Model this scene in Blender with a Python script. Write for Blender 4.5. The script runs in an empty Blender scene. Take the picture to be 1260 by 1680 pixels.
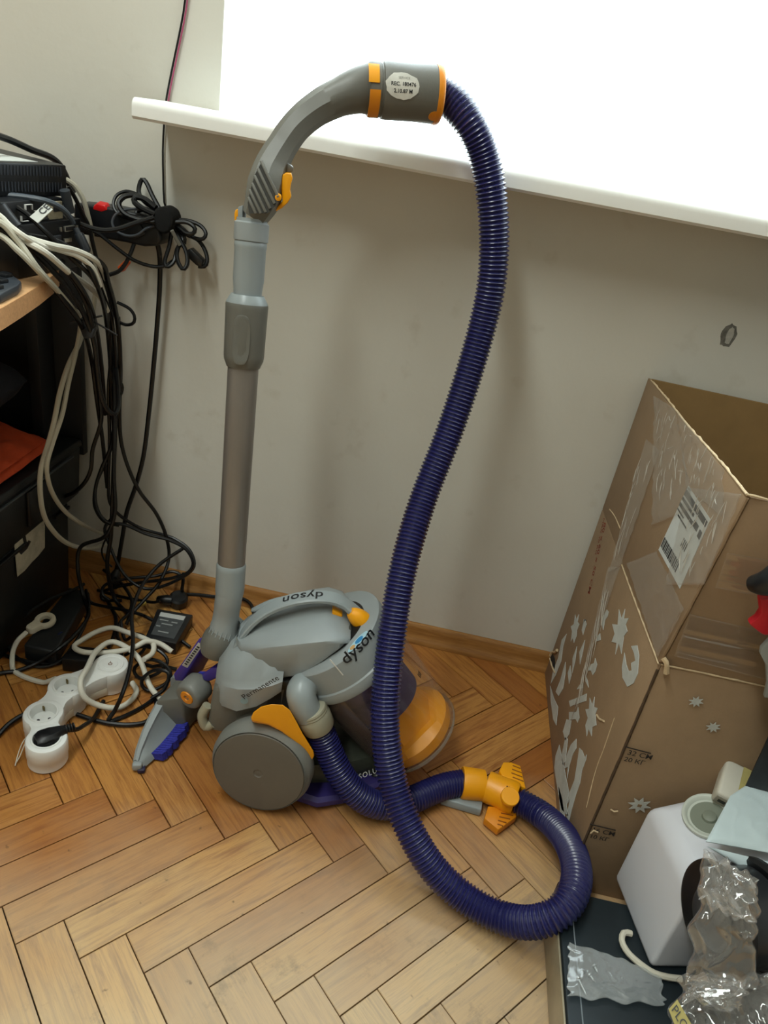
import bpy, bmesh, math, random
import numpy as np
from mathutils import Vector, Matrix, noise

random.seed(7)
S = bpy.context.scene
COL = S.collection
PI = math.pi

# ---------------------------------------------------------------- camera, world, light, exposure
cam_data = bpy.data.cameras.new('camera')
cam_data.sensor_fit = 'AUTO'; cam_data.sensor_width = 36.0
cam_data.lens = 25.36; cam_data.clip_start = 0.02
cam = bpy.data.objects.new('camera', cam_data); COL.objects.link(cam)
right = Vector((0.976807, 0.138943, 0.162922)); down = Vector((0.208867, -0.450747, -0.867872)); fwd = Vector((-0.047148, 0.881772, -0.469314))
mw = Matrix.Identity(4)
for i in range(3):
    mw[i][0] = right[i]; mw[i][1] = -down[i]; mw[i][2] = -fwd[i]
mw[0][3], mw[1][3], mw[2][3] = 0.0, -1.29863, 0.98831
cam.matrix_world = mw
S.camera = cam

world = bpy.data.worlds.new('daylight'); S.world = world; world.use_nodes = True
bg = world.node_tree.nodes['Background']
bg.inputs[0].default_value = (0.75, 0.88, 1.0, 1); bg.inputs[1].default_value = 1.0

WINDOW_STRENGTH = 7.2
CEILING_LIGHT = 45.0
lamp_data = bpy.data.lights.new('ceiling_lamp_light', 'AREA'); lamp_data.shape = 'RECTANGLE'
lamp_data.size = 0.25; lamp_data.size_y = 1.9; lamp_data.energy = CEILING_LIGHT; lamp_data.color = (0.92, 1.0, 0.95)
lamp = bpy.data.objects.new('ceiling_lamp_light', lamp_data); COL.objects.link(lamp)
lamp.location = (-0.75, -1.40, 2.68)

S.view_settings.view_transform = 'Standard'; S.view_settings.look = 'None'
S.view_settings.gamma = 1.0; S.view_settings.use_curve_mapping = False
S.view_settings.exposure = -0.12

# ---------------------------------------------------------------- helpers
def lin(h):
    h = h.lstrip('#'); v = [int(h[i:i+2], 16)/255 for i in (0, 2, 4)]
    return tuple(c/12.92 if c <= .04045 else ((c+.055)/1.055)**2.4 for c in v)

MATS = {}
def mat(name, hexcol, rough=.5, metal=0.0, var=.0, vscale=12.0, bump=0.0, bscale=150.0, coat=0.0, alpha=1.0, trans=0.0, spec=.5, hex2=None, aniso=None):
    if name in MATS: return MATS[name]
    m = bpy.data.materials.new(name); m.use_nodes = True
    nt = m.node_tree; N = nt.nodes; Lk = nt.links
    b = N['Principled BSDF']; c = lin(hexcol)
    b.inputs['Base Color'].default_value = (*c, 1); b.inputs['Roughness'].default_value = rough
    b.inputs['Metallic'].default_value = metal; b.inputs['Coat Weight'].default_value = coat
    b.inputs['Alpha'].default_value = alpha; b.inputs['Transmission Weight'].default_value = trans
    b.inputs['Specular IOR Level'].default_value = spec
    tc = N.new('ShaderNodeTexCoord')
    if var > 0:
        mp = N.new('ShaderNodeMapping'); Lk.new(tc.outputs['Object'], mp.inputs[0])
        if aniso: mp.inputs['Scale'].default_value = aniso
        nz = N.new('ShaderNodeTexNoise'); nz.inputs['Scale'].default_value = vscale; nz.inputs['Detail'].default_value = 6
        nz.inputs['Roughness'].default_value = .65
        Lk.new(mp.outputs[0], nz.inputs['Vector'])
        mx = N.new('ShaderNodeMix'); mx.data_type = 'RGBA'
        c2 = lin(hex2) if hex2 else tuple(max(0, x*(1-var)) for x in c)
        mx.inputs[6].default_value = (*(c if hex2 else tuple(min(1, x*(1+var*.6)) for x in c)), 1); mx.inputs[7].default_value = (*c2, 1)
        rp = N.new('ShaderNodeMapRange'); rp.inputs[1].default_value = .3; rp.inputs[2].default_value = .7
        Lk.new(nz.outputs['Fac'], rp.inputs[0]); Lk.new(rp.outputs[0], mx.inputs[0])
        Lk.new(mx.outputs[2], b.inputs['Base Color'])
        rr = N.new('ShaderNodeMapRange'); rr.inputs[3].default_value = max(.02, rough-.07); rr.inputs[4].default_value = min(1, rough+.1)
        Lk.new(nz.outputs['Fac'], rr.inputs[0]); Lk.new(rr.outputs[0], b.inputs['Roughness'])
    if bump > 0:
        n2 = N.new('ShaderNodeTexNoise'); n2.inputs['Scale'].default_value = bscale; n2.inputs['Detail'].default_value = 4
        Lk.new(tc.outputs['Object'], n2.inputs['Vector'])
        bp = N.new('ShaderNodeBump'); bp.inputs['Strength'].default_value = bump; bp.inputs['Distance'].default_value = .002
        Lk.new(n2.outputs['Fac'], bp.inputs['Height']); Lk.new(bp.outputs[0], b.inputs['Normal'])
    MATS[name] = m
    return m

ORG = {}
def link(o, parent=None):
    COL.objects.link(o)
    if parent is not None: o.parent = parent
    return o

def thing(name, label, cat, loc=(0, 0, 0), group=None):
    o = bpy.data.objects.new(name, None); o.empty_display_size = .05; COL.objects.link(o)
    o.location = loc; o['label'] = label; o['category'] = cat
    if group: o['group'] = group
    ORG[o] = Vector(loc)
    return o

def tag(o, label, cat, group=None):
    o['label'] = label; o['category'] = cat
    if group: o['group'] = group
    return o

def struct(o):
    o['kind'] = 'structure'; return o

def mesh(name, verts, faces, m, parent=None, smooth=True, org=None, bevel=0.0, seg=2, angle=.6, solid=0.0, subsurf=0, sharp=.7):
    """one mesh object; verts are world coordinates, the origin goes to the thing's base"""
    V = [Vector(v) for v in verts]
    if parent is not None and parent in ORG: o0 = ORG[parent]
    elif org is not None: o0 = Vector(org)
    else:
        o0 = Vector((sum(v.x for v in V)/len(V), sum(v.y for v in V)/len(V), min(v.z for v in V)))
    me = bpy.data.meshes.new(name); me.from_pydata([tuple(v-o0) for v in V], [], [tuple(f) for f in faces])
    bm = bmesh.new(); bm.from_mesh(me); bmesh.ops.recalc_face_normals(bm, faces=bm.faces)
    if bevel > 0:
        es = [e for e in bm.edges if len(e.link_faces) == 2 and e.calc_face_angle(0) > angle]
        bmesh.ops.bevel(bm, geom=es, offset=bevel, segments=seg, profile=.5, affect='EDGES', clamp_overlap=True)
    bm.to_mesh(me); bm.free(); me.update()
    if smooth:
        me.shade_smooth() if hasattr(me, 'shade_smooth') else None
        try: me.set_sharp_from_angle(angle=sharp)
        except Exception: pass
    if m: me.materials.append(m)
    o = bpy.data.objects.new(name, me); link(o, parent)
    if parent is None or parent not in ORG: o.location = o0
    if parent is not None and parent in ORG: o.location = (0, 0, 0)
    ORG[o] = o0
    if solid:
        md = o.modifiers.new('thickness', 'SOLIDIFY'); md.thickness = solid
    if subsurf:
        md = o.modifiers.new('smooth', 'SUBSURF'); md.levels = subsurf; md.render_levels = subsurf
    return o

def catmull(P, n):
    P = [Vector(p) for p in P]
    if len(P) == 2: return [P[0].lerp(P[1], i/n) for i in range(n+1)]
    Q = [P[0]*2-P[1]]+P+[P[-1]*2-P[-2]]
    seglen = [max((P[i+1]-P[i]).length, 1e-6) for i in range(len(P)-1)]
    tot = sum(seglen); out = []
    for i in range(len(P)-1):
        k = max(1, round(n*seglen[i]/tot)); a, b, c, d = Q[i:i+4]
        # centripetal
        t0 = 0; t1 = t0+max((b-a).length, 1e-6)**.5; t2 = t1+max((c-b).length, 1e-6)**.5; t3 = t2+max((d-c).length, 1e-6)**.5
        for j in range(k):
            t = t1+(t2-t1)*j/k
            A1 = a*((t1-t)/(t1-t0))+b*((t-t0)/(t1-t0)); A2 = b*((t2-t)/(t2-t1))+c*((t-t1)/(t2-t1)); A3 = c*((t3-t)/(t3-t2))+d*((t-t2)/(t3-t2))
            B1 = A1*((t2-t)/(t2-t0))+A2*((t-t0)/(t2-t0)); B2 = A2*((t3-t)/(t3-t1))+A3*((t-t1)/(t3-t1))
            out.append(B1*((t2-t)/(t2-t1))+B2*((t-t1)/(t2-t1)))
    out.append(P[-1]); return out

def resample(P, step):
    d = [0]
    for i in range(1, len(P)): d.append(d[-1]+(P[i]-P[i-1]).length)
    n = max(2, int(round(d[-1]/step))); out = []; j = 0
    for i in range(n+1):
        s = d[-1]*i/n
        while j < len(d)-2 and d[j+1] < s: j += 1
        t = (s-d[j])/max(d[j+1]-d[j], 1e-9); out.append(P[j].lerp(P[j+1], min(max(t, 0), 1)))
    return out, d[-1]

def frames(P):
    T = [(P[min(i+1, len(P)-1)]-P[max(i-1, 0)]).normalized() for i in range(len(P))]
    u = T[0].orthogonal().normalized(); U = []
    for t in T:
        u = (u-t*u.dot(t))
        u = u.normalized() if u.length > 1e-6 else t.orthogonal().normalized()
        U.append(u.copy())
    return T, U

def sweep(P, rad, seg=10, cap=True):
    T, U = frames(P); v = []; f = []
    for i, p in enumerate(P):
        w = T[i].cross(U[i]); r = rad[i] if hasattr(rad, '__len__') else rad
        for k in range(seg):
            a = 2*PI*k/seg; v.append(p+U[i]*(r*math.cos(a))+w*(r*math.sin(a)))
    for i in range(len(P)-1):
        for k in range(seg):
            k2 = (k+1) % seg; f.append((i*seg+k, i*seg+k2, (i+1)*seg+k2, (i+1)*seg+k))
    if cap:
        f.append(tuple(reversed(range(seg)))); f.append(tuple(range((len(P)-1)*seg, len(P)*seg)))
    return v, f

def tube(name, pts, r, m, parent=None, seg=8, step=.006, floor=True):
    P = catmull(pts, max(40, len(pts)*14)); P, _ = resample(P, step)
    if floor:
        rr = r if not hasattr(r, '__len__') else max(r)
        for p in P: p.z = max(p.z, rr+.0004)
    v, f = sweep(P, r, seg); return mesh(name, v, f, m, parent, angle=1.2)

def merge(*vf):
    V = []; F = []
    for v, f in vf:
        o = len(V); V += list(v); F += [tuple(i+o for i in g) for g in f]
    return V, F

def tubevf(pts, r, seg=8, step=.005, floor=True):
    P = catmull(pts, max(40, len(pts)*14)); P, _ = resample(P, step)
    if floor:
        for p in P: p.z = max(p.z, r+.0004)
    return sweep(P, r, seg)

def loft(name, rings, m, parent=None, cap=True, **kw):
    n = len(rings[0]); v = [p for r in rings for p in r]; f = []
    for i in range(len(rings)-1):
        for k in range(n):
            k2 = (k+1) % n; f.append((i*n+k, i*n+k2, (i+1)*n+k2, (i+1)*n+k))
    if cap: f.append(tuple(reversed(range(n)))); f.append(tuple(range((len(rings)-1)*n, len(rings)*n)))
    return mesh(name, v, f, m, parent, **kw)

def axes(axis, up=(0, 0, 1)):
    a = Vector(axis).normalized(); u = a.cross(Vector(up))
    if u.length < 1e-5: u = a.cross(Vector((0, 1, 0)))
    u.normalize(); w = u.cross(a).normalized()   # u sideways, w 'up'
    return a, u, w

def lathe(name, prof, base, axis, m, parent=None, seg=40, closed=False, **kw):
    """prof: (radius, distance along axis); poles allowed at r=0"""
    a, u, w = axes(axis); b = Vector(base); v = []; f = []
    rings = []
    for r, h in prof:
        if r < 1e-7: rings.append([len(v)]); v.append(b+a*h)
        else:
            rings.append(list(range(len(v), len(v)+seg)))
            for k in range(seg):
                t = 2*PI*k/seg; v.append(b+a*h+u*(r*math.cos(t))+w*(r*math.sin(t)))
    pairs = list(zip(rings[:-1], rings[1:]))
    if closed: pairs.append((rings[-1], rings[0]))
    for A, B in pairs:
        for k in range(seg):
            k2 = (k+1) % seg
            if len(A) == 1 and len(B) == 1: continue
            if len(A) == 1: f.append((A[0], B[k2], B[k]))
            elif len(B) == 1: f.append((A[k], A[k2], B[0]))
            else: f.append((A[k], A[k2], B[k2], B[k]))
    if not closed:
        if len(rings[0]) > 1: f.append(tuple(reversed(rings[0])))
        if len(rings[-1]) > 1: f.append(tuple(rings[-1]))
    return mesh(name, v, f, m, parent, **kw)

def prism(name, poly, off, m, parent=None, bevel=.001, **kw):
    off = Vector(off); n = len(poly); P = [Vector(p) for p in poly]
    v = P+[p+off for p in P]
    f = [tuple(range(n)), tuple(reversed(range(n, 2*n)))]+[(i, (i+1) % n, n+(i+1) % n, n+i) for i in range(n)]
    return mesh(name, v, f, m, parent, bevel=bevel, **kw)

def box(name, c, size, m, parent=None, rot=None, bevel=.002, seg=2, **kw):
    c = Vector(c); R = rot if rot is not None else Matrix.Identity(3)
    if isinstance(R, (int, float)): R = Matrix.Rotation(R, 3, 'Z')
    x, y, z = (s/2 for s in size)
    v = [c+R @ Vector(p) for p in ((-x, -y, -z), (x, -y, -z), (x, y, -z), (-x, y, -z), (-x, -y, z), (x, -y, z), (x, y, z), (-x, y, z))]
    f = [(0, 3, 2, 1), (4, 5, 6, 7), (0, 1, 5, 4), (1, 2, 6, 5), (2, 3, 7, 6), (3, 0, 4, 7)]
    return mesh(name, v, f, m, parent, bevel=bevel, seg=seg, **kw)

def hexa(name, bottom, top, m, parent=None, bevel=.001, **kw):
    n = len(bottom); v = list(bottom)+list(top)
    f = [tuple(reversed(range(n))), tuple(range(n, 2*n))]+[(i, (i+1) % n, n+(i+1) % n, n+i) for i in range(n)]
    return mesh(name, v, f, m, parent, bevel=bevel, **kw)

def text(name, body, size, fn, m, parent=None, bold=0.0, spacing=1.0, sub=0):
    cu = bpy.data.curves.new('lettering', 'FONT'); cu.body = body; cu.size = size; cu.align_x = 'CENTER'; cu.align_y = 'CENTER'
    cu.offset = bold*size; cu.space_character = spacing; cu.resolution_u = 3
    t = bpy.data.objects.new('lettering', cu); COL.objects.link(t)
    me = bpy.data.meshes.new_from_object(t); bpy.data.objects.remove(t); bpy.data.curves.remove(cu)
    v = [fn(q.co.x, q.co.y) for q in me.vertices]; f = [tuple(p.vertices) for p in me.polygons]
    bpy.data.meshes.remove(me)
    return mesh(name, v, f, m, parent, smooth=False)

def flat(origin, ux, uy):
    o = Vector(origin); X = Vector(ux); Y = Vector(uy)
    return lambda x, y: o+X*x+Y*y

def decal(name, poly, n, m, parent=None, thick=.0006):
    n = Vector(n).normalized()
    return prism(name, [Vector(p)+n*.0002 for p in poly], n*thick, m, parent, bevel=0, smooth=False)

def pillow(name, quad, thick, m, parent=None, nx=24, ny=18, amp=.006, scale=14, seed=0, power=.5, n=None, rim=.0008, ridged=False, **kw):
    """closed two-sided crumpled bag spanned between four corners"""
    a, b, c, d = [Vector(p) for p in quad]
    nn = Vector(n).normalized() if n else (b-a).cross(d-a).normalized()
    V = []; F = []
    for side in (1, -1):
        for j in range(ny+1):
            for i in range(nx+1):
                u, v = i/nx, j/ny; p = a*(1-u)*(1-v)+b*u*(1-v)+c*u*v+d*(1-u)*v
                e = (16*u*(1-u)*v*(1-v))**power
                k = noise.noise(Vector((p.x*scale+seed, p.y*scale, p.z*scale)))+.5*noise.noise(Vector((p.x*scale*2.3+seed, p.y*scale*2.3+5, p.z*scale*2.3)))
                if ridged:
                    q3 = Vector((p.x*scale+seed, p.y*scale+3, p.z*scale)); n1 = noise.noise(Vector((q3.x+.35*q3.z, q3.y, q3.z*.45))); n2 = noise.noise(q3*1.9+Vector((7, 1, 3))); k = 1.1*n1+1.1*max(0, .16-abs(n2))/.16*.45+.5*(.5-abs(n1-.1)*2)+.25*noise.noise(q3*3.1)
                edge = noise.noise(Vector((p.x*20+seed*3, p.y*20, p.z*20)))*.35
                if ridged == 'film': p = p+(b-a).normalized()*(.012*noise.noise(Vector((v*6+seed, u*2, 3))))+(d-a).normalized()*(.010*noise.noise(Vector((u*6+seed, v*2, 8))))
                V.append(p+nn*(side*(thick*.5*e+rim)+amp*(k*(.3+.7*e)*(1 if side > 0 else .8)+edge*.5)))
    M_ = (nx+1)*(ny+1)
    for s in (0, 1):
        for j in range(ny):
            for i in range(nx):
                q = s*M_+j*(nx+1)+i; g = (q, q+1, q+nx+2, q+nx+1); F.append(g if s == 0 else tuple(reversed(g)))
    ring = [i for i in range(nx+1)]+[j*(nx+1)+nx for j in range(1, ny+1)]+[ny*(nx+1)+i for i in range(nx-1, -1, -1)]+[j*(nx+1) for j in range(ny-1, 0, -1)]
    for i in range(len(ring)):
        p, q = ring[i], ring[(i+1) % len(ring)]; F.append((p, p+M_, q+M_, q))
    return mesh(name, V, F, m, parent, **kw)

# ---------------------------------------------------------------- materials
wall_m = bpy.data.materials.new('painted_wall'); wall_m.use_nodes = True
def build_wall(m):
    nt = m.node_tree; N = nt.nodes; L = nt.links; b = N['Principled BSDF']; b.inputs['Roughness'].default_value = .75
    tc = N.new('ShaderNodeTexCoord')
    def nz(s, d, off=0):
        mp = N.new('ShaderNodeMapping'); mp.inputs['Location'].default_value = (off, off*.7, off*1.3); L.new(tc.outputs['Object'], mp.inputs[0])
        n = N.new('ShaderNodeTexNoise'); n.inputs['Scale'].default_value = s; n.inputs['Detail'].default_value = d; L.new(mp.outputs[0], n.inputs['Vector']); return n
    def ramp(src, lo, hi):
        r = N.new('ShaderNodeMapRange'); r.inputs[1].default_value = lo; r.inputs[2].default_value = hi; L.new(src.outputs['Fac'], r.inputs[0]); return r
    def mix(fac, A, c2):
        x = N.new('ShaderNodeMix'); x.data_type = 'RGBA'; L.new(fac.outputs[0], x.inputs[0])
        if isinstance(A, tuple): x.inputs[6].default_value = (*A, 1)
        else: L.new(A.outputs[2], x.inputs[6])
        x.inputs[7].default_value = (*c2, 1); return x
    c0 = lin('#d6d3c9')
    a = mix(ramp(nz(2.2, 5), .35, .75), c0, lin('#ccc8bc'))
    s1 = mix(ramp(nz(16, 8, 3), .64, 1.05), a, lin('#b3a996'))       # scuffs
    s2 = mix(ramp(nz(40, 3, 9), .76, .86), s1, lin('#9d9484'))      # small specks
    L.new(s2.outputs[2], b.inputs['Base Color'])
    bp = N.new('ShaderNodeBump'); bp.inputs['Strength'].default_value = .25; bp.inputs['Distance'].default_value = .002
    n3 = nz(60, 6, 5); L.new(n3.outputs['Fac'], bp.inputs['Height']); L.new(bp.outputs[0], b.inputs['Normal'])
build_wall(wall_m)

oak_m = bpy.data.materials.new('worn_oak_block'); oak_m.use_nodes = True
def build_oak(m):
    nt = m.node_tree; N = nt.nodes; L = nt.links; b = N['Principled BSDF']
    tc = N.new('ShaderNodeTexCoord'); oi = N.new('ShaderNodeObjectInfo'); geo = N.new('ShaderNodeNewGeometry')
    off = N.new('ShaderNodeVectorMath'); off.operation = 'SCALE'; L.new(oi.outputs['Random'], off.inputs['Scale']); off.inputs[0].default_value = (37, 91, 53)
    def mapped(scale):
        add = N.new('ShaderNodeVectorMath'); L.new(tc.outputs['Object'], add.inputs[0]); L.new(off.outputs[0], add.inputs[1])
        mp = N.new('ShaderNodeMapping'); mp.inputs['Scale'].default_value = scale; L.new(add.outputs[0], mp.inputs[0]); return mp
    def nz(scale, s, d, rough=.6, dist=0):
        mp = mapped(scale); n = N.new('ShaderNodeTexNoise'); n.inputs['Scale'].default_value = s; n.inputs['Detail'].default_value = d
        n.inputs['Roughness'].default_value = rough; n.inputs['Distortion'].default_value = dist; L.new(mp.outputs[0], n.inputs['Vector']); return n
    def rng(src, lo, hi, o1=0, o2=1):
        r = N.new('ShaderNodeMapRange'); r.inputs[1].default_value = lo; r.inputs[2].default_value = hi; r.inputs[3].default_value = o1; r.inputs[4].default_value = o2; L.new(src, r.inputs[0]); return r.outputs[0]
    def mix(fac, A, B):
        x = N.new('ShaderNodeMix'); x.data_type = 'RGBA'
        (L.new(fac, x.inputs[0]) if not isinstance(fac, float) else setattr(x.inputs[0], 'default_value', fac))
        for i, q in ((6, A), (7, B)):
            if isinstance(q, tuple): x.inputs[i].default_value = (*q, 1)
            else: L.new(q, x.inputs[i])
        return x.outputs[2]
    cr = N.new('ShaderNodeValToRGB'); L.new(oi.outputs['Random'], cr.inputs[0])
    el = cr.color_ramp.elements; el[0].color = (*lin('#a5702f'), 1); el[1].color = (*lin('#d8ae64'), 1)
    for p, h in ((.2, '#bf8c45'), (.4, '#95602c'), (.6, '#cb9a52'), (.8, '#ab783b')):
        e = el.new(p); e.color = (*lin(h), 1)
    grain = nz((2.2, 34, 8), 4.0, 5, .65, .6)        # long fibres along the block
    fine = nz((6, 120, 30), 6.0, 3, .6, .2)
    gk = N.new('ShaderNodeMath'); gk.operation = 'MULTIPLY'; L.new(rng(grain.outputs['Fac'], .45, .68), gk.inputs[0]); gk.inputs[1].default_value = .85
    c1 = mix(gk.outputs[0], cr.outputs[0], lin('#70431f'))
    dk = N.new('ShaderNodeMath'); dk.operation = 'MULTIPLY'; L.new(rng(fine.outputs['Fac'], .5, .72), dk.inputs[0]); dk.inputs[1].default_value = .45
    c2 = mix(dk.outputs[0], c1, lin('#5d3b22'))
    # varnish whole along the wall; walking area paler, part worn, part painted light sheen
    sp = N.new('ShaderNodeSeparateXYZ'); L.new(geo.outputs['Position'], sp.inputs[0])
    wn = N.new('ShaderNodeTexNoise'); wn.inputs['Scale'].default_value = 7; wn.inputs['Detail'].default_value = 6; L.new(geo.outputs['Position'], wn.inputs['Vector'])
    sm = N.new('ShaderNodeMath'); sm.operation = 'MULTIPLY_ADD'; L.new(wn.outputs['Fac'], sm.inputs[0]); sm.inputs[1].default_value = -.30
    sx = N.new('ShaderNodeMath'); sx.operation = 'MULTIPLY_ADD'; L.new(sp.outputs['X'], sx.inputs[0]); sx.inputs[1].default_value = -.38; L.new(sp.outputs['Y'], sx.inputs[2]); L.new(sx.outputs[0], sm.inputs[2])
    wear_sheen = rng(sm.outputs[0], -.58, -.92)
    c3 = mix(wear_sheen, mix(.30, c2, lin('#a85c22')), mix(.55, c2, lin('#d0bc9c')))
    # dirt specks and ground-in grey patches
    sn = N.new('ShaderNodeTexNoise'); sn.inputs['Scale'].default_value = 60; sn.inputs['Detail'].default_value = 3; L.new(geo.outputs['Position'], sn.inputs['Vector'])
    c4 = mix(rng(sn.outputs['Fac'], .70, .78, 0, .7), c3, lin('#3d2c1c'))
    gn = N.new('ShaderNodeTexNoise'); gn.inputs['Scale'].default_value = 11; gn.inputs['Detail'].default_value = 8; gn.inputs['Roughness'].default_value = .75; L.new(geo.outputs['Position'], gn.inputs['Vector'])
    gm = N.new('ShaderNodeMath'); gm.operation = 'MULTIPLY'; L.new(rng(gn.outputs['Fac'], .56, .72, 0, .7), gm.inputs[0]); L.new(wear_sheen, gm.inputs[1])
    c5 = mix(gm.outputs[0], c4, lin('#6f675a'))
    L.new(c5, b.inputs['Base Color'])
    L.new(rng(gn.outputs['Fac'], .3, .7, .34, .52), b.inputs['Roughness'])
    bp = N.new('ShaderNodeBump'); bp.inputs['Strength'].default_value = .25; bp.inputs['Distance'].default_value = .001
    L.new(grain.outputs['Fac'], bp.inputs['Height']); L.new(bp.outputs[0], b.inputs['Normal'])
build_oak(oak_m)

white_paint = mat('white_paint', '#f2f2ee', .45, var=.03, vscale=4)
ceil_m = mat('ceiling_white', '#e8e4da', .9, var=.02, vscale=3)
gap_m = mat('floor_gap_dirt', '#1c130b', .95, var=.3, vscale=60)
floor_far_m = mat('oak_floor_far', '#ad8350', .5, var=.35, vscale=9, aniso=(1, 8, 1))
skirt_m = mat('skirting_oak', '#b07f45', .42, var=.35, vscale=5, aniso=(3, 30, 40), hex2='#8a5c2c')

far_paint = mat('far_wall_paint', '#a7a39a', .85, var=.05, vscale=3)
gl = bpy.data.materials.new('backlit_window_blind'); gl.use_nodes = True
def build_blind(m):
    nt = m.node_tree; N = nt.nodes; L = nt.links; N.clear()
    out = N.new('ShaderNodeOutputMaterial'); e = N.new('ShaderNodeEmission'); e.inputs[1].default_value = WINDOW_STRENGTH
    e.inputs[0].default_value = (.84, .97, 1.0, 1); L.new(e.outputs[0], out.inputs[0])
build_blind(gl)

# ---------------------------------------------------------------- room shell
XL, XR, YB, YF, ZC = -2.3, 2.3, 0.0, -3.6, 2.75
WX0, WX1, WZ0, WZ1 = -0.456, 1.75, 0.960, 2.35
def slab(name, lo, hi, m, bevel=0):
    c = [(a+b)/2 for a, b in zip(lo, hi)]; s = [b-a for a, b in zip(lo, hi)]
    return struct(box(name, c, s, m, bevel=bevel))
T = .12
# window wall in one piece around the opening
def wall_with_opening():
    D = .30
    xs = [XL-T, WX0, WX1, XR+T]; zs = [0, WZ0-.014, WZ1, ZC]; v = []; f = []
    idx = {}
    for k, y in enumerate((0.0, D)):
        for j, z in enumerate(zs):
            for i, x in enumerate(xs): idx[i, j, k] = len(v); v.append((x, y, z))
    for j in range(3):
        for i in range(3):
            if i == 1 and j == 1: continue
            f.append((idx[i, j, 0], idx[i+1, j, 0], idx[i+1, j+1, 0], idx[i, j+1, 0])); f.append((idx[i, j+1, 1], idx[i+1, j+1, 1], idx[i+1, j, 1], idx[i, j, 1]))
    for (a, b) in (((1, 1), (2, 1)), ((2, 1), (2, 2)), ((2, 2), (1, 2)), ((1, 2), (1, 1))):
        f.append((idx[a[0], a[1], 0], idx[b[0], b[1], 0], idx[b[0], b[1], 1], idx[a[0], a[1], 1]))
    return struct(mesh('wall_back', v, f, wall_m, smooth=False, org=(0, 0, 0)))
wall_with_opening()
slab('wall_left', (XL-T, YF, 0), (XL, 0, ZC), wall_m)
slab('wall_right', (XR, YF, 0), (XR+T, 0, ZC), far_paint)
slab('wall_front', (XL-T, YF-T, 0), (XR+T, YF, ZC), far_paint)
slab('ceiling', (XL-T, YF-T, ZC), (XR+T, .3, ZC+.1), ceil_m)

# window: frame, mullion and the blind glowing with daylight behind it
win = struct(thing('window_1', 'wide window with a glowing daylit blind above the white sill', 'window', ((WX0+WX1)/2, .205, WZ0)))
del win['category']; del win['label']

fr = .06
for nm, lo, hi in (('window_frame', (WX0, .235, WZ0), (WX0+fr, .29, WZ1)), ('window_frame', (WX1-fr, .235, WZ0), (WX1, .29, WZ1)),
                   ('window_frame', (WX0+fr, .235, WZ0), (WX1-fr, .29, WZ0+fr)), ('window_frame', (WX0+fr, .235, WZ1-fr), (WX1-fr, .29, WZ1))):
    box(nm, [(a+b)/2 for a, b in zip(lo, hi)], [b-a for a, b in zip(lo, hi)], white_paint, win, bevel=.006)
box('blind', ((WX0+WX1)/2, .205, (WZ0+WZ1)/2), (WX1-WX0-.004, .003, WZ1-WZ0+.006), gl, win, bevel=0)
box('glass_pane', ((WX0+WX1)/2, .262, (WZ0+WZ1)/2), (WX1-WX0-.1, .006, WZ1-WZ0-.1), mat('window_glass', '#dfeef0', .05, trans=1.0), win, bevel=0)

# sill board with rounded nose
def sill():
    x0, x1 = -.546, 1.9; z0, z1 = .931, .960; y0 = -.127
    prof = [(.232, z0), (y0+.004, z0), (y0, z0+.004)]
    for k in range(7):
        a = PI-PI/2*k/6; prof.append((y0+.012+.012*math.cos(a), z1-.012+.012*math.sin(a)))
    prof += [(.232, z1)]
    n = len(prof); v = [(x, y, z) for x in (x0, x1) for y, z in prof]
    f = [(i, (i+1) % n, n+(i+1) % n, n+i) for i in range(n)]+[tuple(reversed(range(n))), tuple(range(n, 2*n))]
    b0 = len(v)
    return struct(mesh('trim_1', v, f, white_paint, org=(0, 0, z0), angle=.5, bevel=.0))
sill()

# skirting board
def skirting(name, x0, x1):
    prof = [(0, 0), (-.019, 0), (-.019, .008), (-.016, .012), (-.0125, .018), (-.0105, .026), (-.010, .034), (-.0085, .041), (-.005, .0455), (0, .046)]
    n = len(prof); v = [(x, y-.0004, z) for x in (x0, x1) for y, z in prof]
    f = [(i, (i+1) % n, n+(i+1) % n, n+i) for i in range(n)]+[tuple(reversed(range(n))), tuple(range(n, 2*n))]
    return struct(mesh(name, v, f, skirt_m, org=((x0+x1)/2, 0, 0), angle=.5))
skirting('baseboard_back', XL, XR)

# peeled patch on the wall
patch_m = mat('bare_plaster', '#75726b', .9, var=.5, vscale=90)
def wall_patch():
    c = Vector((0.4515,0.0000,0.7689)); P = []
    for k in range(26):
        a = 2*PI*k/26; r = 1+.35*noise.noise(Vector((math.cos(a)*2, math.sin(a)*2, 4)))
        P.append(c+Vector((.013*r*math.cos(a), 0, .020*r*math.sin(a))))
    n = len(P); v = [p+Vector((0, -.0003, 0)) for p in P]+[c+(p-c)*.6+Vector((0, -.0006, 0)) for p in P]
    f = [(i, (i+1) % n, n+(i+1) % n, n+i) for i in range(n)]
    o = mesh('trim_2', v, f+[tuple(range(n, 2*n))], patch_m, smooth=False)
    struct(o)
    n2 = [c+Vector(((p-c).x*.45+.002, -.0009, (p-c).z*.75)) for p in P]
    struct(mesh('trim_3', n2, [tuple(range(n))], mat('filler_white', '#b9b6ad', .9, var=.3, vscale=120), smooth=False))
wall_patch()

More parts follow.
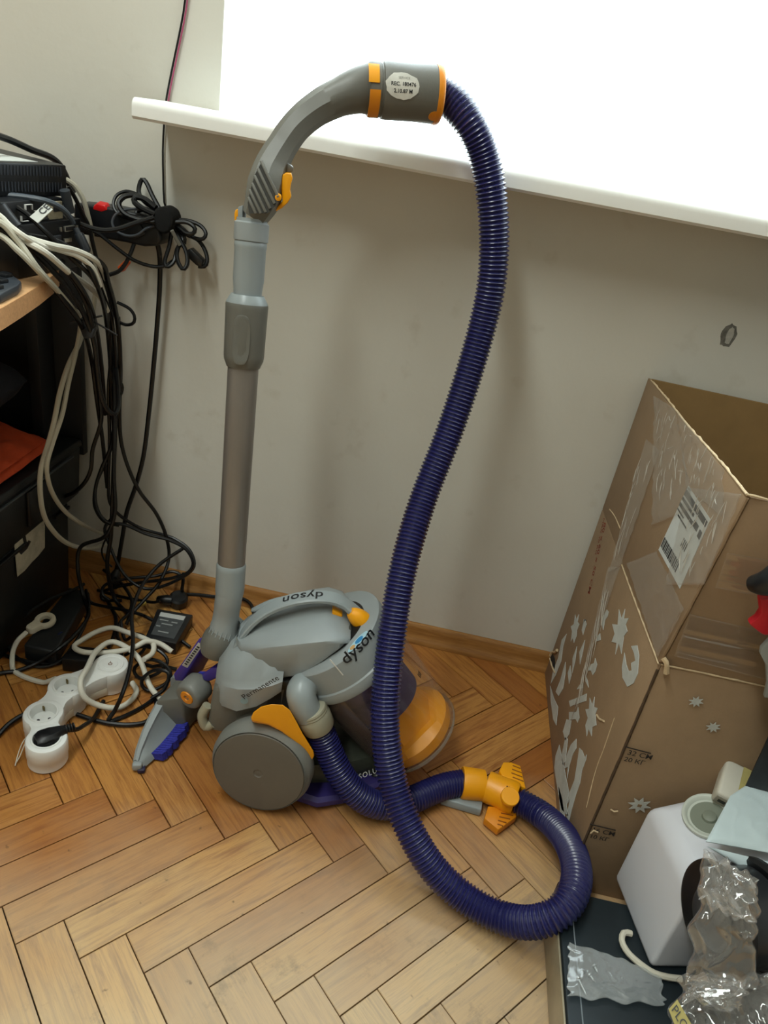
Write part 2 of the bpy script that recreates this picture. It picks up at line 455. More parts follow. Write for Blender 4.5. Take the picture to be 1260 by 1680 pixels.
# ---------------------------------------------------------------- herringbone floor, every block its own piece
floor = struct(box('floor', ((XL+XR)/2, (YF+0)/2, -.06), (XR-XL, -YF, .10), gap_m, bevel=0))
ORG[floor] = Vector(floor.location)
PW, PLn = .06, .06*4.9311
PHI = .8093; U0 = Vector((-.48244, -.55143, 0))
du = Vector((math.cos(PHI), math.sin(PHI), 0)); dv = Vector((math.sin(PHI), -math.cos(PHI), 0))
BX0, BX1, BY0, BY1 = -1.02, .72, -1.62, -.0008
def clip(poly, ax, val, keep_less):
    out = []
    for i, p in enumerate(poly):
        q = poly[(i+1) % len(poly)]; a = (p[ax] <= val) == keep_less; b = (q[ax] <= val) == keep_less
        if a: out.append(p)
        if a != b: out.append(p.lerp(q, (val-p[ax])/(q[ax]-p[ax])))
    return out
def block(u0, u1, v0, v1, along_u):
    g = .0008
    P = [U0+du*a+dv*b for a, b in ((u0+g, v0+g), (u1-g, v0+g), (u1-g, v1-g), (u0+g, v1-g))]
    c = sum(P, Vector())/4
    for ax, val, kl in ((1, BY1, True), (1, BY0, False), (0, BX0, False), (0, BX1, True)):
        P = clip(P, ax, val, kl)
        if len(P) < 3: return
    ar = sum((P[i].x*P[(i+1) % len(P)].y-P[(i+1) % len(P)].x*P[i].y) for i in range(len(P)))/2
    if abs(ar) < 1e-4: return
    if ar < 0: P.reverse()
    d = du if along_u else dv; ang = math.atan2(d.y, d.x); R = Matrix.Rotation(-ang, 3, 'Z')
    dz = random.uniform(-.0004, .0003); top = dz; cc = sum(P, Vector())/len(P)
    v = []
    for p in P: v.append(R @ (p-c)+Vector((0, 0, -.0095-0)))
    for p in P: v.append(R @ (p-c)+Vector((0, 0, top-.0007)))
    for p in P: v.append(R @ (p+(cc-p).normalized()*.0010-c)+Vector((0, 0, top)))
    n = len(P); f = []
    for k in (0, 1):
        f += [(k*n+i, k*n+(i+1) % n, (k+1)*n+(i+1) % n, (k+1)*n+i) for i in range(n)]
    f.append(tuple(range(2*n, 3*n)))
    me = bpy.data.meshes.new('plank'); me.from_pydata([tuple(q) for q in v], [], f); me.materials.append(oak_m); me.update()
    o = bpy.data.objects.new('plank', me); COL.objects.link(o); o.parent = floor
    o.location = c-Vector(floor.location); o.rotation_euler = (0, 0, ang)
NB = 0
for cidx in range(-4, 5):
    for k in range(-30, 34):
        a1 = k*PW+cidx*PLn
        block(a1-PLn, a1, k*PW-cidx*PLn, (k+1)*PW-cidx*PLn, True)
        block(a1-PW, a1, k*PW-PLn-cidx*PLn, k*PW-cidx*PLn, False)
# beyond the blocks that can be told apart the floor goes on as one surface
def floor_rest():
    v = []; f = []
    for x0, x1, y0, y1 in ((XL, BX0, YF, 0), (BX1, XR, YF, 0), (BX0, BX1, YF, BY0)):
        n = len(v); v += [(x0, y0, -.0004), (x1, y0, -.0004), (x1, y1, -.0004), (x0, y1, -.0004)]; f.append((n, n+1, n+2, n+3))
    o = mesh('far_planks', v, f, floor_far_m, floor, smooth=False); o['kind'] = 'stuff'
floor_rest()

# ================================================================ vacuum cleaner
vac_grey = mat('grey_plastic', '#8f9596', .38, var=.06, vscale=9, bump=.05, bscale=900)
vac_light = mat('silver_plastic', '#8f9799', .32, var=.05, vscale=8)
vac_dark = mat('dark_grey_plastic', '#67665f', .42, var=.08, vscale=9, bump=.06, bscale=700)
wheel_m = mat('wheel_grey', '#5f5a52', .5, var=.06, vscale=14, bump=.08, bscale=900)
tyre_m = mat('wheel_rim_grey', '#767772', .45, var=.06, vscale=12)
yellow = mat('yellow_plastic', '#f2a204', .36, var=.05, vscale=10)
orange_y = mat('amber_plastic', '#e08a12', .4, var=.05, vscale=10)
purple = mat('purple_plastic', '#3f2f8e', .35, var=.1, vscale=12)
hose_m = mat('purple_hose', '#212256', .27, var=.12, vscale=10, spec=.8)
beige_p = mat('yellowed_grey_plastic', '#9b9783', .4, var=.08, vscale=14)
black_p = mat('black_plastic', '#101113', .4, var=.3, vscale=20)
ink = mat('black_print', '#15161a', .5)
white_ink = mat('white_print', '#d8d6d0', .6)
dust_m = mat('dusty_shroud', '#4a4078', .7, var=.35, vscale=30)
silver_tube = mat('silver_tube', '#857f79', .34, metal=.35, var=.12, vscale=5, aniso=(6, 6, 1))
bristle_m = mat('blue_bristles', '#2b2f9a', .8, var=.35, vscale=220)
clear_m = bpy.data.materials.new('clear_plastic'); clear_m.use_nodes = True
def build_clear(m, tint, haze, rough=.08, edge=.25, gloss=.12):
    """clear plastic: mostly see-through, a little milky haze, glossy, denser where seen at a slant"""
    nt = m.node_tree; N = nt.nodes; L = nt.links; N.clear(); out = N.new('ShaderNodeOutputMaterial')
    tr = N.new('ShaderNodeBsdfTransparent'); tr.inputs[0].default_value = (*tint, 1)
    df = N.new('ShaderNodeBsdfDiffuse'); df.inputs[0].default_value = (*tint, 1)
    gs = N.new('ShaderNodeBsdfGlossy'); gs.inputs['Roughness'].default_value = rough; gs.inputs[0].default_value = (1, 1, 1, 1)
    fr = N.new('ShaderNodeLayerWeight'); fr.inputs[0].default_value = .25
    def mr(a, b):
        x = N.new('ShaderNodeMapRange'); x.inputs[3].default_value = a; x.inputs[4].default_value = b; L.new(fr.outputs['Facing'], x.inputs[0]); return x.outputs[0]
    m1 = N.new('ShaderNodeMixShader'); L.new(mr(haze, min(1, haze+edge)), m1.inputs[0]); L.new(tr.outputs[0], m1.inputs[1]); L.new(df.outputs[0], m1.inputs[2])
    m2 = N.new('ShaderNodeMixShader'); L.new(mr(gloss*.3, gloss*2.2), m2.inputs[0]); L.new(m1.outputs[0], m2.inputs[1]); L.new(gs.outputs[0], m2.inputs[2]); L.new(m2.outputs[0], out.inputs[0])
build_clear(clear_m, (.95, .93, .90), .004, rough=.05, edge=.06, gloss=.05)

VO = Vector((-0.159, -0.525, 0))
HA = .175
ef = Vector((math.cos(HA), math.sin(HA), 0)); el_ = Vector((-math.sin(HA), math.cos(HA), 0)); ez = Vector((0, 0, 1))
def VL(f, l, z): return VO+ef*f+el_*l+ez*z          # vacuum frame: forward, away from the viewer's side, up
vac = thing('vacuum_cleaner', 'grey and yellow canister vacuum cleaner with long ribbed purple hose, standing on the parquet', 'vacuum cleaner', VL(.05, .134, 0))

# ---- wheels
def wheel(center, n):
    n = Vector(n).normalized(); c = Vector(center); R = .081
    rim = lathe('wheel', [(.030, -.046), (R-.016, -.046), (R-.005, -.041), (R, -.030), (R, -.016), (R-.003, -.008), (R-.0065, -.003), (.0745, -.001), (.0735, -.003), (.03, -.003)], c, n, tyre_m, vac, seg=72, angle=.35)
    lathe('hub_cap', [(.072, -.0035), (.0725, -.0005), (.0715, .0006), (.060, .0016), (.030, .0022), (.0075, .0024), (.0070, .0016), (.0060, .0012), (.0035, .0012), (0, .0026)], c, n, wheel_m, rim, seg=72)
    return rim
wn = Vector((math.sin(-.042)*math.cos(.092), -math.cos(-.042)*math.cos(.092), math.sin(.092)))
wheel((-0.158, -0.524, 0.0838), wn)
wc2 = VL(.0, .268, .0838)
wheel(wc2, Vector((-.15, .985, .092)))
# axle housing between the wheels
lathe('axle_housing', [(.05, 0), (.066, .004), (.069, .02), (.069, .155), (.066, .17), (.05, .176)], Vector((-0.158, -0.524, .0838))-wn*.046, el_+Vector((0, 0, .0)), vac_dark, vac, seg=40)

# ---- low chassis and purple bumper
def ring_fl(pts, z): return [VL(f, l, z) for f, l in pts]
foot = [(-.05, .055), (.02, .03), (.13, .045), (.20, .075), (.235, .105), (.24, .135), (.235, .165), (.20, .19), (.13, .22), (.02, .235), (-.05, .21)]
def shr(p, k): return [(f*1+(.09-f)*(1-k), .134+(l-.134)*k) for f, l in p]
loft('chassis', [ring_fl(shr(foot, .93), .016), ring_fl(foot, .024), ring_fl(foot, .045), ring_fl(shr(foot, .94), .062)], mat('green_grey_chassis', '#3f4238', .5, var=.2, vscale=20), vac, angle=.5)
bumper = [(.055, .018), (.10, .005), (.16, .022), (.215, .058), (.255, .10), (.262, .134), (.255, .168), (.215, .21), (.16, .246), (.10, .262), (.055, .25)]
loft('bumper', [ring_fl(shr(bumper, .97), .007), ring_fl(bumper, .011), ring_fl(bumper, .021), ring_fl(shr(bumper, .95), .027)], mat('shaded_purple_bumper', '#2f2664', .42, var=.1), vac, angle=.5)  # purple dimmed in the colour for the shade low under the body
text('lettering', 'ABSOLUTE', .0125, flat(VL(.178, .050, .047), (ef*.86+el_*.5).normalized(), (ez*.85+el_*.45-ef*.26).normalized()), white_ink, vac, bold=.01, spacing=1.25)
for l in (.07, .2):
    lathe('front_castor', [(.006, -.008), (.014, -.008), (.016, -.005), (.016, .005), (.014, .008), (.006, .008)], VL(.20, l, .0165), el_, black_p, vac, seg=24)

# ---- clear dust bin leaning forward, with amber cone and shroud inside
BT = Vector((-.067, -.372, .229)); BB = Vector((.067, -.349, .070)); ba = (BB-BT).normalized(); BLn = (BB-BT).length
bin_ = lathe('dust_bin', [(.0905, .012), (.0890, .10), (.0860, BLn-.008), (.083, BLn+.003), (.078, BLn+.006), (.070, BLn+.004), (.0, BLn+.004),
                          (0, BLn+.0015), (.070, BLn+.0015), (.0805, BLn-.002), (.0840, BLn-.010), (.0870, .10), (.0885, .012)], BT, ba, clear_m, vac, seg=72, closed=True, angle=.9)
lathe('bin_rim', [(.0855, BLn-.004), (.0862, BLn+.001), (.0835, BLn+.0055), (.080, BLn+.0055), (.082, BLn+.001)], BT, ba, mat('clear_rim', '#a79f93', .2, alpha=.45), bin_, seg=72, closed=True)
lathe('shroud', [(.0, .004), (.070, .004), (.071, .05), (.066, .062), (.062, .064), (.062, .120), (.054, .126), (0, .126)], BT, ba, dust_m, bin_, seg=48)
lathe('purple_cyclone', [(0, .11), (.034, .11), (.033, .125), (.024, .150), (0, .150)], BT, ba, purple, bin_, seg=40)
DT0, DT1 = -.50, 1.55
def dust_film():
    a = ba; q = (-ef*.75-el_*.66); q = (q-a*q.dot(a)).normalized(); w = a.cross(q); v = []; f = []; nh, nt_ = 10, 26
    for j in range(nh+1):
        h = .014+(BLn-.020)*j/nh; r = .0872-.0042*j/nh
        for i in range(nt_+1):
            t = DT0+(DT1-DT0)*i/nt_; v.append(BT+a*h+q*(r*math.cos(t))+w*(r*math.sin(t)))
    for j in range(nh):
        for i in range(nt_): b = j*(nt_+1)+i; f.append((b, b+1, b+nt_+2, b+nt_+1))
    return mesh('dust_film', v, f, film_brown, bin_)
film_brown = bpy.data.materials.new('brown_dust_film'); film_brown.use_nodes = True
build_clear(film_brown, lin('#6b5650'), .45, rough=.5, edge=.2, gloss=.02)
dust_film()
# faceted amber collector standing on the bin floor
def collector():
    a, u, w = axes(ba); rings = []
    for h, r, tw in ((BLn-.001, .079, 0), (BLn-.030, .0785, 0), (BLn-.048, .066, .15), (BLn-.080, .050, .2), (BLn-.100, .034, .2)):
        rings.append([BT+a*h+u*(r*math.cos(t+tw))+w*(r*math.sin(t+tw)) for t in [2*PI*k/9 for k in range(9)]])
    def smooth9(rg, k):                                            # round base, faceted top
        return rg
    base = [[BT+a*h+u*(r*math.cos(2*PI*k/36))+w*(r*math.sin(2*PI*k/36)) for k in range(36)] for h, r in ((BLn-.0012, .0785), (BLn-.020, .080))]
    top = []
    for h, r, tw in ((BLn-.030, .074, .0), (BLn-.032, .062, .0), (BLn-.085, .048, .0), (BLn-.112, .020, .0)):
        rg = []
        for k in range(36):
            t = 2*PI*k/36; sct = PI/3; tt = ((t+tw+1e-6) % sct)-sct/2
            rr = r*math.cos(sct/2)/math.cos(tt); rg.append(BT+a*h+u*(rr*math.cos(t))+w*(rr*math.sin(t)))
        top.append(rg)
    return loft('amber_collector', base+top, yellow, bin_, sharp=.30)
collector()

def on_cyl(base, axis, r, toward, dh=0.0, sgn=1, rot=0.0, tilt=0.0):
    """maps lettering onto a cylinder; toward = a point seen from the middle of the text"""
    a = Vector(axis).normalized(); b = Vector(base); q = Vector(toward)-b; h0 = q.dot(a); q = (q-a*h0).normalized(); s = a.cross(q)*sgn
    def fn(x, y):
        x2 = x*math.cos(rot)-y*math.sin(rot); y2 = x*math.sin(rot)+y*math.cos(rot)
        t = x2/r; return b+a*(h0-y2+dh)+q*(r*math.cos(t))+s*(r*math.sin(t))
    return fn

# ---- lid ring round the top of the bin
lid = lathe('bin_lid', [(.05, -.0500), (.0875, -.0500), (.0905, -.0475), (.0912, -.040), (.092, -.004), (.0945, -.002), (.0955, .004), (.0955, .013), (.0945, .016), (.091, .0165), (.089, .012), (.05, .012)], BT, ba, vac_grey, vac, seg=72, angle=.4)
lathe('lid_gap_shade', [(.03, -.0512), (.064, -.0512), (.0645, -.0495), (.03, -.0495)], BT, ba, black_p, lid, seg=56)  # added black ring painting the shade in the gap under the housing
text('lettering', 'dyson', .028, on_cyl(BT, ba, .0929, (-0.0340,-0.4573,0.3095), dh=0, sgn=-1), ink, lid, bold=.012)
fn_s = on_cyl(BT, ba, .0932, (-0.0647,-0.4576,0.2789), sgn=-1)
for x0, x1, y0, y1 in ((-.0008, .0008, -.018, .018),):
    pts = [fn_s(x0-.012, y0), fn_s(x1-.012, y0), fn_s(x1-.012, y1), fn_s(x0-.012, y1)]
    decal('seam_line', pts, (pts[1]-pts[0]).cross(pts[3]-pts[0])*-1, white_ink, lid, .0008)
fb = on_cyl(BT, ba, .0895, (0.0515,-0.3762,0.2153), sgn=-1)
text('bin_marks', 'III', .013, fb, ink, bin_, bold=.03)
# round blue sticker on the sloping shoulder of the lid
def shoulder(x, y):
    a, u, w = axes(ba); return x, y
stq = Vector((-0.0533,-0.4302,0.3015))
sdir = (stq-BT); sdir = (sdir-ba*sdir.dot(ba)).normalized()
st_c = BT+sdir*.0830-ba*.0503; st_t = ba.cross(sdir)
stn = -ba; st_u = sdir
decal('sticker', [st_c+st_t*(.022*math.cos(t))+st_u*(.0075*math.sin(t)) for t in [2*PI*k/28 for k in range(28)]], stn, mat('pale_blue_sticker', '#9fc4d4', .35), lid, .0006)
decal('sticker_ring', [st_c+st_t*(-.003+.008*math.cos(t))+st_u*(.0052*math.sin(t)) for t in [2*PI*k/20 for k in range(20)]], stn, mat('blue_print', '#2f7fb5', .35), lid, .0009)
decal('sticker_dot', [st_c+st_t*(.012+.005*math.cos(t))+st_u*(.0045*math.sin(t)) for t in [2*PI*k/20 for k in range(20)]], stn, mat('tan_print', '#c49a62', .35), lid, .0009)

# ---- upper housing (boat shape) behind the lid
def housing():
    prof = [(-.060, .020, .246, .243, .240), (-.050, .040, .252, .246, .230), (-.025, .056, .270, .262, .214), (.01, .066, .288, .279, .204), (.045, .071, .304, .293, .218), (.075, .072, .312, .302, .250), (.098, .067, .306, .301, .274), (.114, .052, .296, .293, .284)]
    rings = []
    for f, hw, zt, zc, zb in prof:
        rg = [(-hw, zc-.004), (-hw*.985, zc), (-hw*.86, zc+.004), (-hw*.4, zt-.002), (0, zt), (hw*.4, zt-.002), (hw*.86, zc+.004), (hw*.985, zc), (hw, zc-.004), (hw*.96, zb+.012), (hw*.80, zb), (0, zb), (-hw*.80, zb), (-hw*.96, zb+.012)]
        rings.append([VL(f, .134+l, z) for l, z in rg])
    return loft('motor_housing', rings, vac_grey, vac, angle=.45)
hs = housing()
# two pale ridges lying along the top
def ridge(l0, f0, f1, z0, z1, w):
    rg = []
    for i in range(9):
        t = i/8; f = f0+(f1-f0)*t; z = z0+(z1-z0)*t; k = max(.12, math.sin(PI*t))**.6
        rg.append([VL(f, l0+w*k*math.cos(a), z+.011*k*math.sin(a)) for a in [2*PI*j/12 for j in range(12)]])
    return loft('top_ridge', rg, vac_light, hs)
ridge(.172, -.045, .035, .262, .298, .012); ridge(.160, .02, .095, .297, .309, .012)
# dark hinge block and yellow tabs where the handle meets the lid
hexa('hinge_block', [VL(.098, .100, .262), VL(.150, .100, .268), VL(.150, .168, .268), VL(.098, .168, .262)], [VL(.098, .103, .300), VL(.146, .103, .285), VL(.146, .165, .285), VL(.098, .165, .300)], mat('hinge_dark', '#4b4d48', .45), vac, bevel=.003)
hexa('yellow_tab', [VL(.083, .122, .304), VL(.100, .122, .298), VL(.100, .140, .298), VL(.083, .140, .304)], [VL(.082, .124, .316), VL(.099, .124, .309), VL(.099, .138, .309), VL(.082, .138, .316)], yellow, vac, bevel=.002)

# ---- carry handle: flat arched strap
def strap():
    P = catmull([VL(-.066, .120, .205), VL(-.060, .122, .228), VL(-.048, .126, .255), VL(-.032, .130, .280), VL(-.010, .133, .301), VL(.018, .134, .318), VL(.052, .134, .329), VL(.084, .134, .330), VL(.110, .134, .317), VL(.150, .134, .285)], 60)
    P, _ = resample(P, .006); rings = []
    for i, p in enumerate(P):
        t = (P[min(i+1, len(P)-1)]-P[max(i-1, 0)]).normalized(); nrm = el_.cross(t)*-1; nrm.normalize()
        if nrm.z < 0: nrm = -nrm
        k = i/(len(P)-1); w = .0105+.004*math.sin(PI*k)+(.003 if k > .8 else 0); h = .0042
        rings.append([p+el_*(w*a)+nrm*(h*b) for a, b in ((-1, -.5), (-.8, -1), (.8, -1), (1, -.5), (1, .5), (.85, 1), (-.85, 1), (-1, .5))])
    return loft('carry_handle', rings, vac_light, vac, angle=.5), P
hnd, HP = strap()
def on_strap(x, y):          # reads from the far side, upside down to the viewer
    s0 = .165-x; d = 0; i = 1
    while i < len(HP)-1 and d+(HP[i]-HP[i-1]).length < s0: d += (HP[i]-HP[i-1]).length; i += 1
    t = (HP[i]-HP[i-1]).normalized(); n = el_.cross(t)*-1
    if n.z < 0: n = -n
    return HP[i-1]+t*(s0-d)+n*.0046+el_*(-y)
text('lettering', 'dyson', .026, on_strap, ink, hnd, bold=.012, spacing=1.05)
# yellow release latch and purple button
def capsule(name, p, q, r, m, parent, flat_=.7):
    P = [Vector(p).lerp(Vector(q), i/10) for i in range(11)]; R = [r*max(.25, math.sin(PI*(.08+.84*i/10)))**.5 for i in range(11)]
    v, f = sweep(P, R, 16); return mesh(name, v, f, m, parent)
capsule('release_latch', VL(.110, .122, .318), VL(.150, .122, .290), .0155, yellow, vac)
lathe('release_button', [(.0, .016), (.007, .0155), (.0115, .012), (.013, .006), (.013, 0), (0, 0)], VL(.160, .150, .280), (.5, -.5, .6), purple, vac, seg=28)
lathe('button_boss', [(.012, .004), (.017, 0), (.018, -.008), (.012, -.012)], VL(.158, .154, .276), (.5, -.5, .6), vac_light, vac, seg=28)

# ---- rear filter cover with lettering
def cover():
    prof = [(-.085, .040, .198, .192, .150), (-.070, .066, .222, .196, .145), (-.045, .080, .244, .205, .150), (-.015, .084, .250, .213, .168), (.006, .082, .246, .222, .186), (.020, .076, .236, .226, .196)]
    rings = []
    for f, hw, zt, zc, zb in prof:
        rg = [(-hw, zb+.004), (-hw*1.01, zb+.45*(zc-zb)), (-hw*1.0, zc-.006), (-hw*.95, zc-.003), (-hw*.90, zc+.004), (-hw*.62, zt), (0, zt+.003), (hw*.62, zt), (hw*.92, zc), (hw, zc-.004), (hw, zb+.004), (hw*.9, zb), (-hw*.9, zb)]
        rings.append([VL(f, .134+l, z) for l, z in rg])
    return loft('filter_cover', rings, vac_grey, vac, angle=.35)
fc = cover()
tp0 = Vector((-0.1982,-0.4828,0.1966)); tp1 = Vector((-0.1604,-0.4761,0.2336)); tx = (tp1-tp0).normalized(); ty = Vector((0, 0, 1))-tx*tx.z; ty.normalize()
text('lettering', 'Permanente', .0135, flat((tp0+tp1)/2+ez*.001-el_*.0040, tx, ty), ink, fc, bold=.008, spacing=1.05)
decal('emblem', [Vector((-0.2009,-0.4837,0.1854))-el_*.002+ef*(.006*math.cos(t))+ez*(.006*math.sin(t)) for t in [2*PI*k/18 for k in range(18)]], -el_, mat('faded_blue', '#7f97a0', .5), fc)
# rear skirt of the body under the cover
hexa('rear_body', [VL(-.092, .075, .085), VL(.03, .06, .085), VL(.03, .21, .085), VL(-.092, .195, .085)], [VL(-.086, .078, .175), VL(.03, .066, .205), VL(.03, .204, .205), VL(-.086, .192, .175)], vac_dark, vac, bevel=.008)
hexa('inner_body', [VL(.0, .055, .05), VL(.10, .07, .05), VL(.10, .20, .05), VL(.0, .21, .05)], [VL(.0, .066, .215), VL(.07, .072, .205), VL(.07, .196, .205), VL(.0, .20, .215)], mat('body_dark', '#2b2a27', .5), vac, bevel=.006)
tube('rear_catch', [VL(-.094, .085, .13), VL(-.101, .083, .108), VL(-.093, .081, .088), VL(-.082, .080, .098)], .008, beige_p, vac, seg=10, step=.004)

# ---- yellow fender over the near wheel, and the small one behind it
fpx = [(-0.1804,-0.5187,0.1869),(-0.1770,-0.5181,0.1997),(-0.1673,-0.5164,0.2119),(-0.1530,-0.5139,0.2187),(-0.1363,-0.5109,0.2197),(-0.1248,-0.5089,0.2104),(-0.1137,-0.5069,0.1897),(-0.1011,-0.5047,0.1649),(-0.0819,-0.5013,0.1325),(-0.0787,-0.5007,0.1210),(-0.0821,-0.5013,0.1099),(-0.0940,-0.5034,0.1243),(-0.1142,-0.5070,0.1503),(-0.1340,-0.5105,0.1669),(-0.1539,-0.5140,0.1781),(-0.1773,-0.5182,0.1812)]
prism('wheel_fender', fpx, el_*.026+ez*-.030, yellow, vac, bevel=.003, seg=3)
prism('rear_fender', [(-0.2368,-0.4627,0.1001),(-0.2266,-0.4609,0.1202),(-0.2099,-0.4579,0.1423),(-0.2055,-0.4571,0.1337),(-0.2170,-0.4592,0.1202),(-0.2310,-0.4617,0.0982)], el_*.05, orange_y, vac, bevel=.002)
prism('fender_bridge', [(-0.1392,-0.4657,0.1848),(-0.1225,-0.4628,0.2034),(-0.1144,-0.4614,0.1881),(-0.1235,-0.4630,0.1586),(-0.1345,-0.4649,0.1752)], el_*.03, beige_p, vac, bevel=.003)

# ---- inlet elbow, cuff
EL = [(-0.1081,-0.4196,0.1924),(-0.1146,-0.4482,0.2128),(-0.1186,-0.4672,0.2122),(-0.1125,-0.4732,0.1970),(-0.1008,-0.4711,0.1745)]
P = catmull(EL, 40); P, _ = resample(P, .003)
R_ = [.0225*min(1, (.35+.65*math.sin(min(1, i/(len(P)*.35))*PI/2))) for i in range(len(P))]
v, f = sweep(P, R_, 28); elbow = mesh('inlet_elbow', v, f, vac_light, vac, angle=1.2)
cd = (Vector((-0.0790,-0.4653,0.1376))-Vector((-0.1026,-0.4694,0.1864))).normalized(); cb = Vector((-0.1016,-0.4693,0.1865))
lathe('inlet_cuff', [(.022, 0), (.0245, .001), (.0255, .004), (.0245, .006), (.0255, .009), (.0245, .011), (.0255, .014), (.0268, .018), (.0260, .040), (.0245, .043), (.018, .043)], cb, cd, beige_p, vac, seg=36, angle=.4)

# ---- the long ribbed hose
def ribbed(name, pts, r, pitch, m, parent, seg=26):
    P = catmull(pts, 400); P, Ln = resample(P, .004)
    for it in range(30):
        P = [P[0]]+[(P[i-1]+P[i]*2+P[i+1])/4 for i in range(1, len(P)-1)]+[P[-1]]
    n = int(Ln/pitch); Q, _ = resample(P, Ln/(n*8)); shape = [1.0, .978, .925, .872, .85, .872, .925, .978]
    rad = [r*shape[i % 8] for i in range(len(Q))]
    v, f = sweep(Q, rad, seg); return mesh(name, v, f, m, parent, angle=1.5)
HR = .0225
long_pts = [(-0.0893,-0.1619,1.0343),(-0.0729,-0.1635,1.0295),(-0.0461,-0.1750,1.0099),(-0.0210,-0.1700,0.9810),(0.0012,-0.1700,0.9380),(0.0137,-0.1700,0.9038),(0.0265,-0.1700,0.8575),(0.0354,-0.1742,0.8011),(0.0356,-0.1800,0.7444),(0.0302,-0.2050,0.6662),(0.0196,-0.2400,0.5800),(0.0024,-0.2900,0.4869),(-0.0053,-0.3600,0.3973),(-0.0002,-0.4167,0.3057),(0.0101,-0.4646,0.2280),(0.0234,-0.4945,0.1791),(0.0493,-0.5272,0.1250),(0.0847,-0.5669,0.0880),(0.1353,-0.5958,0.0480),(0.1872,-0.6141,0.0300),(0.2395,-0.6331,0.0350),(0.2773,-0.6462,0.0620),(0.3082,-0.6374,0.0880),(0.3278,-0.5998,0.0970),(0.3321,-0.5456,0.0880),(0.3236,-0.4791,0.0580),(0.2989,-0.4316,0.0350),(0.2660,-0.4120,0.0290)]
ribbed('hose', long_pts, HR, .0062, hose_m, vac)
ribbed('hose', [(0.1731,-0.3993,0.0290),(0.1484,-0.4096,0.0280),(0.1207,-0.4294,0.0265),(0.0921,-0.4541,0.0250),(0.0639,-0.4757,0.0250),(0.0345,-0.4882,0.0300),(0.0028,-0.4928,0.0450),(-0.0250,-0.4883,0.0660),(-0.0482,-0.4796,0.0920),(-0.0682,-0.4683,0.1200),(-0.0804,-0.4655,0.1414)], HR, .0056, hose_m, vac)

# ---- amber tool holder on the hose
th = [Vector((0.2574,-0.4101,0.0300)), Vector((0.2089,-0.3965,0.0300)), Vector((0.1677,-0.4018,0.0300))]
ax1 = (th[1]-th[0]).normalized(); ax2 = (th[2]-th[1]).normalized(); L1 = (th[1]-th[0]).length; L2 = (th[2]-th[1]).length
holder = lathe('tool_holder', [(.020, -.004), (.026, -.004), (.0285, 0), (.0285, L1*.25), (.0270, L1*.4), (.0265, L1-.004), (.0255, L1-.001), (.020, L1-.001)], th[0], ax1, yellow, vac, seg=36, angle=.4)
lathe('hose_cuff', [(.020, .003), (.0255, .003), (.0262, .006), (.0270, L2-.003), (.0262, L2), (.020, L2)], th[1], ax2, yellow, vac, seg=36, angle=.4)
kn = Vector((0.2316,-0.4350,0.0580))
side = ax1.cross(ez).normalized()
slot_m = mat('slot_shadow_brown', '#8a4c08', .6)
def clip_wing(px, slots, m, z0):
    wing = prism('clip_wing', px, (0, 0, -.015), m, holder, bevel=.0018)
    for a, b in slots:
        a, b = Vector(a), Vector(b); d = (b-a).normalized(); n = Vector((-d.y, d.x, 0))*.0011
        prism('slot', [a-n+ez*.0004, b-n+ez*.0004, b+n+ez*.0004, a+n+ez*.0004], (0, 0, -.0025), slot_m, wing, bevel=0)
clip_wing([(0.2369,-0.3852,0.0460),(0.2295,-0.3710,0.0460),(0.2371,-0.3492,0.0460),(0.2503,-0.3453,0.0460),(0.2676,-0.3486,0.0460),(0.2757,-0.3966,0.0460),(0.2621,-0.3939,0.0460)], ([(0.2534,-0.3528,0.0460),(0.2674,-0.3557,0.0460)], [(0.2522,-0.3616,0.0460),(0.2693,-0.3648,0.0460)], [(0.2509,-0.3702,0.0460),(0.2701,-0.3742,0.0460)], [(0.2529,-0.3792,0.0460),(0.2719,-0.3831,0.0460)]), yellow, .046)
clip_wing([(0.2169,-0.4284,0.0200),(0.2111,-0.4549,0.0200),(0.2346,-0.4712,0.0200),(0.2656,-0.4361,0.0200),(0.2638,-0.4228,0.0200)], ([(0.2387,-0.4373,0.0200),(0.2594,-0.4365,0.0200)], [(0.2356,-0.4456,0.0200),(0.2541,-0.4454,0.0200)], [(0.2336,-0.4535,0.0200),(0.2478,-0.4544,0.0200)], [(0.2326,-0.4610,0.0200),(0.2417,-0.4621,0.0200)]), orange_y, .020)
lathe('round_pad', [(.0135, -.010), (.0155, -.004), (.0155, .0015), (.0147, .0025), (0, .0028)], Vector((0.2453,-0.4319,0.0560)), (ez*.94+Vector((0, -.34, 0))), yellow, holder, seg=32)
for k in range(3): box('pictogram', Vector((0.2401,-0.4130,0.0575))+ax1*(-.004*k), (.002, .0014, .0014), ink, holder, bevel=0)

# ---- grey flat tool lying under the holder
fl0 = Vector((0.1392,-0.4215,0.0100)); fl1 = Vector((0.2077,-0.4265,0.0100)); dd = (fl1-fl0).normalized(); pp = dd.cross(ez).normalized()
hexa('crevice_tool', [fl0+pp*.012-ez*.008, fl1+pp*.012-ez*.008, fl1-pp*.010-ez*.008, fl0-pp*.010-ez*.008], [fl0+pp*.010+ez*.006, fl1+pp*.010+ez*.006, fl1-pp*.009+ez*.006, fl0-pp*.009+ez*.006], vac_light, vac, bevel=.002)

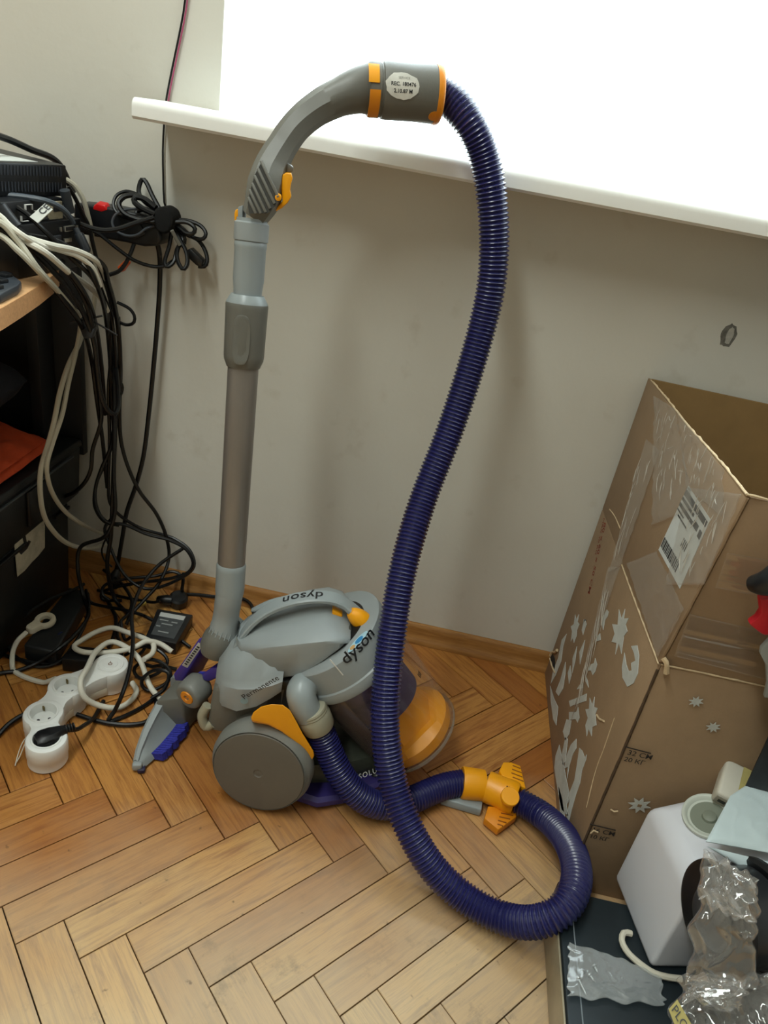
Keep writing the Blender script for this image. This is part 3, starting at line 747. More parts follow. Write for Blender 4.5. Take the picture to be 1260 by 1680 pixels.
# ---- wand
WB = Vector((-0.2666,-0.3800,0.2843)); WT = Vector((-0.2981,-0.3000,0.8377)); wd = (WT-WB).normalized(); WL = (WT-WB).length
def wz(px): return px
def wpos(p): return (Vector(p)-WB).dot(wd)
s_cuff0 = wpos((-0.2675,-0.3770,0.3058)); s_cuff1 = wpos((-0.2683,-0.3720,0.3455)); s_col0 = wpos((-0.2861,-0.3300,0.6574)); s_col1 = wpos((-0.2898,-0.3180,0.7371)); s_colt = wpos((-0.2907,-0.3160,0.7516)); s_up1 = wpos((-0.2962,-0.3040,0.8182))
wand = lathe('wand', [(.019, s_cuff1-.01), (.0212, s_cuff1), (.0218, s_col0+.01), (.019, s_col0+.01)], WB, wd, silver_tube, vac, seg=40, angle=.5)
lathe('wand_cuff', [(.018, s_cuff0-.012), (.0215, s_cuff0-.012), (.0222, s_cuff0-.008), (.0228, s_cuff0), (.0228, s_cuff1-.006), (.0232, s_cuff1), (.0215, s_cuff1+.004)], WB, wd, vac_light, wand, seg=40, angle=.4)
lathe('lock_collar', [(.020, s_col0-.004), (.0235, s_col0-.004), (.0275, s_col0+.006), (.0282, s_col0+.012), (.0292, s_col1-.004), (.0294, s_col1), (.0288, s_col1+.003)], WB, wd, vac_dark, wand, seg=48, angle=.4)
lathe('collar_ring', [(.0288, s_col1+.002), (.0286, s_col1+.004), (.0225, s_colt), (.0200, s_colt-.001)], WB, wd, vac_light, wand, seg=48, angle=.35)
lathe('upper_tube', [(.0185, s_colt-.01), (.0196, s_colt+.006), (.0212, s_colt+.020), (.0212, s_up1-.008), (.0218, s_up1-.006), (.0218, s_up1), (.0205, s_up1+.002), (.0205, s_up1+.03)], WB, wd, vac_light, wand, seg=40, angle=.45)
# pressed thumb recess on the collar
def collar_recess():
    a, u, w = axes(wd); mid = (s_col0+s_col1)/2; camdir = (Vector(cam.location)-WB); camdir = (camdir-a*camdir.dot(a)).normalized(); s = a.cross(camdir); v = []
    out = []
    for k in range(24):
        t = 2*PI*k/24; x = .0115*math.copysign(abs(math.cos(t))**.6, math.cos(t)); y = (s_col1-s_col0)*.40*math.copysign(abs(math.sin(t))**.7, math.sin(t))
        out.append((x-.005, y))
    P = [WB+a*(mid+y-.004)+camdir*(.0289*math.cos(x/.0289))+s*(.0289*math.sin(x/.0289)) for x, y in out]
    Q = [WB+a*(mid+y*.86-.004)+camdir*(.0262*math.cos(x*.8/.0262))+s*(.0262*math.sin(x*.8/.0262)) for x, y in out]
    Po = [WB+a*(mid+y*1.05-.004)+camdir*(.0296*math.cos(x*1.08/.0296))+s*(.0296*math.sin(x*1.08/.0296)) for x, y in out]
    n = 24; v = Po+[p+(p-WB-a*(p-WB).dot(a)).normalized()*.0012 for p in P]+[p+(p-WB-a*(p-WB).dot(a)).normalized()*.0030 for p in Q]
    f = [(k*n+i, k*n+(i+1) % n, (k+1)*n+(i+1) % n, (k+1)*n+i) for k in (0, 1) for i in range(n)]+[tuple(range(2*n, 3*n))]
    mesh('thumb_recess', v, f, vac_dark, wand, angle=.8)
collar_recess()

# ---- curved handle
def hpt(px): return px
HC = [Vector(p) for p in [(-0.2950,-0.3000,0.8506),(-0.2873,-0.2980,0.8715),(-0.2851,-0.2920,0.8924),(-0.2832,-0.2800,0.9144),(-0.2749,-0.2680,0.9389),(-0.2613,-0.2550,0.9656),(-0.2403,-0.2380,0.9894),(-0.2165,-0.2250,1.0065),(-0.1942,-0.2120,1.0185),(-0.1803,-0.2050,1.0225)]]
hw_ = [20.5, 27, 29, 26, 23, 23, 24.5, 27.5, 34, 38]
P = catmull(HC, 80); P, hl = resample(P, .004)
acc = [0]
for i in range(1, len(HC)): acc.append(acc[-1]+(HC[i]-HC[i-1]).length)
def hrad(s):
    return float(np.interp(s*acc[-1], acc, hw_))
T_, U_ = frames(P); rings = []
view = (Vector(cam.location)-P[len(P)//2]).normalized()
fwdv = Vector((-0.047148, 0.881772, -0.469314))
for i, p in enumerate(P):
    dep = (p-Vector(cam.location)).dot(fwdv); r = hrad(i/(len(P)-1))*dep/1183.45
    w = T_[i].cross(view).normalized(); q = w.cross(T_[i]).normalized(); rr = []
    fr_ = i/(len(P)-1); rnd = min(1, max(0, (fr_-.72)/.2))
    for k in range(24):
        a = 2*PI*k/24; sect = PI/4; aa = (a % sect)-sect/2
        m = (math.cos(sect/2)/math.cos(aa)*1.055)*(1-rnd)+rnd
        rr.append(p+w*(r*math.cos(a)*m)+q*(min(r, .0255)*math.sin(a)*m))
    rings.append(rr)
grip = loft('handle', rings, vac_dark, vac)
for s_off in (wpos((-0.2981,-0.3000,0.8377))-.002,):
    lathe('handle_collar', [(.020, s_up1+.001), (.0228, s_up1+.002), (.0232, s_up1+.010), (.0232, s_off+.006), (.021, s_off+.008)], WB, wd, vac_grey, grip, seg=36, angle=.4)
# diagonal ribs on the near face of the grip
def near(px_pts, off): return [Vector(p)+view*off for p in px_pts]
off_ = view*.0246
gp = [Vector(p)+off_ for p in [(-0.2936,-0.2880,0.9193),(-0.2789,-0.2910,0.9016),(-0.2648,-0.2960,0.8813),(-0.2690,-0.2980,0.8703),(-0.2775,-0.3000,0.8606),(-0.3018,-0.3010,0.8563),(-0.3047,-0.3000,0.8686),(-0.3035,-0.2970,0.8836),(-0.2998,-0.2930,0.9032)]]
prism('grip_recess', gp, view*-.012, mat('groove_dark', '#33322d', .6), grip, bevel=0)
for a, b in ([(-0.2954,-0.2875,0.9197),(-0.2665,-0.2960,0.8818)], [(-0.2979,-0.2905,0.9107),(-0.2703,-0.2975,0.8737)], [(-0.3004,-0.2930,0.9016),(-0.2750,-0.2990,0.8670)], [(-0.3024,-0.2950,0.8925),(-0.2801,-0.3000,0.8616)], [(-0.3044,-0.2970,0.8841),(-0.2863,-0.3005,0.8591)], [(-0.3049,-0.2985,0.8752),(-0.2928,-0.3010,0.8579)]):
    a, b = Vector(a)+view*.0266, Vector(b)+view*.0266; d = (b-a).normalized(); s = d.cross(view).normalized()
    prism('grip_rib', [a-s*.0019, b-s*.0019, b+s*.0019, a+s*.0019], view*-.012, vac_dark, grip, bevel=.0007)
# yellow trigger
tr_px = [(-0.2655,-0.2880,0.9074),(-0.2609,-0.2880,0.9104),(-0.2544,-0.2880,0.9108),(-0.2521,-0.2880,0.9053),(-0.2537,-0.2880,0.8969),(-0.2538,-0.2880,0.8903),(-0.2514,-0.2880,0.8832),(-0.2556,-0.2880,0.8749),(-0.2631,-0.2880,0.8668),(-0.2725,-0.2880,0.8605),(-0.2805,-0.2880,0.8553),(-0.2776,-0.2880,0.8604),(-0.2682,-0.2880,0.8682),(-0.2623,-0.2880,0.8753),(-0.2637,-0.2880,0.8811),(-0.2665,-0.2880,0.8925)]
prism('trigger', [Vector(p)+view*.010 for p in tr_px], view*-.022, yellow, grip, bevel=.002, seg=3)
lathe('trigger_pivot', [(.0042, -.01), (.0042, .002), (.003, .0028), (0, .0028)], Vector((-0.2654,-0.3000,0.8815))+view*.019, view, yellow, grip, seg=20)
prism('trigger_guard', [Vector(p)+view*.008 for p in [(-0.2722,-0.2750,0.9234),(-0.2621,-0.2750,0.9208),(-0.2552,-0.2750,0.9176),(-0.2562,-0.2750,0.9115),(-0.2659,-0.2750,0.9091),(-0.2721,-0.2750,0.9132)]], view*-.018, vac_dark, grip, bevel=.002)
prism('rear_button', [Vector(p) for p in [(-0.3221,-0.3000,0.8549),(-0.3180,-0.3000,0.8564),(-0.3169,-0.3000,0.8405),(-0.3201,-0.3000,0.8384),(-0.3229,-0.3000,0.8425),(-0.3234,-0.3000,0.8501)]], Vector((0, .010, 0)), yellow, grip, bevel=.0015)
prism('button_base', [Vector(p) for p in [(-0.3174,-0.3050,0.8592),(-0.3110,-0.3050,0.8626),(-0.3094,-0.3050,0.8408),(-0.3160,-0.3050,0.8396)]], Vector((0, .016, 0)), vac_grey, grip, bevel=.001)
# swivel cuff at the hose end
CA = Vector((-0.1803,-0.2050,1.0225)); CB = Vector((-0.0893,-0.1780,1.0320)); ca = (CB-CA).normalized(); CLn = (CB-CA).length
cuff = lathe('swivel_cuff', [(.020, -.004), (.0318, -.003), (.0330, .000), (.0330, .012), (.0318, .0130), (.0318, .0150), (.0335, .016), (.0345, .022), (.0340, CLn*.6), (.0352, CLn-.011), (.0352, CLn-.009), (.020, CLn-.009)], CA, ca, vac_dark, vac, seg=48, angle=.35)
lathe('cuff_ring', [(.020, CLn-.0095), (.0358, CLn-.009), (.0362, CLn-.006), (.0358, CLn-.002), (.034, CLn), (.020, CLn)], CA, ca, orange_y, cuff, seg=48, angle=.4)
def cuff_patch(name, s0, s1, t0, t1, m, r=.0341, parent=cuff, shape=None, n=14, th_=.0016):
    a = ca; q = (Vector(cam.location)-CA); q = (q-a*q.dot(a)).normalized(); s = -a.cross(q); out = []
    if shape is None:
        loop = [(s0, t0+(t1-t0)*k/n) for k in range(n+1)]+[(s1, t1+(t0-t1)*k/n) for k in range(n+1)]
    else: loop = shape
    P = [CA+a*x+q*(r*math.cos(t))+s*(r*math.sin(t)) for x, t in loop]; Q = [CA+a*x+q*((r+th_)*math.cos(t))+s*((r+th_)*math.sin(t)) for x, t in loop]
    k = len(P)
    if shape is None:                                 # strip quads so the patch follows the curve
        f = []
        for i in range(n): f.append((k+i, k+i+1, k+2*n-i, k+2*n+1-i))
        f += [(i, (i+1) % k, k+(i+1) % k, k+i) for i in range(k)]
        return mesh(name, P+Q, f, m, parent)
    cx = sum(x for x, t in loop)/k; ct = sum(t for x, t in loop)/k
    mid = [CA+a*(cx+(x-cx)*.5)+q*((r+th_)*math.cos(ct+(t-ct)*.5))+s*((r+th_)*math.sin(ct+(t-ct)*.5)) for x, t in loop]
    cen = CA+a*cx+q*((r+th_)*math.cos(ct))+s*((r+th_)*math.sin(ct))
    f = [(i, (i+1) % k, k+(i+1) % k, k+i) for i in range(k)]+[(k+i, k+(i+1) % k, 2*k+(i+1) % k, 2*k+i) for i in range(k)]+[(2*k+i, 2*k+(i+1) % k, 3*k) for i in range(k)]
    return mesh(name, P+Q+mid+[cen], f, m, parent)
cuff_patch('yellow_pad', -.006, .008, .25, 1.0, yellow, r=.0330)
cuff_patch('yellow_pad', -.004, .010, -1.15, .02, orange_y, r=.0330)
lab = []
for k in range(30):
    t = 2*PI*k/30; j = 1+.10*noise.noise(Vector((math.cos(t)*3, math.sin(t)*3, 1)))
    lab.append((.038+.022*j*math.cos(t), .22+.46*j*math.sin(t)))
sticker = cuff_patch('paper_label', 0, 0, 0, 0, mat('worn_white_label', '#cfcdc4', .6, var=.15, vscale=60), r=.0345, shape=lab, th_=.0004)
def on_cuff(s0, t0):
    a = ca; q = (Vector(cam.location)-CA); q = (q-a*q.dot(a)).normalized(); s = -a.cross(q)
    def fn(x, y):
        t = t0+y/.0352; return CA+a*(s0+x)+q*(.0352*math.cos(t))+s*(.0352*math.sin(t))
    return fn
text('label_print', 'REC. 180476', .0062, on_cuff(.039, .26), ink, sticker, bold=.02)
text('label_print', '2.10.87 M', .0062, on_cuff(.039, .03), ink, sticker, bold=.02)
text('label_print', 'SERVICE', .0042, on_cuff(.040, .47), mat('grey_print', '#77756e', .6), sticker)
dot = [(.085+.008*math.cos(2*PI*k/20), -.80+.23*math.sin(2*PI*k/20)) for k in range(20)]
cuff_patch('amber_dot', 0, 0, 0, 0, orange_y, r=.0350, shape=dot, th_=.0006)

# ---- neck and floor head parked behind the canister
NB_ = Vector((-0.2798,-0.4020,0.1890)); NM = Vector((-0.2688,-0.3880,0.2343)); NT = Vector((-0.2674,-0.3790,0.2989))
neck = lathe('wand_neck', [(.014, -.004), (.0205, -.002), (.0262, .010), (.0275, .024), (.0262, .034), (.022, .044)], NB_, (NM-NB_), vac_dark, vac, seg=36, angle=.5)
NLn = (NT-NM).length
lathe('neck_tube', [(.018, -.012), (.0235, -.010), (.0228, .006), (.0212, .012), (.0205, NLn*.55), (.0212, NLn*.58), (.0212, NLn), (.018, NLn)], NM, (NT-NM), vac_grey, neck, seg=36, angle=.45)
nd = (NM-NB_).normalized()
for k in range(7):
    t = -.95+k*.32; a, u, w = axes(nd); q = (Vector(cam.location)-NM); q = (q-a*q.dot(a)).normalized(); s = a.cross(q)
    c = NB_+nd*.038+q*(.0238*math.cos(t))+s*(.0238*math.sin(t)); e = NB_+nd*.050+q*(.0226*math.cos(t))+s*(.0226*math.sin(t))
    v, f = sweep([c, c.lerp(e, .5), e], .0011, 6); mesh('neck_rib', v, f, vac_light, neck)
head = mesh('floor_head', *merge(
    # central block of the head
    ([Vector(p) for p in [(-.372, -.415, .006), (-.318, -.405, .004), (-.300, -.335, .004), (-.355, -.335, .006), (-.372, -.41, .065), (-.330, -.40, .075), (-.312, -.335, .075), (-.358, -.335, .065)]],
     [(3, 2, 1, 0), (4, 5, 6, 7), (0, 1, 5, 4), (1, 2, 6, 5), (2, 3, 7, 6), (3, 0, 4, 7)])), vac_dark, vac, bevel=.004)
def head_wing(s):
    # swept wing from the centre out to the tip; s = 1 towards the viewer
    yc = -.372; prof = [(.030, -.374, .060, -.333, .004, .020), (.055, -.376, .052, -.336, .004, .019), (.085, -.376, .042, -.342, .003, .017), (.112, -.374, .030, -.350, .002, .014), (.128, -.371, .020, -.356, .002, .012)]
    rings = []
    for d, xb, zt, xs, zb, th_ in prof:
        y = yc-s*d
        rings.append([Vector(p) for p in ((xb, y, zt-.004), (xb+.004, y, zt), (xb+th_*.7, y, zt-.002), (xb+th_*.8, y, zt*.75), (xs-.004, y, zb+.016), (xs, y, zb+.012), (xs+.004, y, zb+.004), (xs, y, zb), (xb+.006, y, zb), (xb, y, zb+.004))])
    loft('head_wing', rings, vac_grey, head, angle=.35)
    tv = []; rnd = random.Random(3+s)
    ds = [.028+.0052*k for k in range(16)]
    for k in range(15):                                             # rows of bristle tufts along the sole
        qd = []
        for d_ in (ds[k]+.0004, ds[k+1]-.0004):
            xs_ = float(np.interp(d_, [p[0] for p in prof], [p[3] for p in prof])); zb_ = float(np.interp(d_, [p[0] for p in prof], [p[4] for p in prof])); y = yc-s*d_
            lx = .017+rnd.uniform(-.002, .003)
            qd.append([(xs_-.002, y, zb_+.014), (xs_+lx, y, zb_+.018), (xs_+lx+.003, y, zb_+.003), (xs_, y, zb_+.001)])
        v_ = qd[0]+qd[1]; f_ = [(0, 1, 2, 3), (7, 6, 5, 4)]+[(i, (i+1) % 4, 4+(i+1) % 4, 4+i) for i in range(4)]
        tv.append((v_, f_))
    mesh('bristle_strip', *merge(*tv), bristle_m, head, smooth=False)
    if True:
        d, xb, zt, xs, zb, th_ = prof[-1]
        box('tip_claw', ((xb+xs)/2+.001, yc-s*.131, .0105), (.016, .012, .014), vac_grey, head, rot=.3*s, bevel=.004)
        box('tip_foot', ((xb+xs)/2+.008, yc-s*.130, .0045), (.012, .014, .008), mat('dark_purple_foot', '#1e1838', .5), head, rot=.3*s, bevel=.002)
for s in (1, -1): head_wing(s)
RC = Vector((-0.3106,-0.4320,0.1097)); RB = Vector((-0.2985,-0.3950,0.1129)); ra = (RC-RB).normalized(); RL = (RC-RB).length
roller = lathe('head_wheel', [(.010, -.002), (.0215, 0), (.0250, .004), (.0258, .012), (.0254, RL-.008), (.0230, RL-.002), (.0195, RL), (.0125, RL-.001)], RB, ra, tyre_m, head, seg=36, angle=.5)
lathe('wheel_hub', [(.012, RL-.006), (.0125, RL-.0005), (.0115, RL+.001), (.0055, RL+.001), (.0045, RL-.002), (.002, RL-.002), (.0015, RL+.0002), (0, RL+.0002)], RB, ra, orange_y, head, seg=32)
prism('head_pedal', [(-0.3491,-0.3950,0.1187),(-0.3340,-0.3950,0.1497),(-0.3080,-0.3950,0.2075),(-0.2997,-0.3950,0.2060),(-0.3009,-0.3950,0.1878),(-0.3122,-0.3950,0.1599),(-0.3238,-0.3950,0.1300),(-0.3315,-0.3950,0.1074),(-0.3465,-0.3950,0.1044)], Vector((.018, .050, -.012)), purple, head, bevel=.003)
prism('pedal_label', [Vector(p)+Vector((.002, -.004, .004)) for p in [(-0.3360,-0.3920,0.1400),(-0.3097,-0.3920,0.1958),(-0.3033,-0.3920,0.1924),(-0.3273,-0.3920,0.1372)]], Vector((.001, .002, -.004)), mat('barcode_label', '#c9c9c4', .5), head, bevel=0)
q0, q1 = [Vector(p)+Vector((.0025, -.005, .005)) for p in [(-0.3339,-0.3920,0.1406),(-0.3095,-0.3920,0.1920)]]; q2 = Vector((-0.3284,-0.3920,0.1382))+Vector((.0025, -.005, .005))
for k in range(9):
    t = .06+k*.1; a = q0.lerp(q1, t); b = a+(q2-q0)*.8; c_ = (q1-q0)*.045
    prism('barcode_bar', [a, b, b+c_, a+c_], Vector((0, .0008, -.0006)), ink, head, bevel=0, smooth=False)
prism('pedal_latch', [(-0.2954,-0.4100,0.1442),(-0.2807,-0.4100,0.1642),(-0.2676,-0.4100,0.1693),(-0.2631,-0.4100,0.1627),(-0.2673,-0.4100,0.1470),(-0.2823,-0.4100,0.1334),(-0.2917,-0.4100,0.1333)], Vector((.010, .030, -.004)), purple, head, bevel=.003)
prism('parking_clip', [(-0.2582,-0.3720,0.2403),(-0.2533,-0.3720,0.2442),(-0.2327,-0.3720,0.2297),(-0.2352,-0.3720,0.2227)], Vector((0, .012, -.003)), vac_light, neck, bevel=.001)
prism('parking_clip', [(-0.2382,-0.3850,0.1922),(-0.2216,-0.3850,0.2450),(-0.2166,-0.3850,0.2451),(-0.2252,-0.3850,0.1855)], Vector((0, .012, -.003)), vac_dark, neck, bevel=.002)

# ================================================================ big cardboard box
card_m = mat('cardboard', '#93795c', .8, var=.14, vscale=7, bump=.12, bscale=260)
card_in = mat('cardboard_inside', '#86693f', .85, var=.12, vscale=9)
card_edge = mat('torn_cardboard_edge', '#cdb591', .9, var=.25, vscale=70)
print_w = mat('white_box_print', '#bfc2bd', .75, var=.16, vscale=30)
print_k = mat('dark_box_print', '#2a2320', .8)
print_r = mat('red_box_print', '#8c2d1a', .8, var=.2, vscale=60)
bx = .342
cb = thing('cardboard_box', 'tall open brown cardboard box with white star prints and shipping label, standing against the wall', 'cardboard box', (.60, -.27, 0))
XB = .98; TH = .0045
def panel(name, quad, n, m=card_m):
    n = Vector(n)*TH; return prism(name, quad, n, m, cb, bevel=.0012)
L0, L1_, L2_, L3 = Vector((bx, -.020, 0)), Vector((bx, -.531, 0)), Vector((bx, -.518, .441)), Vector((bx, -.549, .703))
L4, L5 = Vector((bx, -.020, .676)), Vector((bx, -.020, .412))
lp = prism('side_panel', [L0, L1_, L2_, L5], (TH, 0, 0), card_m, cb, bevel=.0012)
lf = prism('side_flap', [L5+Vector((0, 0, .0006)), L2_+Vector((0, 0, .0006)), L3, Vector((bx, -.30, .688)), L4], (TH, 0, 0), card_m, cb, bevel=.0012)
F1, F2, F3 = Vector((XB, -.531, 0)), Vector((XB, -.518, .441)), Vector((XB, -.555, .690))
fp = prism('front_panel', [L1_+Vector((TH+.0005, 0, 0)), F1, F2, L2_+Vector((TH+.0005, 0, 0))], (0, TH, 0), card_m, cb, bevel=.0012)
ff = prism('front_flap', [L2_+Vector((TH+.0005, 0, .0006)), F2+Vector((0, 0, .0006)), F3, L3+Vector((TH+.0005, 0, -.002))], (0, TH, 0), card_m, cb, bevel=.0012)
prism('back_panel', [Vector((bx+TH+.0005, -.0198, 0)), Vector((XB, -.0198, 0)), Vector((XB, -.0198, .70)), Vector((.62, -.0198, .672)), Vector((bx+TH+.0005, -.0198, .676))], (0, -TH, 0), card_in, cb, bevel=.0012)
prism('side_panel', [Vector((XB, -.020, 0)), Vector((XB, -.53, 0)), Vector((XB, -.55, .69)), Vector((XB, -.020, .69))], (TH, 0, 0), card_m, cb, bevel=.0012)
box('bottom_panel', ((bx+XB)/2, -.27, .004), (XB-bx-.020, .50, .005), card_m, cb, bevel=0)
def rough_line(name, pts, r, m, parent, n=60, amp=.0012, seed=0):
    P = catmull(pts, n); P, _ = resample(P, .006); Q = []
    R_ = []
    for i, p in enumerate(P):
        k = noise.noise(Vector((i*.35, seed, 3))); Q.append(p+Vector((0, noise.noise(Vector((i*.3, seed+7, 1)))*amp, k*amp))); R_.append(r*(1+.5*k))
    v, f = sweep(Q, R_, 6); return mesh(name, v, f, m, parent)
rough_line('torn_edge', [L3, Vector((bx+.001, -.45, .699)), Vector((bx+.001, -.30, .689)), Vector((bx+.001, -.16, .684)), Vector((bx+.001, -.04, .678))], .0016, card_edge, lf, seed=1)
rough_line('torn_edge', [L3, L3.lerp(F3, .5), F3], .0015, card_edge, ff, seed=2)
rough_line('fold_line', [Vector((bx-.0005, -.520, .4415)), Vector((bx-.0005, -.38, .432)), Vector((bx-.0005, -.245, .424))], .0011, card_edge, lp, seed=3, amp=.0008)
rough_line('fold_line', [Vector((bx-.0005, -.17, .452)), Vector((bx-.0005, -.115, .447)), Vector((bx-.0005, -.07, .438))], .0011, card_edge, lf, seed=5, amp=.0005)
rough_line('fold_line', [Vector((bx+.004, -.5185, .4405)), Vector((.45, -.5185, .4415)), Vector((.60, -.5185, .441))], .0013, card_edge, fp, seed=4, amp=.0006)
rough_line('bent_corner', [Vector((bx+.002, -.5205, .452)), Vector((bx+.007, -.524, .448)), Vector((bx+.012, -.523, .432))], .0036, card_edge, fp, seed=6)
rough_line('corner_edge', [L1_+Vector((.002, -.0008, .01)), Vector((bx+.002, -.5275, .14)), Vector((bx+.002, -.5235, .30)), L2_+Vector((.002, -.0008, -.01))], .0016, mat('cardboard_dark_edge', '#4a3826', .9), fp, seed=8, amp=.001)
rough_line('corner_edge', [L2_+Vector((.002, 0, .004)), L2_.lerp(L3, .5)+Vector((.002, -.001, 0)), L3+Vector((.002, 0, -.004))], .0020, card_m, ff, seed=9)
# punched hole at the lower back corner
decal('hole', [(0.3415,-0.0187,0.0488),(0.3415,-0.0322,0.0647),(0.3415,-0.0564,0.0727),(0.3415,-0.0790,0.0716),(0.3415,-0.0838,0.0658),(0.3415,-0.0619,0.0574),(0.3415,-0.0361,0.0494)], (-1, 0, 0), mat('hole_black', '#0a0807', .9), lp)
rough_line('torn_edge', [(0.3400,-0.0243,0.0529),(0.3400,-0.0284,0.0663),(0.3400,-0.0508,0.0842),(0.3400,-0.0592,0.0959)], .0028, card_edge, lp, seed=12)
rough_line('torn_edge', [(0.3400,-0.0262,0.0477),(0.3400,-0.0661,0.0571),(0.3400,-0.0966,0.0679)], .0018, card_edge, lp, seed=13)
WL_ = (-1, 0, 0); WF = (0, -1, 0)
def star(c, n, r1, r2, ux, uy, k=8, m=print_w, parent=None, hole=False, rot=0):
    c = Vector(c); P = []
    for i in range(2*k):
        a = PI*i/k+rot; r = r1 if i % 2 == 0 else r2; P.append(c+ux*(r*math.cos(a))+uy*(r*math.sin(a)))
    decal('star_print', P, n, m, parent)
    if hole: decal('star_centre', [c+Vector(n)*.0005+ux*(r2*.45*math.cos(PI/2*i+PI/4+rot))+uy*(r2*.45*math.sin(PI/2*i+PI/4+rot)) for i in range(4)], n, card_m, parent)
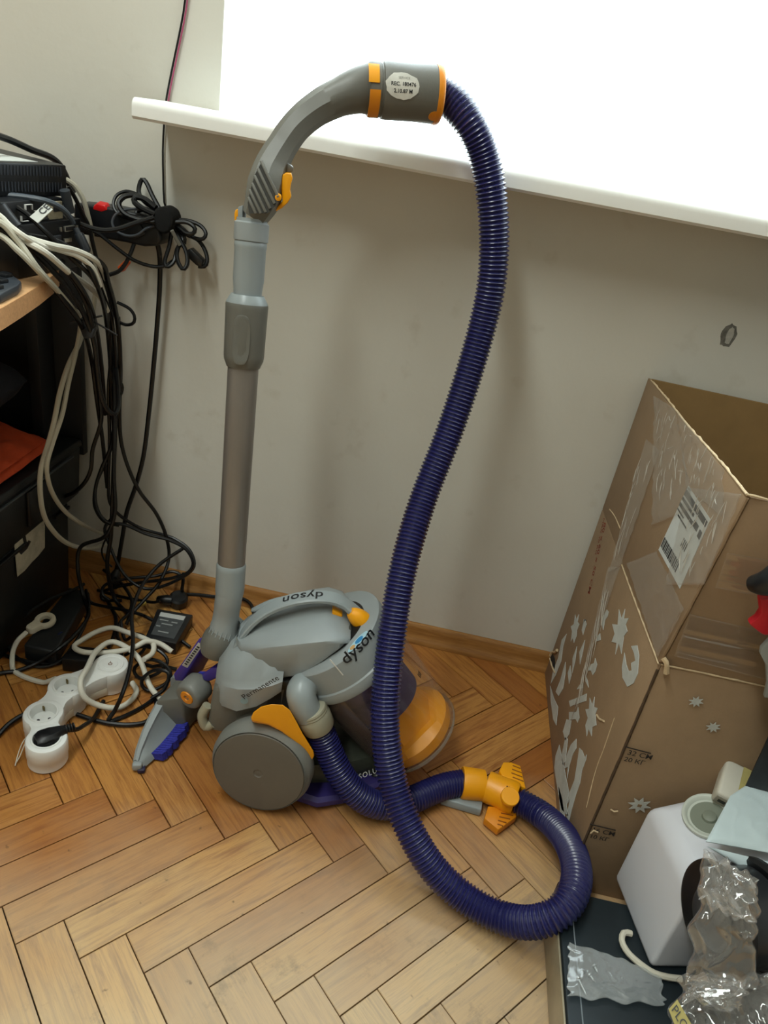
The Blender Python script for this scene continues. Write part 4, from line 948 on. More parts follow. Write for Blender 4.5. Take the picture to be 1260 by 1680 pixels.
# prints traced on the side panel (its own plane)
def side_print(px): decal('white_print', px, WL_, print_w, lp)
for P in ([(0.3420,-0.3102,0.3795),(0.3420,-0.3353,0.3796),(0.3420,-0.3344,0.3978),(0.3420,-0.3451,0.3867),(0.3420,-0.3631,0.4010),(0.3420,-0.3618,0.3873),(0.3420,-0.3789,0.3875),(0.3420,-0.3726,0.3734),(0.3420,-0.3904,0.3533),(0.3420,-0.3644,0.3540),(0.3420,-0.3683,0.3343),(0.3420,-0.3548,0.3465),(0.3420,-0.3331,0.3320),(0.3420,-0.3327,0.3476),(0.3420,-0.3061,0.3473),(0.3420,-0.3303,0.3640)],
          [(0.3420,-0.4136,0.3868),(0.3420,-0.4334,0.4035),(0.3420,-0.4526,0.4012),(0.3420,-0.4732,0.3853),(0.3420,-0.4730,0.3673),(0.3420,-0.4587,0.3480),(0.3420,-0.4297,0.3402),(0.3420,-0.4126,0.3456),(0.3420,-0.3997,0.3631),(0.3420,-0.4231,0.3601),(0.3420,-0.4408,0.3623),(0.3420,-0.4499,0.3711),(0.3420,-0.4378,0.3746),(0.3420,-0.4484,0.3878),(0.3420,-0.4343,0.3897)],
          [(0.3420,-0.3345,0.2144),(0.3420,-0.3563,0.2195),(0.3420,-0.3532,0.2339),(0.3420,-0.3678,0.2249),(0.3420,-0.3844,0.2377),(0.3420,-0.3846,0.2247),(0.3420,-0.4066,0.2223),(0.3420,-0.3932,0.2052),(0.3420,-0.4053,0.1972),(0.3420,-0.3807,0.1902),(0.3420,-0.3863,0.1781),(0.3420,-0.3631,0.1798),(0.3420,-0.3610,0.1942),(0.3420,-0.3360,0.1898),(0.3420,-0.3507,0.2048)],
          [(0.3420,-0.0892,0.2110),(0.3420,-0.1083,0.2129),(0.3420,-0.1125,0.2277),(0.3420,-0.1214,0.2166),(0.3420,-0.1380,0.2230),(0.3420,-0.1367,0.2074),(0.3420,-0.1464,0.2001),(0.3420,-0.1465,0.1839),(0.3420,-0.1268,0.1821),(0.3420,-0.1251,0.1703),(0.3420,-0.1091,0.1837),(0.3420,-0.0899,0.1814),(0.3420,-0.1039,0.1978)],
          [(0.3420,-0.1714,0.2576),(0.3420,-0.1693,0.2546),(0.3420,-0.1527,0.2453),(0.3420,-0.1608,0.2385),(0.3420,-0.1614,0.2460)], [(0.3420,-0.2554,0.3407),(0.3420,-0.2684,0.3448),(0.3420,-0.2715,0.3370),(0.3420,-0.2667,0.3259),(0.3420,-0.2757,0.3121),(0.3420,-0.2492,0.3131)],
          [(0.3420,-0.1597,0.2504),(0.3420,-0.1803,0.2543),(0.3420,-0.1802,0.2430),(0.3420,-0.1826,0.2307),(0.3420,-0.1655,0.2291),(0.3420,-0.1595,0.2389)], [(0.3420,-0.2669,0.2989),(0.3420,-0.2819,0.2961),(0.3420,-0.2593,0.2746),(0.3420,-0.2615,0.2909)],
          [(0.3420,-0.2893,0.2626),(0.3420,-0.3084,0.2651),(0.3420,-0.3131,0.2532),(0.3420,-0.3086,0.2414),(0.3420,-0.2915,0.2377),(0.3420,-0.2754,0.2227),(0.3420,-0.2805,0.2419),(0.3420,-0.2925,0.2546)], [(0.3420,-0.2746,0.1941),(0.3420,-0.2866,0.1935),(0.3420,-0.2590,0.1662),(0.3420,-0.2630,0.1798)], [(0.3420,-0.2745,0.2123),(0.3420,-0.2973,0.2180),(0.3420,-0.3110,0.2164),(0.3420,-0.2858,0.2081)],
          [(0.3420,-0.3135,0.2050),(0.3420,-0.3238,0.1977),(0.3420,-0.2713,0.1394),(0.3420,-0.2594,0.1240),(0.3420,-0.2409,0.1219),(0.3420,-0.2705,0.1548)], [(0.3420,-0.2984,0.1603),(0.3420,-0.3240,0.1588),(0.3420,-0.3244,0.1478),(0.3420,-0.3094,0.1419),(0.3420,-0.2782,0.1104),(0.3420,-0.2627,0.1152),(0.3420,-0.2988,0.1491)],
          [(0.3420,-0.0789,0.1547),(0.3420,-0.0866,0.1262),(0.3420,-0.1079,0.1069),(0.3420,-0.1051,0.0676),(0.3420,-0.0929,0.0340),(0.3420,-0.0766,0.0565),(0.3420,-0.0802,0.0922),(0.3420,-0.0604,0.1247)], [(0.3420,-0.1366,0.1289),(0.3420,-0.1625,0.1213),(0.3420,-0.1815,0.0990),(0.3420,-0.1723,0.0718),(0.3420,-0.1439,0.0576),(0.3420,-0.1464,0.0918)],
          [(0.3420,-0.1711,0.1958),(0.3420,-0.1929,0.1767),(0.3420,-0.2013,0.1542),(0.3420,-0.1725,0.1674)], [(0.3420,-0.1741,0.1508),(0.3420,-0.2017,0.1501),(0.3420,-0.2059,0.1327),(0.3420,-0.1756,0.1339)], [(0.3420,-0.2027,0.2348),(0.3420,-0.2150,0.2191),(0.3420,-0.2256,0.1965),(0.3420,-0.1976,0.2024)],
          [(0.3420,-0.0933,0.0292),(0.3420,-0.1464,0.0436),(0.3420,-0.1928,0.0620),(0.3420,-0.2216,0.0417),(0.3420,-0.1908,0.0280),(0.3420,-0.1340,0.0241)], [(0.3420,-0.2647,0.0990),(0.3420,-0.2913,0.1216),(0.3420,-0.3059,0.1019),(0.3420,-0.2998,0.0807),(0.3420,-0.2700,0.0736)],
          [(0.3420,-0.2940,0.0824),(0.3420,-0.3081,0.0936),(0.3420,-0.3394,0.0690),(0.3420,-0.3338,0.0553),(0.3420,-0.3110,0.0540)], [(0.3420,-0.3471,0.1329),(0.3420,-0.3640,0.1273),(0.3420,-0.3588,0.1074),(0.3420,-0.3643,0.0838),(0.3420,-0.3765,0.0691),(0.3420,-0.3590,0.0781),(0.3420,-0.3471,0.0591),(0.3420,-0.3339,0.0782),(0.3420,-0.3335,0.1045)],
          [(0.3420,-0.3757,0.1409),(0.3420,-0.3932,0.1520),(0.3420,-0.4135,0.1581),(0.3420,-0.4156,0.1672),(0.3420,-0.4210,0.1619),(0.3420,-0.4231,0.1380),(0.3420,-0.4354,0.1236),(0.3420,-0.4386,0.0989),(0.3420,-0.4466,0.0723),(0.3420,-0.4539,0.0562),(0.3420,-0.4380,0.0470),(0.3420,-0.4226,0.0729),(0.3420,-0.4210,0.0592),(0.3420,-0.4102,0.0732),(0.3420,-0.4095,0.1016),(0.3420,-0.3942,0.1206)],
          [(0.3420,-0.2777,0.0473),(0.3420,-0.3110,0.0540),(0.3420,-0.3427,0.0604),(0.3420,-0.3771,0.0652),(0.3420,-0.4078,0.0704),(0.3420,-0.4202,0.0523),(0.3420,-0.4449,0.0554),(0.3420,-0.4067,0.0270),(0.3420,-0.3615,0.0168),(0.3420,-0.2986,0.0093),(0.3420,-0.2808,0.0221)],
          [(0.3420,-0.3532,0.0229),(0.3420,-0.3906,0.0353),(0.3420,-0.4382,0.0398),(0.3420,-0.4192,0.0162)]):
    side_print(P)
rough_line('torn_streak', [(0.3415,-0.4594,0.2883),(0.3415,-0.4680,0.2324),(0.3415,-0.4715,0.1949),(0.3415,-0.4942,0.1367)], .0007, card_edge, lp, seed=14, amp=.0002)
rough_line('cardboard_tear', [(0.3410,-0.3930,0.2311),(0.3410,-0.4112,0.2394),(0.3410,-0.4296,0.2532)], .0016, card_edge, lp, seed=15)
# prints on the front panel (shaded side)
fq = lambda px: px
ux = Vector((1, 0, 0)); uz = Vector((0, -.02, 1)).normalized()
for c, r in (((0.4061,-0.5215,0.3967), .0095), ((0.4412,-0.5225,0.3624), .0095)): star(c, WF, r, r*.5, ux, uz, parent=fp)
star((0.3956,-0.5275,0.2001), WF, .0165, .0085, ux, uz, parent=fp, hole=True)
text('box_lettering', '32 CM', .0125, flat((0.3668,-0.5262,0.2902), ux, uz), print_k, fp, bold=.01)
text('box_lettering', '20 КГ', .0115, flat((0.3632,-0.5266,0.2777), ux, uz), print_k, fp, bold=.01)
text('box_lettering', '16 CM', .0125, flat((0.3638,-0.5298,0.1338), ux, uz), print_k, fp, bold=.01)
text('box_lettering', '10 КГ', .0115, flat((0.3617,-0.5302,0.1199), ux, uz), print_k, fp, bold=.01)
decal('scale_mark', [(0.3435,-0.5255,0.2998),(0.3794,-0.5255,0.2982),(0.3799,-0.5255,0.2966),(0.3440,-0.5255,0.2982)], WF, print_k, fp)
decal('scale_mark', [(0.3408,-0.5295,0.1444),(0.3787,-0.5295,0.1440),(0.3793,-0.5295,0.1422),(0.3413,-0.5295,0.1425)], WF, print_k, fp)
rough_line('cardboard_tear', [(0.3603,-0.5285,0.1803),(0.3662,-0.5285,0.1784),(0.3707,-0.5285,0.1812)], .0012, card_edge, fp, seed=17)
rough_line('cardboard_tear', [(0.3470,-0.5305,0.1261),(0.3497,-0.5305,0.1325),(0.3565,-0.5305,0.1308)], .0012, card_edge, fp, seed=18)
# red size print high on the side flap
rl = [Vector(p) for p in [(0.3416,-0.0666,0.4018),(0.3416,-0.1043,0.3186)]]
tu = (rl[1]-rl[0]).normalized(); tv = Vector((-1, 0, 0)).cross(tu)
tv = tu.cross(Vector((-1, 0, 0))); 
text('box_lettering', '80 x 60 x 50 CM', .020, flat(Vector((0.3416,-0.0981,0.3476)), tu, -tv), print_r, lf, bold=.005)
text('box_lettering', 'MAX 30 KG', .014, flat(Vector((0.3416,-0.0681,0.3787)), tu, -tv), print_r, lf)
# shipping label under clear tape
lq = [Vector(p) for p in [(0.3420,-0.3844,0.6358),(0.3420,-0.4895,0.6403),(0.3420,-0.4888,0.5385),(0.3420,-0.3714,0.5276)]]
label = decal('shipping_label', lq, WL_, mat('label_paper', '#c8ccca', .35, var=.06, vscale=40), lf, .0005)
ltop, lright, lbot, lleft = lq
def lab(u0, u1, v0, v1, m=ink, nm='label_print'):
    f = lambda u, v: ltop*(1-u)*(1-v)+lright*u*(1-v)+lbot*u*v+lleft*(1-u)*v
    decal(nm, [f(u0, v0)+Vector((-.0006, 0, 0)), f(u1, v0)+Vector((-.0006, 0, 0)), f(u1, v1)+Vector((-.0006, 0, 0)), f(u0, v1)+Vector((-.0006, 0, 0))], WL_, m, lf, .0003)
lab(.0, .97, .05, .13); lab(.0, .55, .16, .20); lab(.0, .60, .24, .29); lab(.62, .8, .20, .28); lab(.86, .96, .21, .31); lab(.0, .3, .33, .35); lab(.1, .5, .38, .40)
xk = .0
for w in (.03, .015, .04, .02, .03, .015, .02, .045, .02, .03, .02, .04, .03, .015, .03):
    if xk > .9: break
    lab(.02+xk, .02+xk+w, .78, .93, ink, 'barcode_bar'); xk += w+.022
for k in range(4): lab(.55+.05*k, .57+.05*k, .50, .62)
# bands of clear packing tape, creased
tape_m = bpy.data.materials.new('clear_tape'); tape_m.use_nodes = True
build_clear(tape_m, (.985, .98, .97), .012, rough=.10, edge=.06, gloss=.10)
def tape(px, off, n=(-1, 0, 0), parent=lf, nx=26, ny=26, amp=.0010, seed=0):
    q = [Vector(p) for p in px]; nn = Vector(n); v = []; f = []
    for j in range(ny+1):
        for i in range(nx+1):
            u, w = i/nx, j/ny; p = q[0]*(1-u)*(1-w)+q[1]*u*(1-w)+q[2]*u*w+q[3]*(1-u)*w
            k = .8*(1-3*abs(noise.noise(Vector((p.y*38+seed, p.z*38, 1)))))+.7*(1-3*abs(noise.noise(Vector((p.y*95+seed, p.z*80, 5)))))
            v.append(p+nn*(off+amp*(k+.6)))
    for j in range(ny):
        for i in range(nx): a = j*(nx+1)+i; f.append((a, a+1, a+nx+2, a+nx+1))
    return mesh('packing_tape', v, f, tape_m, parent, solid=.0002)
tape([(0.3420,-0.1011,0.6687),(0.3420,-0.2308,0.6903),(0.3420,-0.4369,0.6275),(0.3420,-0.3169,0.5380)], .0016, amp=.0016, seed=3)
tape([(0.3420,-0.2308,0.6903),(0.3420,-0.4713,0.6988),(0.3420,-0.5243,0.6605),(0.3420,-0.3869,0.6342)], .0016, amp=.0014, seed=9)
tape([(0.3420,-0.3869,0.6342),(0.3420,-0.5450,0.7006),(0.3420,-0.5520,0.5857),(0.3420,-0.4474,0.5168)], .0018, amp=.0012, seed=14)
tape([(0.3420,-0.1380,0.6064),(0.3420,-0.2275,0.6214),(0.3420,-0.2475,0.4216),(0.3420,-0.1989,0.3788)], .0014, seed=21)
tape([(0.3420,-0.1871,0.3840),(0.3420,-0.2475,0.4216),(0.3420,-0.2738,0.2089),(0.3420,-0.3032,0.1065)], .0014, parent=lp, seed=31)
tape([(0.3420,-0.2700,0.4414),(0.3420,-0.3718,0.5248),(0.3420,-0.5272,0.5332),(0.3420,-0.5154,0.4468)], .0014, parent=lp, seed=41)
tape([(0.3508,-0.5425,0.6282),(0.4172,-0.5425,0.6310),(0.4402,-0.5380,0.5804),(0.3569,-0.5380,0.5786)], .0012, n=(0, -1, 0), parent=ff, seed=51)
tape([(0.3470,-0.5270,0.5298),(0.4441,-0.5270,0.5282),(0.4758,-0.5220,0.4551),(0.3539,-0.5220,0.4606)], .0012, n=(0, -1, 0), parent=ff, seed=61)

def creases(name, quad, n, count, m, parent, seed, ang0, spread=.5, lmin=.012, lmax=.05, r=.0005):
    rnd = random.Random(seed); q = [Vector(p) for p in quad]; nn = Vector(n); vf = []
    ux_ = (q[1]-q[0]).normalized(); uy_ = (q[3]-q[0]); uy_ = (uy_-ux_*uy_.dot(ux_)).normalized()
    for k in range(count):
        u, v_ = rnd.uniform(.12, .82), rnd.uniform(.14, .86); p = q[0]*(1-u)*(1-v_)+q[1]*u*(1-v_)+q[2]*u*v_+q[3]*(1-u)*v_
        a = ang0+rnd.gauss(0, spread); L_ = rnd.uniform(lmin, lmax); d = ux_*math.cos(a)+uy_*math.sin(a); e = d.cross(nn)
        P = [p-d*L_*.5+nn*.0012, p+e*L_*rnd.uniform(-.12, .12)+nn*.0016, p+d*L_*.5+nn*.0012]
        P = catmull(P, 6); vf.append(sweep(P, [r*.3]+[r*rnd.uniform(.6, 1.3)]*(len(P)-2)+[r*.3], 5))
    o = mesh(name, *merge(*vf), m, parent); o['kind'] = 'stuff'; return o
crs = mat('tape_crease_white', '#b9b2a6', .3)
creases('tape_creases', [(0.3405,-0.1063,0.6701),(0.3405,-0.2355,0.6916),(0.3405,-0.4407,0.6291),(0.3405,-0.3212,0.5400)], (-1, 0, 0), 34, crs, lf, 1, 1.2, .6, .010, .034)
creases('tape_creases', [(0.3405,-0.2355,0.6916),(0.3405,-0.4750,0.7001),(0.3405,-0.5277,0.6619),(0.3405,-0.3909,0.6358)], (-1, 0, 0), 26, crs, lf, 2, 1.4, .5, .008, .024)
creases('tape_creases', [(0.3405,-0.3909,0.6358),(0.3405,-0.5483,0.7018),(0.3405,-0.5553,0.5875),(0.3405,-0.4511,0.5189)], (-1, 0, 0), 26, crs, lf, 3, 1.9, .4, .010, .03)
creases('tape_creases', [(0.3405,-0.1104,0.5952),(0.3405,-0.2185,0.6174),(0.3405,-0.2521,0.4241),(0.3405,-0.2038,0.3815)], (-1, 0, 0), 18, crs, lf, 4, 1.5, .2)
creases('tape_creases', [(0.3405,-0.1920,0.3867),(0.3405,-0.2521,0.4241),(0.3405,-0.2783,0.2123),(0.3405,-0.3075,0.1104)], (-1, 0, 0), 30, crs, lp, 5, 1.55, .12, .02, .07, .0004)
fq_ = [Vector(p) for p in [(0.3380,-0.1763,0.6876),(0.3380,-0.2548,0.7015),(0.3380,-0.3904,0.6864),(0.3380,-0.3215,0.6642)]]
# ================================================================ low black computer case lying at the front of the box
case_m = mat('dark_teal_metal', '#232c31', .42, metal=.3, var=.2, vscale=14)
lc = thing('computer_case', 'flat black computer case lying on the floor in front of the cardboard box', 'computer case', (.62, -.85, 0))
box('top_cover', (.68, -.875, .052), (.744, .57, .036), case_m, lc, bevel=.004)
box('base_tray', (.682, -.875, .0175), (.730, .56, .033), black_p, lc, bevel=.002)
prism('side_panel', [Vector((.3075, -.60, .004)), Vector((.3075, -1.15, .004)), Vector((.3075, -1.15, .066)), Vector((.3075, -.60, .066))], (-.003, 0, 0), mat('dusty_beige_metal', '#a39880', .35, metal=.2, var=.3, vscale=9), lc, bevel=.001)
box('seam_strip', (.327, -.875, .0702), (.0015, .55, .0008), mat('scratch_grey', '#7a8288', .5), lc, bevel=0)
box('rear_latch', (.322, -.583, .05), (.022, .014, .034), black_p, lc, bevel=.003)

# ---- white speaker
sp_m = mat('white_speaker_plastic', '#d8dae2', .42, var=.02, vscale=5)
sp = thing('speaker', 'white rounded box speaker standing on the black computer case', 'speaker', (.47, -.60, .0705))
sa = math.radians(-76.9); e1 = Vector((math.cos(sa), math.sin(sa), 0)); e2 = Vector((-e1.y, e1.x, 0))
c0 = Vector((.396, -.552, .0715)); sl, sw, sh = .130, .115, .163
def speaker_body():
    rings = []
    def rr(inset, z, lift=0):
        P = []; r = max(.004, .022-inset); n = 6
        corners = [(inset, inset, PI), (sl-inset, inset, 1.5*PI), (sl-inset, sw-inset, 0), (inset, sw-inset, .5*PI)]
        for (a, b, t0), (rx, ry) in zip(corners, ((1, 1), (-1, 1), (-1, -1), (1, -1))):
            # small radius on the near vertical edges, larger behind
            q = r*(.28 if b == inset else 1.0)
            cx, cy = a+rx*q, b+ry*q
            for k in range(n+1):
                t = t0+PI/2*k/n; yy = cy+q*math.sin(t)
                P.append(c0+e1*(cx+q*math.cos(t))+e2*yy+ez*(z+(.40*yy if z > .02 else 0)))
        return P
    rings = [rr(.004, 0), rr(.001, .003), rr(0, .008), rr(0, sh-.022)]
    for k in range(1, 7):
        a = PI/2*k/6; rings.append(rr(.020*(1-math.cos(a)), sh-.022+.022*math.sin(a)))
    return loft('speaker_body', rings, sp_m, sp, angle=.5)
sb = speaker_body()
tn = (ez-e2*.40).normalized(); pc = c0+e1*.040+e2*.058+ez*(sh+.0225)
lathe('bass_port', [(.032, -.002), (.0345, .0030), (.0340, .0060), (.0320, .0066), (.0300, .0058), (.0270, .0015), (.0235, .0010), (.0230, -.006)], pc, tn, mat('pale_port_rim', '#c4c9bf', .4), sb, seg=40)
lathe('port_cup', [(.0240, .0016), (.0240, .0006), (.010, .0006), (.0085, .0052), (.007, .006), (0, .006)], pc, tn, mat('port_grey_green', '#7f8577', .5), sb, seg=36)
tube('power_cord', [(0.4054,-0.6404,0.0780),(0.3947,-0.6419,0.0790),(0.3899,-0.6536,0.0780),(0.3949,-0.6660,0.0770),(0.4077,-0.6777,0.0770),(0.4272,-0.6872,0.0765),(0.4454,-0.6884,0.0765),(0.4643,-0.6863,0.0765)], .0042, mat('cream_cord', '#cfc9b8', .45), sp, floor=False)

# ---- white usb charger with a strip of yellow tape on top of the speaker
ch = thing('usb_charger', 'small white USB wall charger with yellow tape on top of the white speaker', 'charger', Vector((0.4791,-0.5392,0.2680)))
chm = mat('charger_white', '#c9c5b8', .4, var=.05, vscale=20)
ca0 = Vector((0.4639,-0.5560,0.2680)); cax = (Vector((0.4850,-0.5052,0.2900))-ca0).normalized(); cay = (Vector((0.4934,-0.5618,0.2680))-ca0); cay = (cay-cax*cay.dot(cax)).normalized(); caz = cax.cross(cay)
if caz.z < 0: caz = -caz
Rm = Matrix((cax, cay, caz)).transposed()
cc = ca0+cax*.028+cay*.019+caz*.013
cbody = box('charger_body', cc, (.056, .040, .026), chm, ch, rot=Rm, bevel=.005, seg=3)
box('front_bezel', cc-cax*.0285, (.002, .034, .020), mat('bezel_grey', '#9a968a', .45), cbody, rot=Rm, bevel=.003)
for s in (-1, 1): box('usb_socket', cc-cax*.0297+cay*(.0085*s), (.0012, .0095, .0060), black_p, cbody, rot=Rm, bevel=0)
ytape = mat('yellow_paper_tape', '#b3a667', .8, var=.12, vscale=30)
yt = pillow('paper_tape', [cc+cax*-.020+cay*.004+caz*.0142, cc+cax*.026+cay*.002+caz*.0142, cc+cax*.028+cay*.027+caz*.011, cc+cax*-.008+cay*.028+caz*.010], .0006, ytape, ch, nx=8, ny=6, amp=.0010, scale=60, n=caz, rim=.0003)
text('handwriting', 'Sup 2,4A', .0095, flat(cc+cax*.006+cay*.014+caz*.0166, cax, -cay*-1), ink, ch)
text('handwriting', '5V  2A', .008, flat(cc+cax*.008+cay*.0225+caz*.0160, cax, cay), ink, ch)

# ---- pale mailing bag, clear bags and the boxed spool
mail_m = mat('pale_blue_mailer', '#c3d2d6', .38, var=.06, vscale=10, bump=.1, bscale=60)
ml = thing('mailing_bag', 'pale blue-white plastic mailing bag lying over the speaker top', 'mailing bag', Vector((.53, -.58, .25)))
M0, M1, M2, M3 = [Vector(p) for p in ((0.4261,-0.6493,0.2900), (0.4650,-0.5872,0.3120), (0.5635,-0.5009,0.3200), (0.5189,-0.6517,0.3000))]
pillow('bag_body', [M0, M3, M2, M1], .014, mail_m, ml, nx=40, ny=30, amp=.0022, scale=20, seed=4, power=.55, n=(-.25, -.25, .93), ridged=True)
pillow('bag_fold', [M0+Vector((.002, -.003, -.004)), M3+Vector((0, -.008, -.008)), M3+Vector((0, -.03, -.035)), M0.lerp(M3, .45)+Vector((0, -.012, -.018))], .006, mail_m, ml, nx=16, ny=6, amp=.003, scale=40, seed=9, n=(0, -.7, .7))

spm = mat('mirror_chrome', '#d6d6d0', .08, metal=1.0)
sc = Vector((0.4326,-0.7200,0.2471)); sax = Vector((.90, .30, .0)).normalized()
so = thing('film_reel', 'black flanged reel standing inside the crumpled clear plastic bag', 'reel', Vector((sc.x+.05, sc.y, .071)))
R0 = .0630
lathe('flange', [(.012, 0), (.057, 0), (R0, .003), (R0+.001, .006), (R0-.004, .010), (.02, .010)], sc, sax, black_p, so, seg=56, angle=.4)
lathe('drum', [(.02, .010), (.054, .010), (.0545, .055), (.052, .058), (.02, .058)], sc, sax, mat('reel_dark', '#26282b', .3), so, seg=56, angle=.4)
lathe('flange', [(.012, .058), (R0-.004, .058), (R0, .062), (R0, .067), (.012, .068)], sc, sax, black_p, so, seg=56, angle=.4)
lathe('hub_recess', [(.014, -.0005), (.030, -.001), (.034, -.0025), (.030, -.004), (.014, -.004), (0, -.001)], sc, sax, mat('hub_grey', '#3a3b3c', .3), so, seg=36)
fb_ = thing('foil_bag', 'shiny silver foil bag at the edge beside the black reel', 'foil bag', Vector((.56, -.70, .187)))
pillow('foil', [Vector(p) for p in [(0.5350,-0.6900,0.1049),(0.6059,-0.6900,0.1351),(0.5397,-0.6550,0.3164),(0.4737,-0.6550,0.2556)]], .022, spm, fb_, nx=40, ny=40, amp=.007, scale=16, seed=8, power=.4, n=(-.3, -.9, .3), ridged=True)
film_m = bpy.data.materials.new('clear_film'); film_m.use_nodes = True
build_clear(film_m, (.96, .96, .96), .025, rough=.06, edge=.14, gloss=.24)
cbag = thing('clear_bag', 'crumpled clear plastic bag wrapped round the black and chrome reel', 'plastic bag', Vector((0.5308,-0.6304,0.0720)))
fo = Vector((-.25, -.6, .6)).normalized()
q = [Vector(p)+fo*.010 for p in [(0.3838,-0.7984,0.2383),(0.4515,-0.7976,0.2543),(0.4301,-0.7441,0.3569),(0.3777,-0.7234,0.3585)]]
pillow('bag_front', q, .024, film_m, cbag, nx=44, ny=52, amp=.008, scale=22, seed=2, power=.4, n=fo, ridged='film')
q = [Vector(p)+fo*.016 for p in [(0.3677,-0.7692,0.3373),(0.4213,-0.7809,0.3312),(0.4245,-0.7514,0.3652),(0.3775,-0.7319,0.3638)]]
pillow('bag_neck', q, .012, film_m, cbag, nx=32, ny=26, amp=.008, scale=30, seed=12, power=.4, n=fo, ridged='film')
cb2 = thing('clear_bag', 'clear plastic bag with yellow tape label at the bottom edge, below the reel', 'plastic bag', Vector((0.5079,-0.7147,0.0720)))
q = [Vector(p) for p in [(0.3702,-0.8443,0.1748),(0.4825,-0.8455,0.2250),(0.4735,-0.7870,0.2720),(0.3942,-0.7780,0.2223)]]
pillow('bag_body', q, .030, film_m, cb2, nx=50, ny=36, amp=.008, scale=24, seed=22, power=.4, n=(0, -.3, .95), ridged='film')
q = [Vector(p) for p in [(0.3813,-0.8132,0.2321),(0.4306,-0.8235,0.2504),(0.4359,-0.8018,0.2692),(0.3939,-0.7938,0.2459)]]
pillow('bag_crumple', q, .02, film_m, cb2, nx=34, ny=22, amp=.008, scale=36, seed=33, power=.4, n=(0, -.4, .9), ridged='film')
ylq = [Vector(p) for p in [(0.3738,-0.8136,0.2107),(0.3820,-0.8057,0.2183),(0.3948,-0.8276,0.2142),(0.3831,-0.8342,0.2030)]]
pillow('tape_label', ylq, .0006, ytape, cb2, nx=6, ny=6, amp=.0008, scale=50, n=(0, -.3, .95), rim=.0004)
lu = (ylq[2]-ylq[1]).normalized(); lv = (ylq[1]-ylq[0]).normalized()
lnn = lu.cross(lv); lnn = lnn if lnn.z > 0 else -lnn
text('handwriting', 'PLC', .012, flat((ylq[0]+ylq[1]+ylq[2]+ylq[3])/4+lnn*.0022, lu, lv), ink, cb2)
dark_fab = mat('black_pouch', '#15191c', .35, var=.3, vscale=20)
bp_ = thing('black_pouch', 'black glossy pouch inside the clear bag with the yellow tape label', 'pouch', Vector((0.4917,-0.7469,0.0720)))
pillow('pouch_body', [(.425, -.775, .128), (.70, -.795, .128), (.70, -.670, .128), (.475, -.690, .128)], .104, dark_fab, bp_, nx=22, ny=16, amp=.003, scale=20, power=.22, n=(0, 0, 1), rim=.004)

zb = thing('zip_bag', 'small clear zip bag of screws lying flat on the black computer case', 'plastic bag', Vector((0.3728,-0.7003,0.0715)))
film2 = bpy.data.materials.new('milky_film'); film2.use_nodes = True
build_clear(film2, (.86, .89, .90), .16, rough=.18, edge=.2, gloss=.16)
zq = [Vector(p) for p in [(0.3074,-0.7440,0.0765),(0.4319,-0.7271,0.0765),(0.4380,-0.6854,0.0765),(0.3168,-0.6730,0.0765)]]
pillow('bag_body', zq, .007, film2, zb, nx=56, ny=26, amp=.0022, scale=38, seed=5, power=.45, n=(0, 0, 1), ridged='film')
for k, (a, b) in enumerate((((950, 1606), (962, 1633)), ((958, 1590), (972, 1602)), ((964, 1612), (975, 1616)), ((968, 1585), (977, 1606)), ((980, 1580), (985, 1592)))):
    pass
scr = mat('screw_steel', '#b9bcbc', .3, metal=.8)
for nm, P in (('screw', [(0.3235,-0.7183,0.0775),(0.3325,-0.7372,0.0775)]), ('screw', [(0.3318,-0.7071,0.0775),(0.3274,-0.7189,0.0775)]), ('screw', [(0.3386,-0.7101,0.0775),(0.3464,-0.7183,0.0775)]), ('screw', [(0.3466,-0.6965,0.0775),(0.3511,-0.7056,0.0775)])):
    a, b = [Vector(p) for p in P]; d = (b-a).normalized(); l = (b-a).length
    lathe(nm, [(.0016, 0), (.0034, .0004), (.0034, .0022), (.0017, .0028), (.0017, l-.003), (.0004, l)], a, d, scr, zb, seg=10)

# ---- black jacket with red lining hanging over the front of the box
jk = thing('jacket', 'black jacket with red lining hanging over the front edge of the cardboard box', 'jacket', (.50, -.60, .07))
jm = mat('black_nylon', '#13161b', .4, var=.3, vscale=18)
def sleeve():
    P = catmull([*[(0.3724,-0.5850,0.6170),(0.3793,-0.6000,0.6302)], (.418, -.600, .672), (.47, -.592, .690), (.53, -.585, .700)], 40); P, _ = resample(P, .005)
    R_ = [.0235*min(1, .40+i/4*.22)+.002*noise.noise(Vector((i*.5, 2, 1))) for i in range(len(P))]
    v, f = sweep(P, R_, 22); return mesh('sleeve', v, f, jm, jk)
sleeve()
pillow('jacket_body', [(.490, -.566, .312), (.90, -.572, .295), (.90, -.585, .718), (.452, -.585, .716)], .026, jm, jk, nx=34, ny=34, amp=.007, scale=13, seed=3, n=(0, -1, .03), power=.35)
pillow('jacket_collar', [(.455, -.596, .712), (.90, -.594, .712), (.88, -.455, .716), (.50, -.46, .716)], .020, jm, jk, nx=26, ny=14, amp=.004, scale=16, seed=23, n=(0, -.1, 1), power=.35)
red_m = mat('red_lining', '#c01525', .5, var=.12, vscale=20)
prism('lining', [(0.3829,-0.5900,0.6036),(0.3931,-0.5900,0.6046),(0.4513,-0.5900,0.6192),(0.4603,-0.5900,0.5844),(0.4276,-0.5900,0.5669),(0.4064,-0.5900,0.5576),(0.3857,-0.5900,0.5683),(0.3909,-0.5900,0.5774),(0.3917,-0.5900,0.5869)], (0, .012, 0), red_m, jk, bevel=.003)
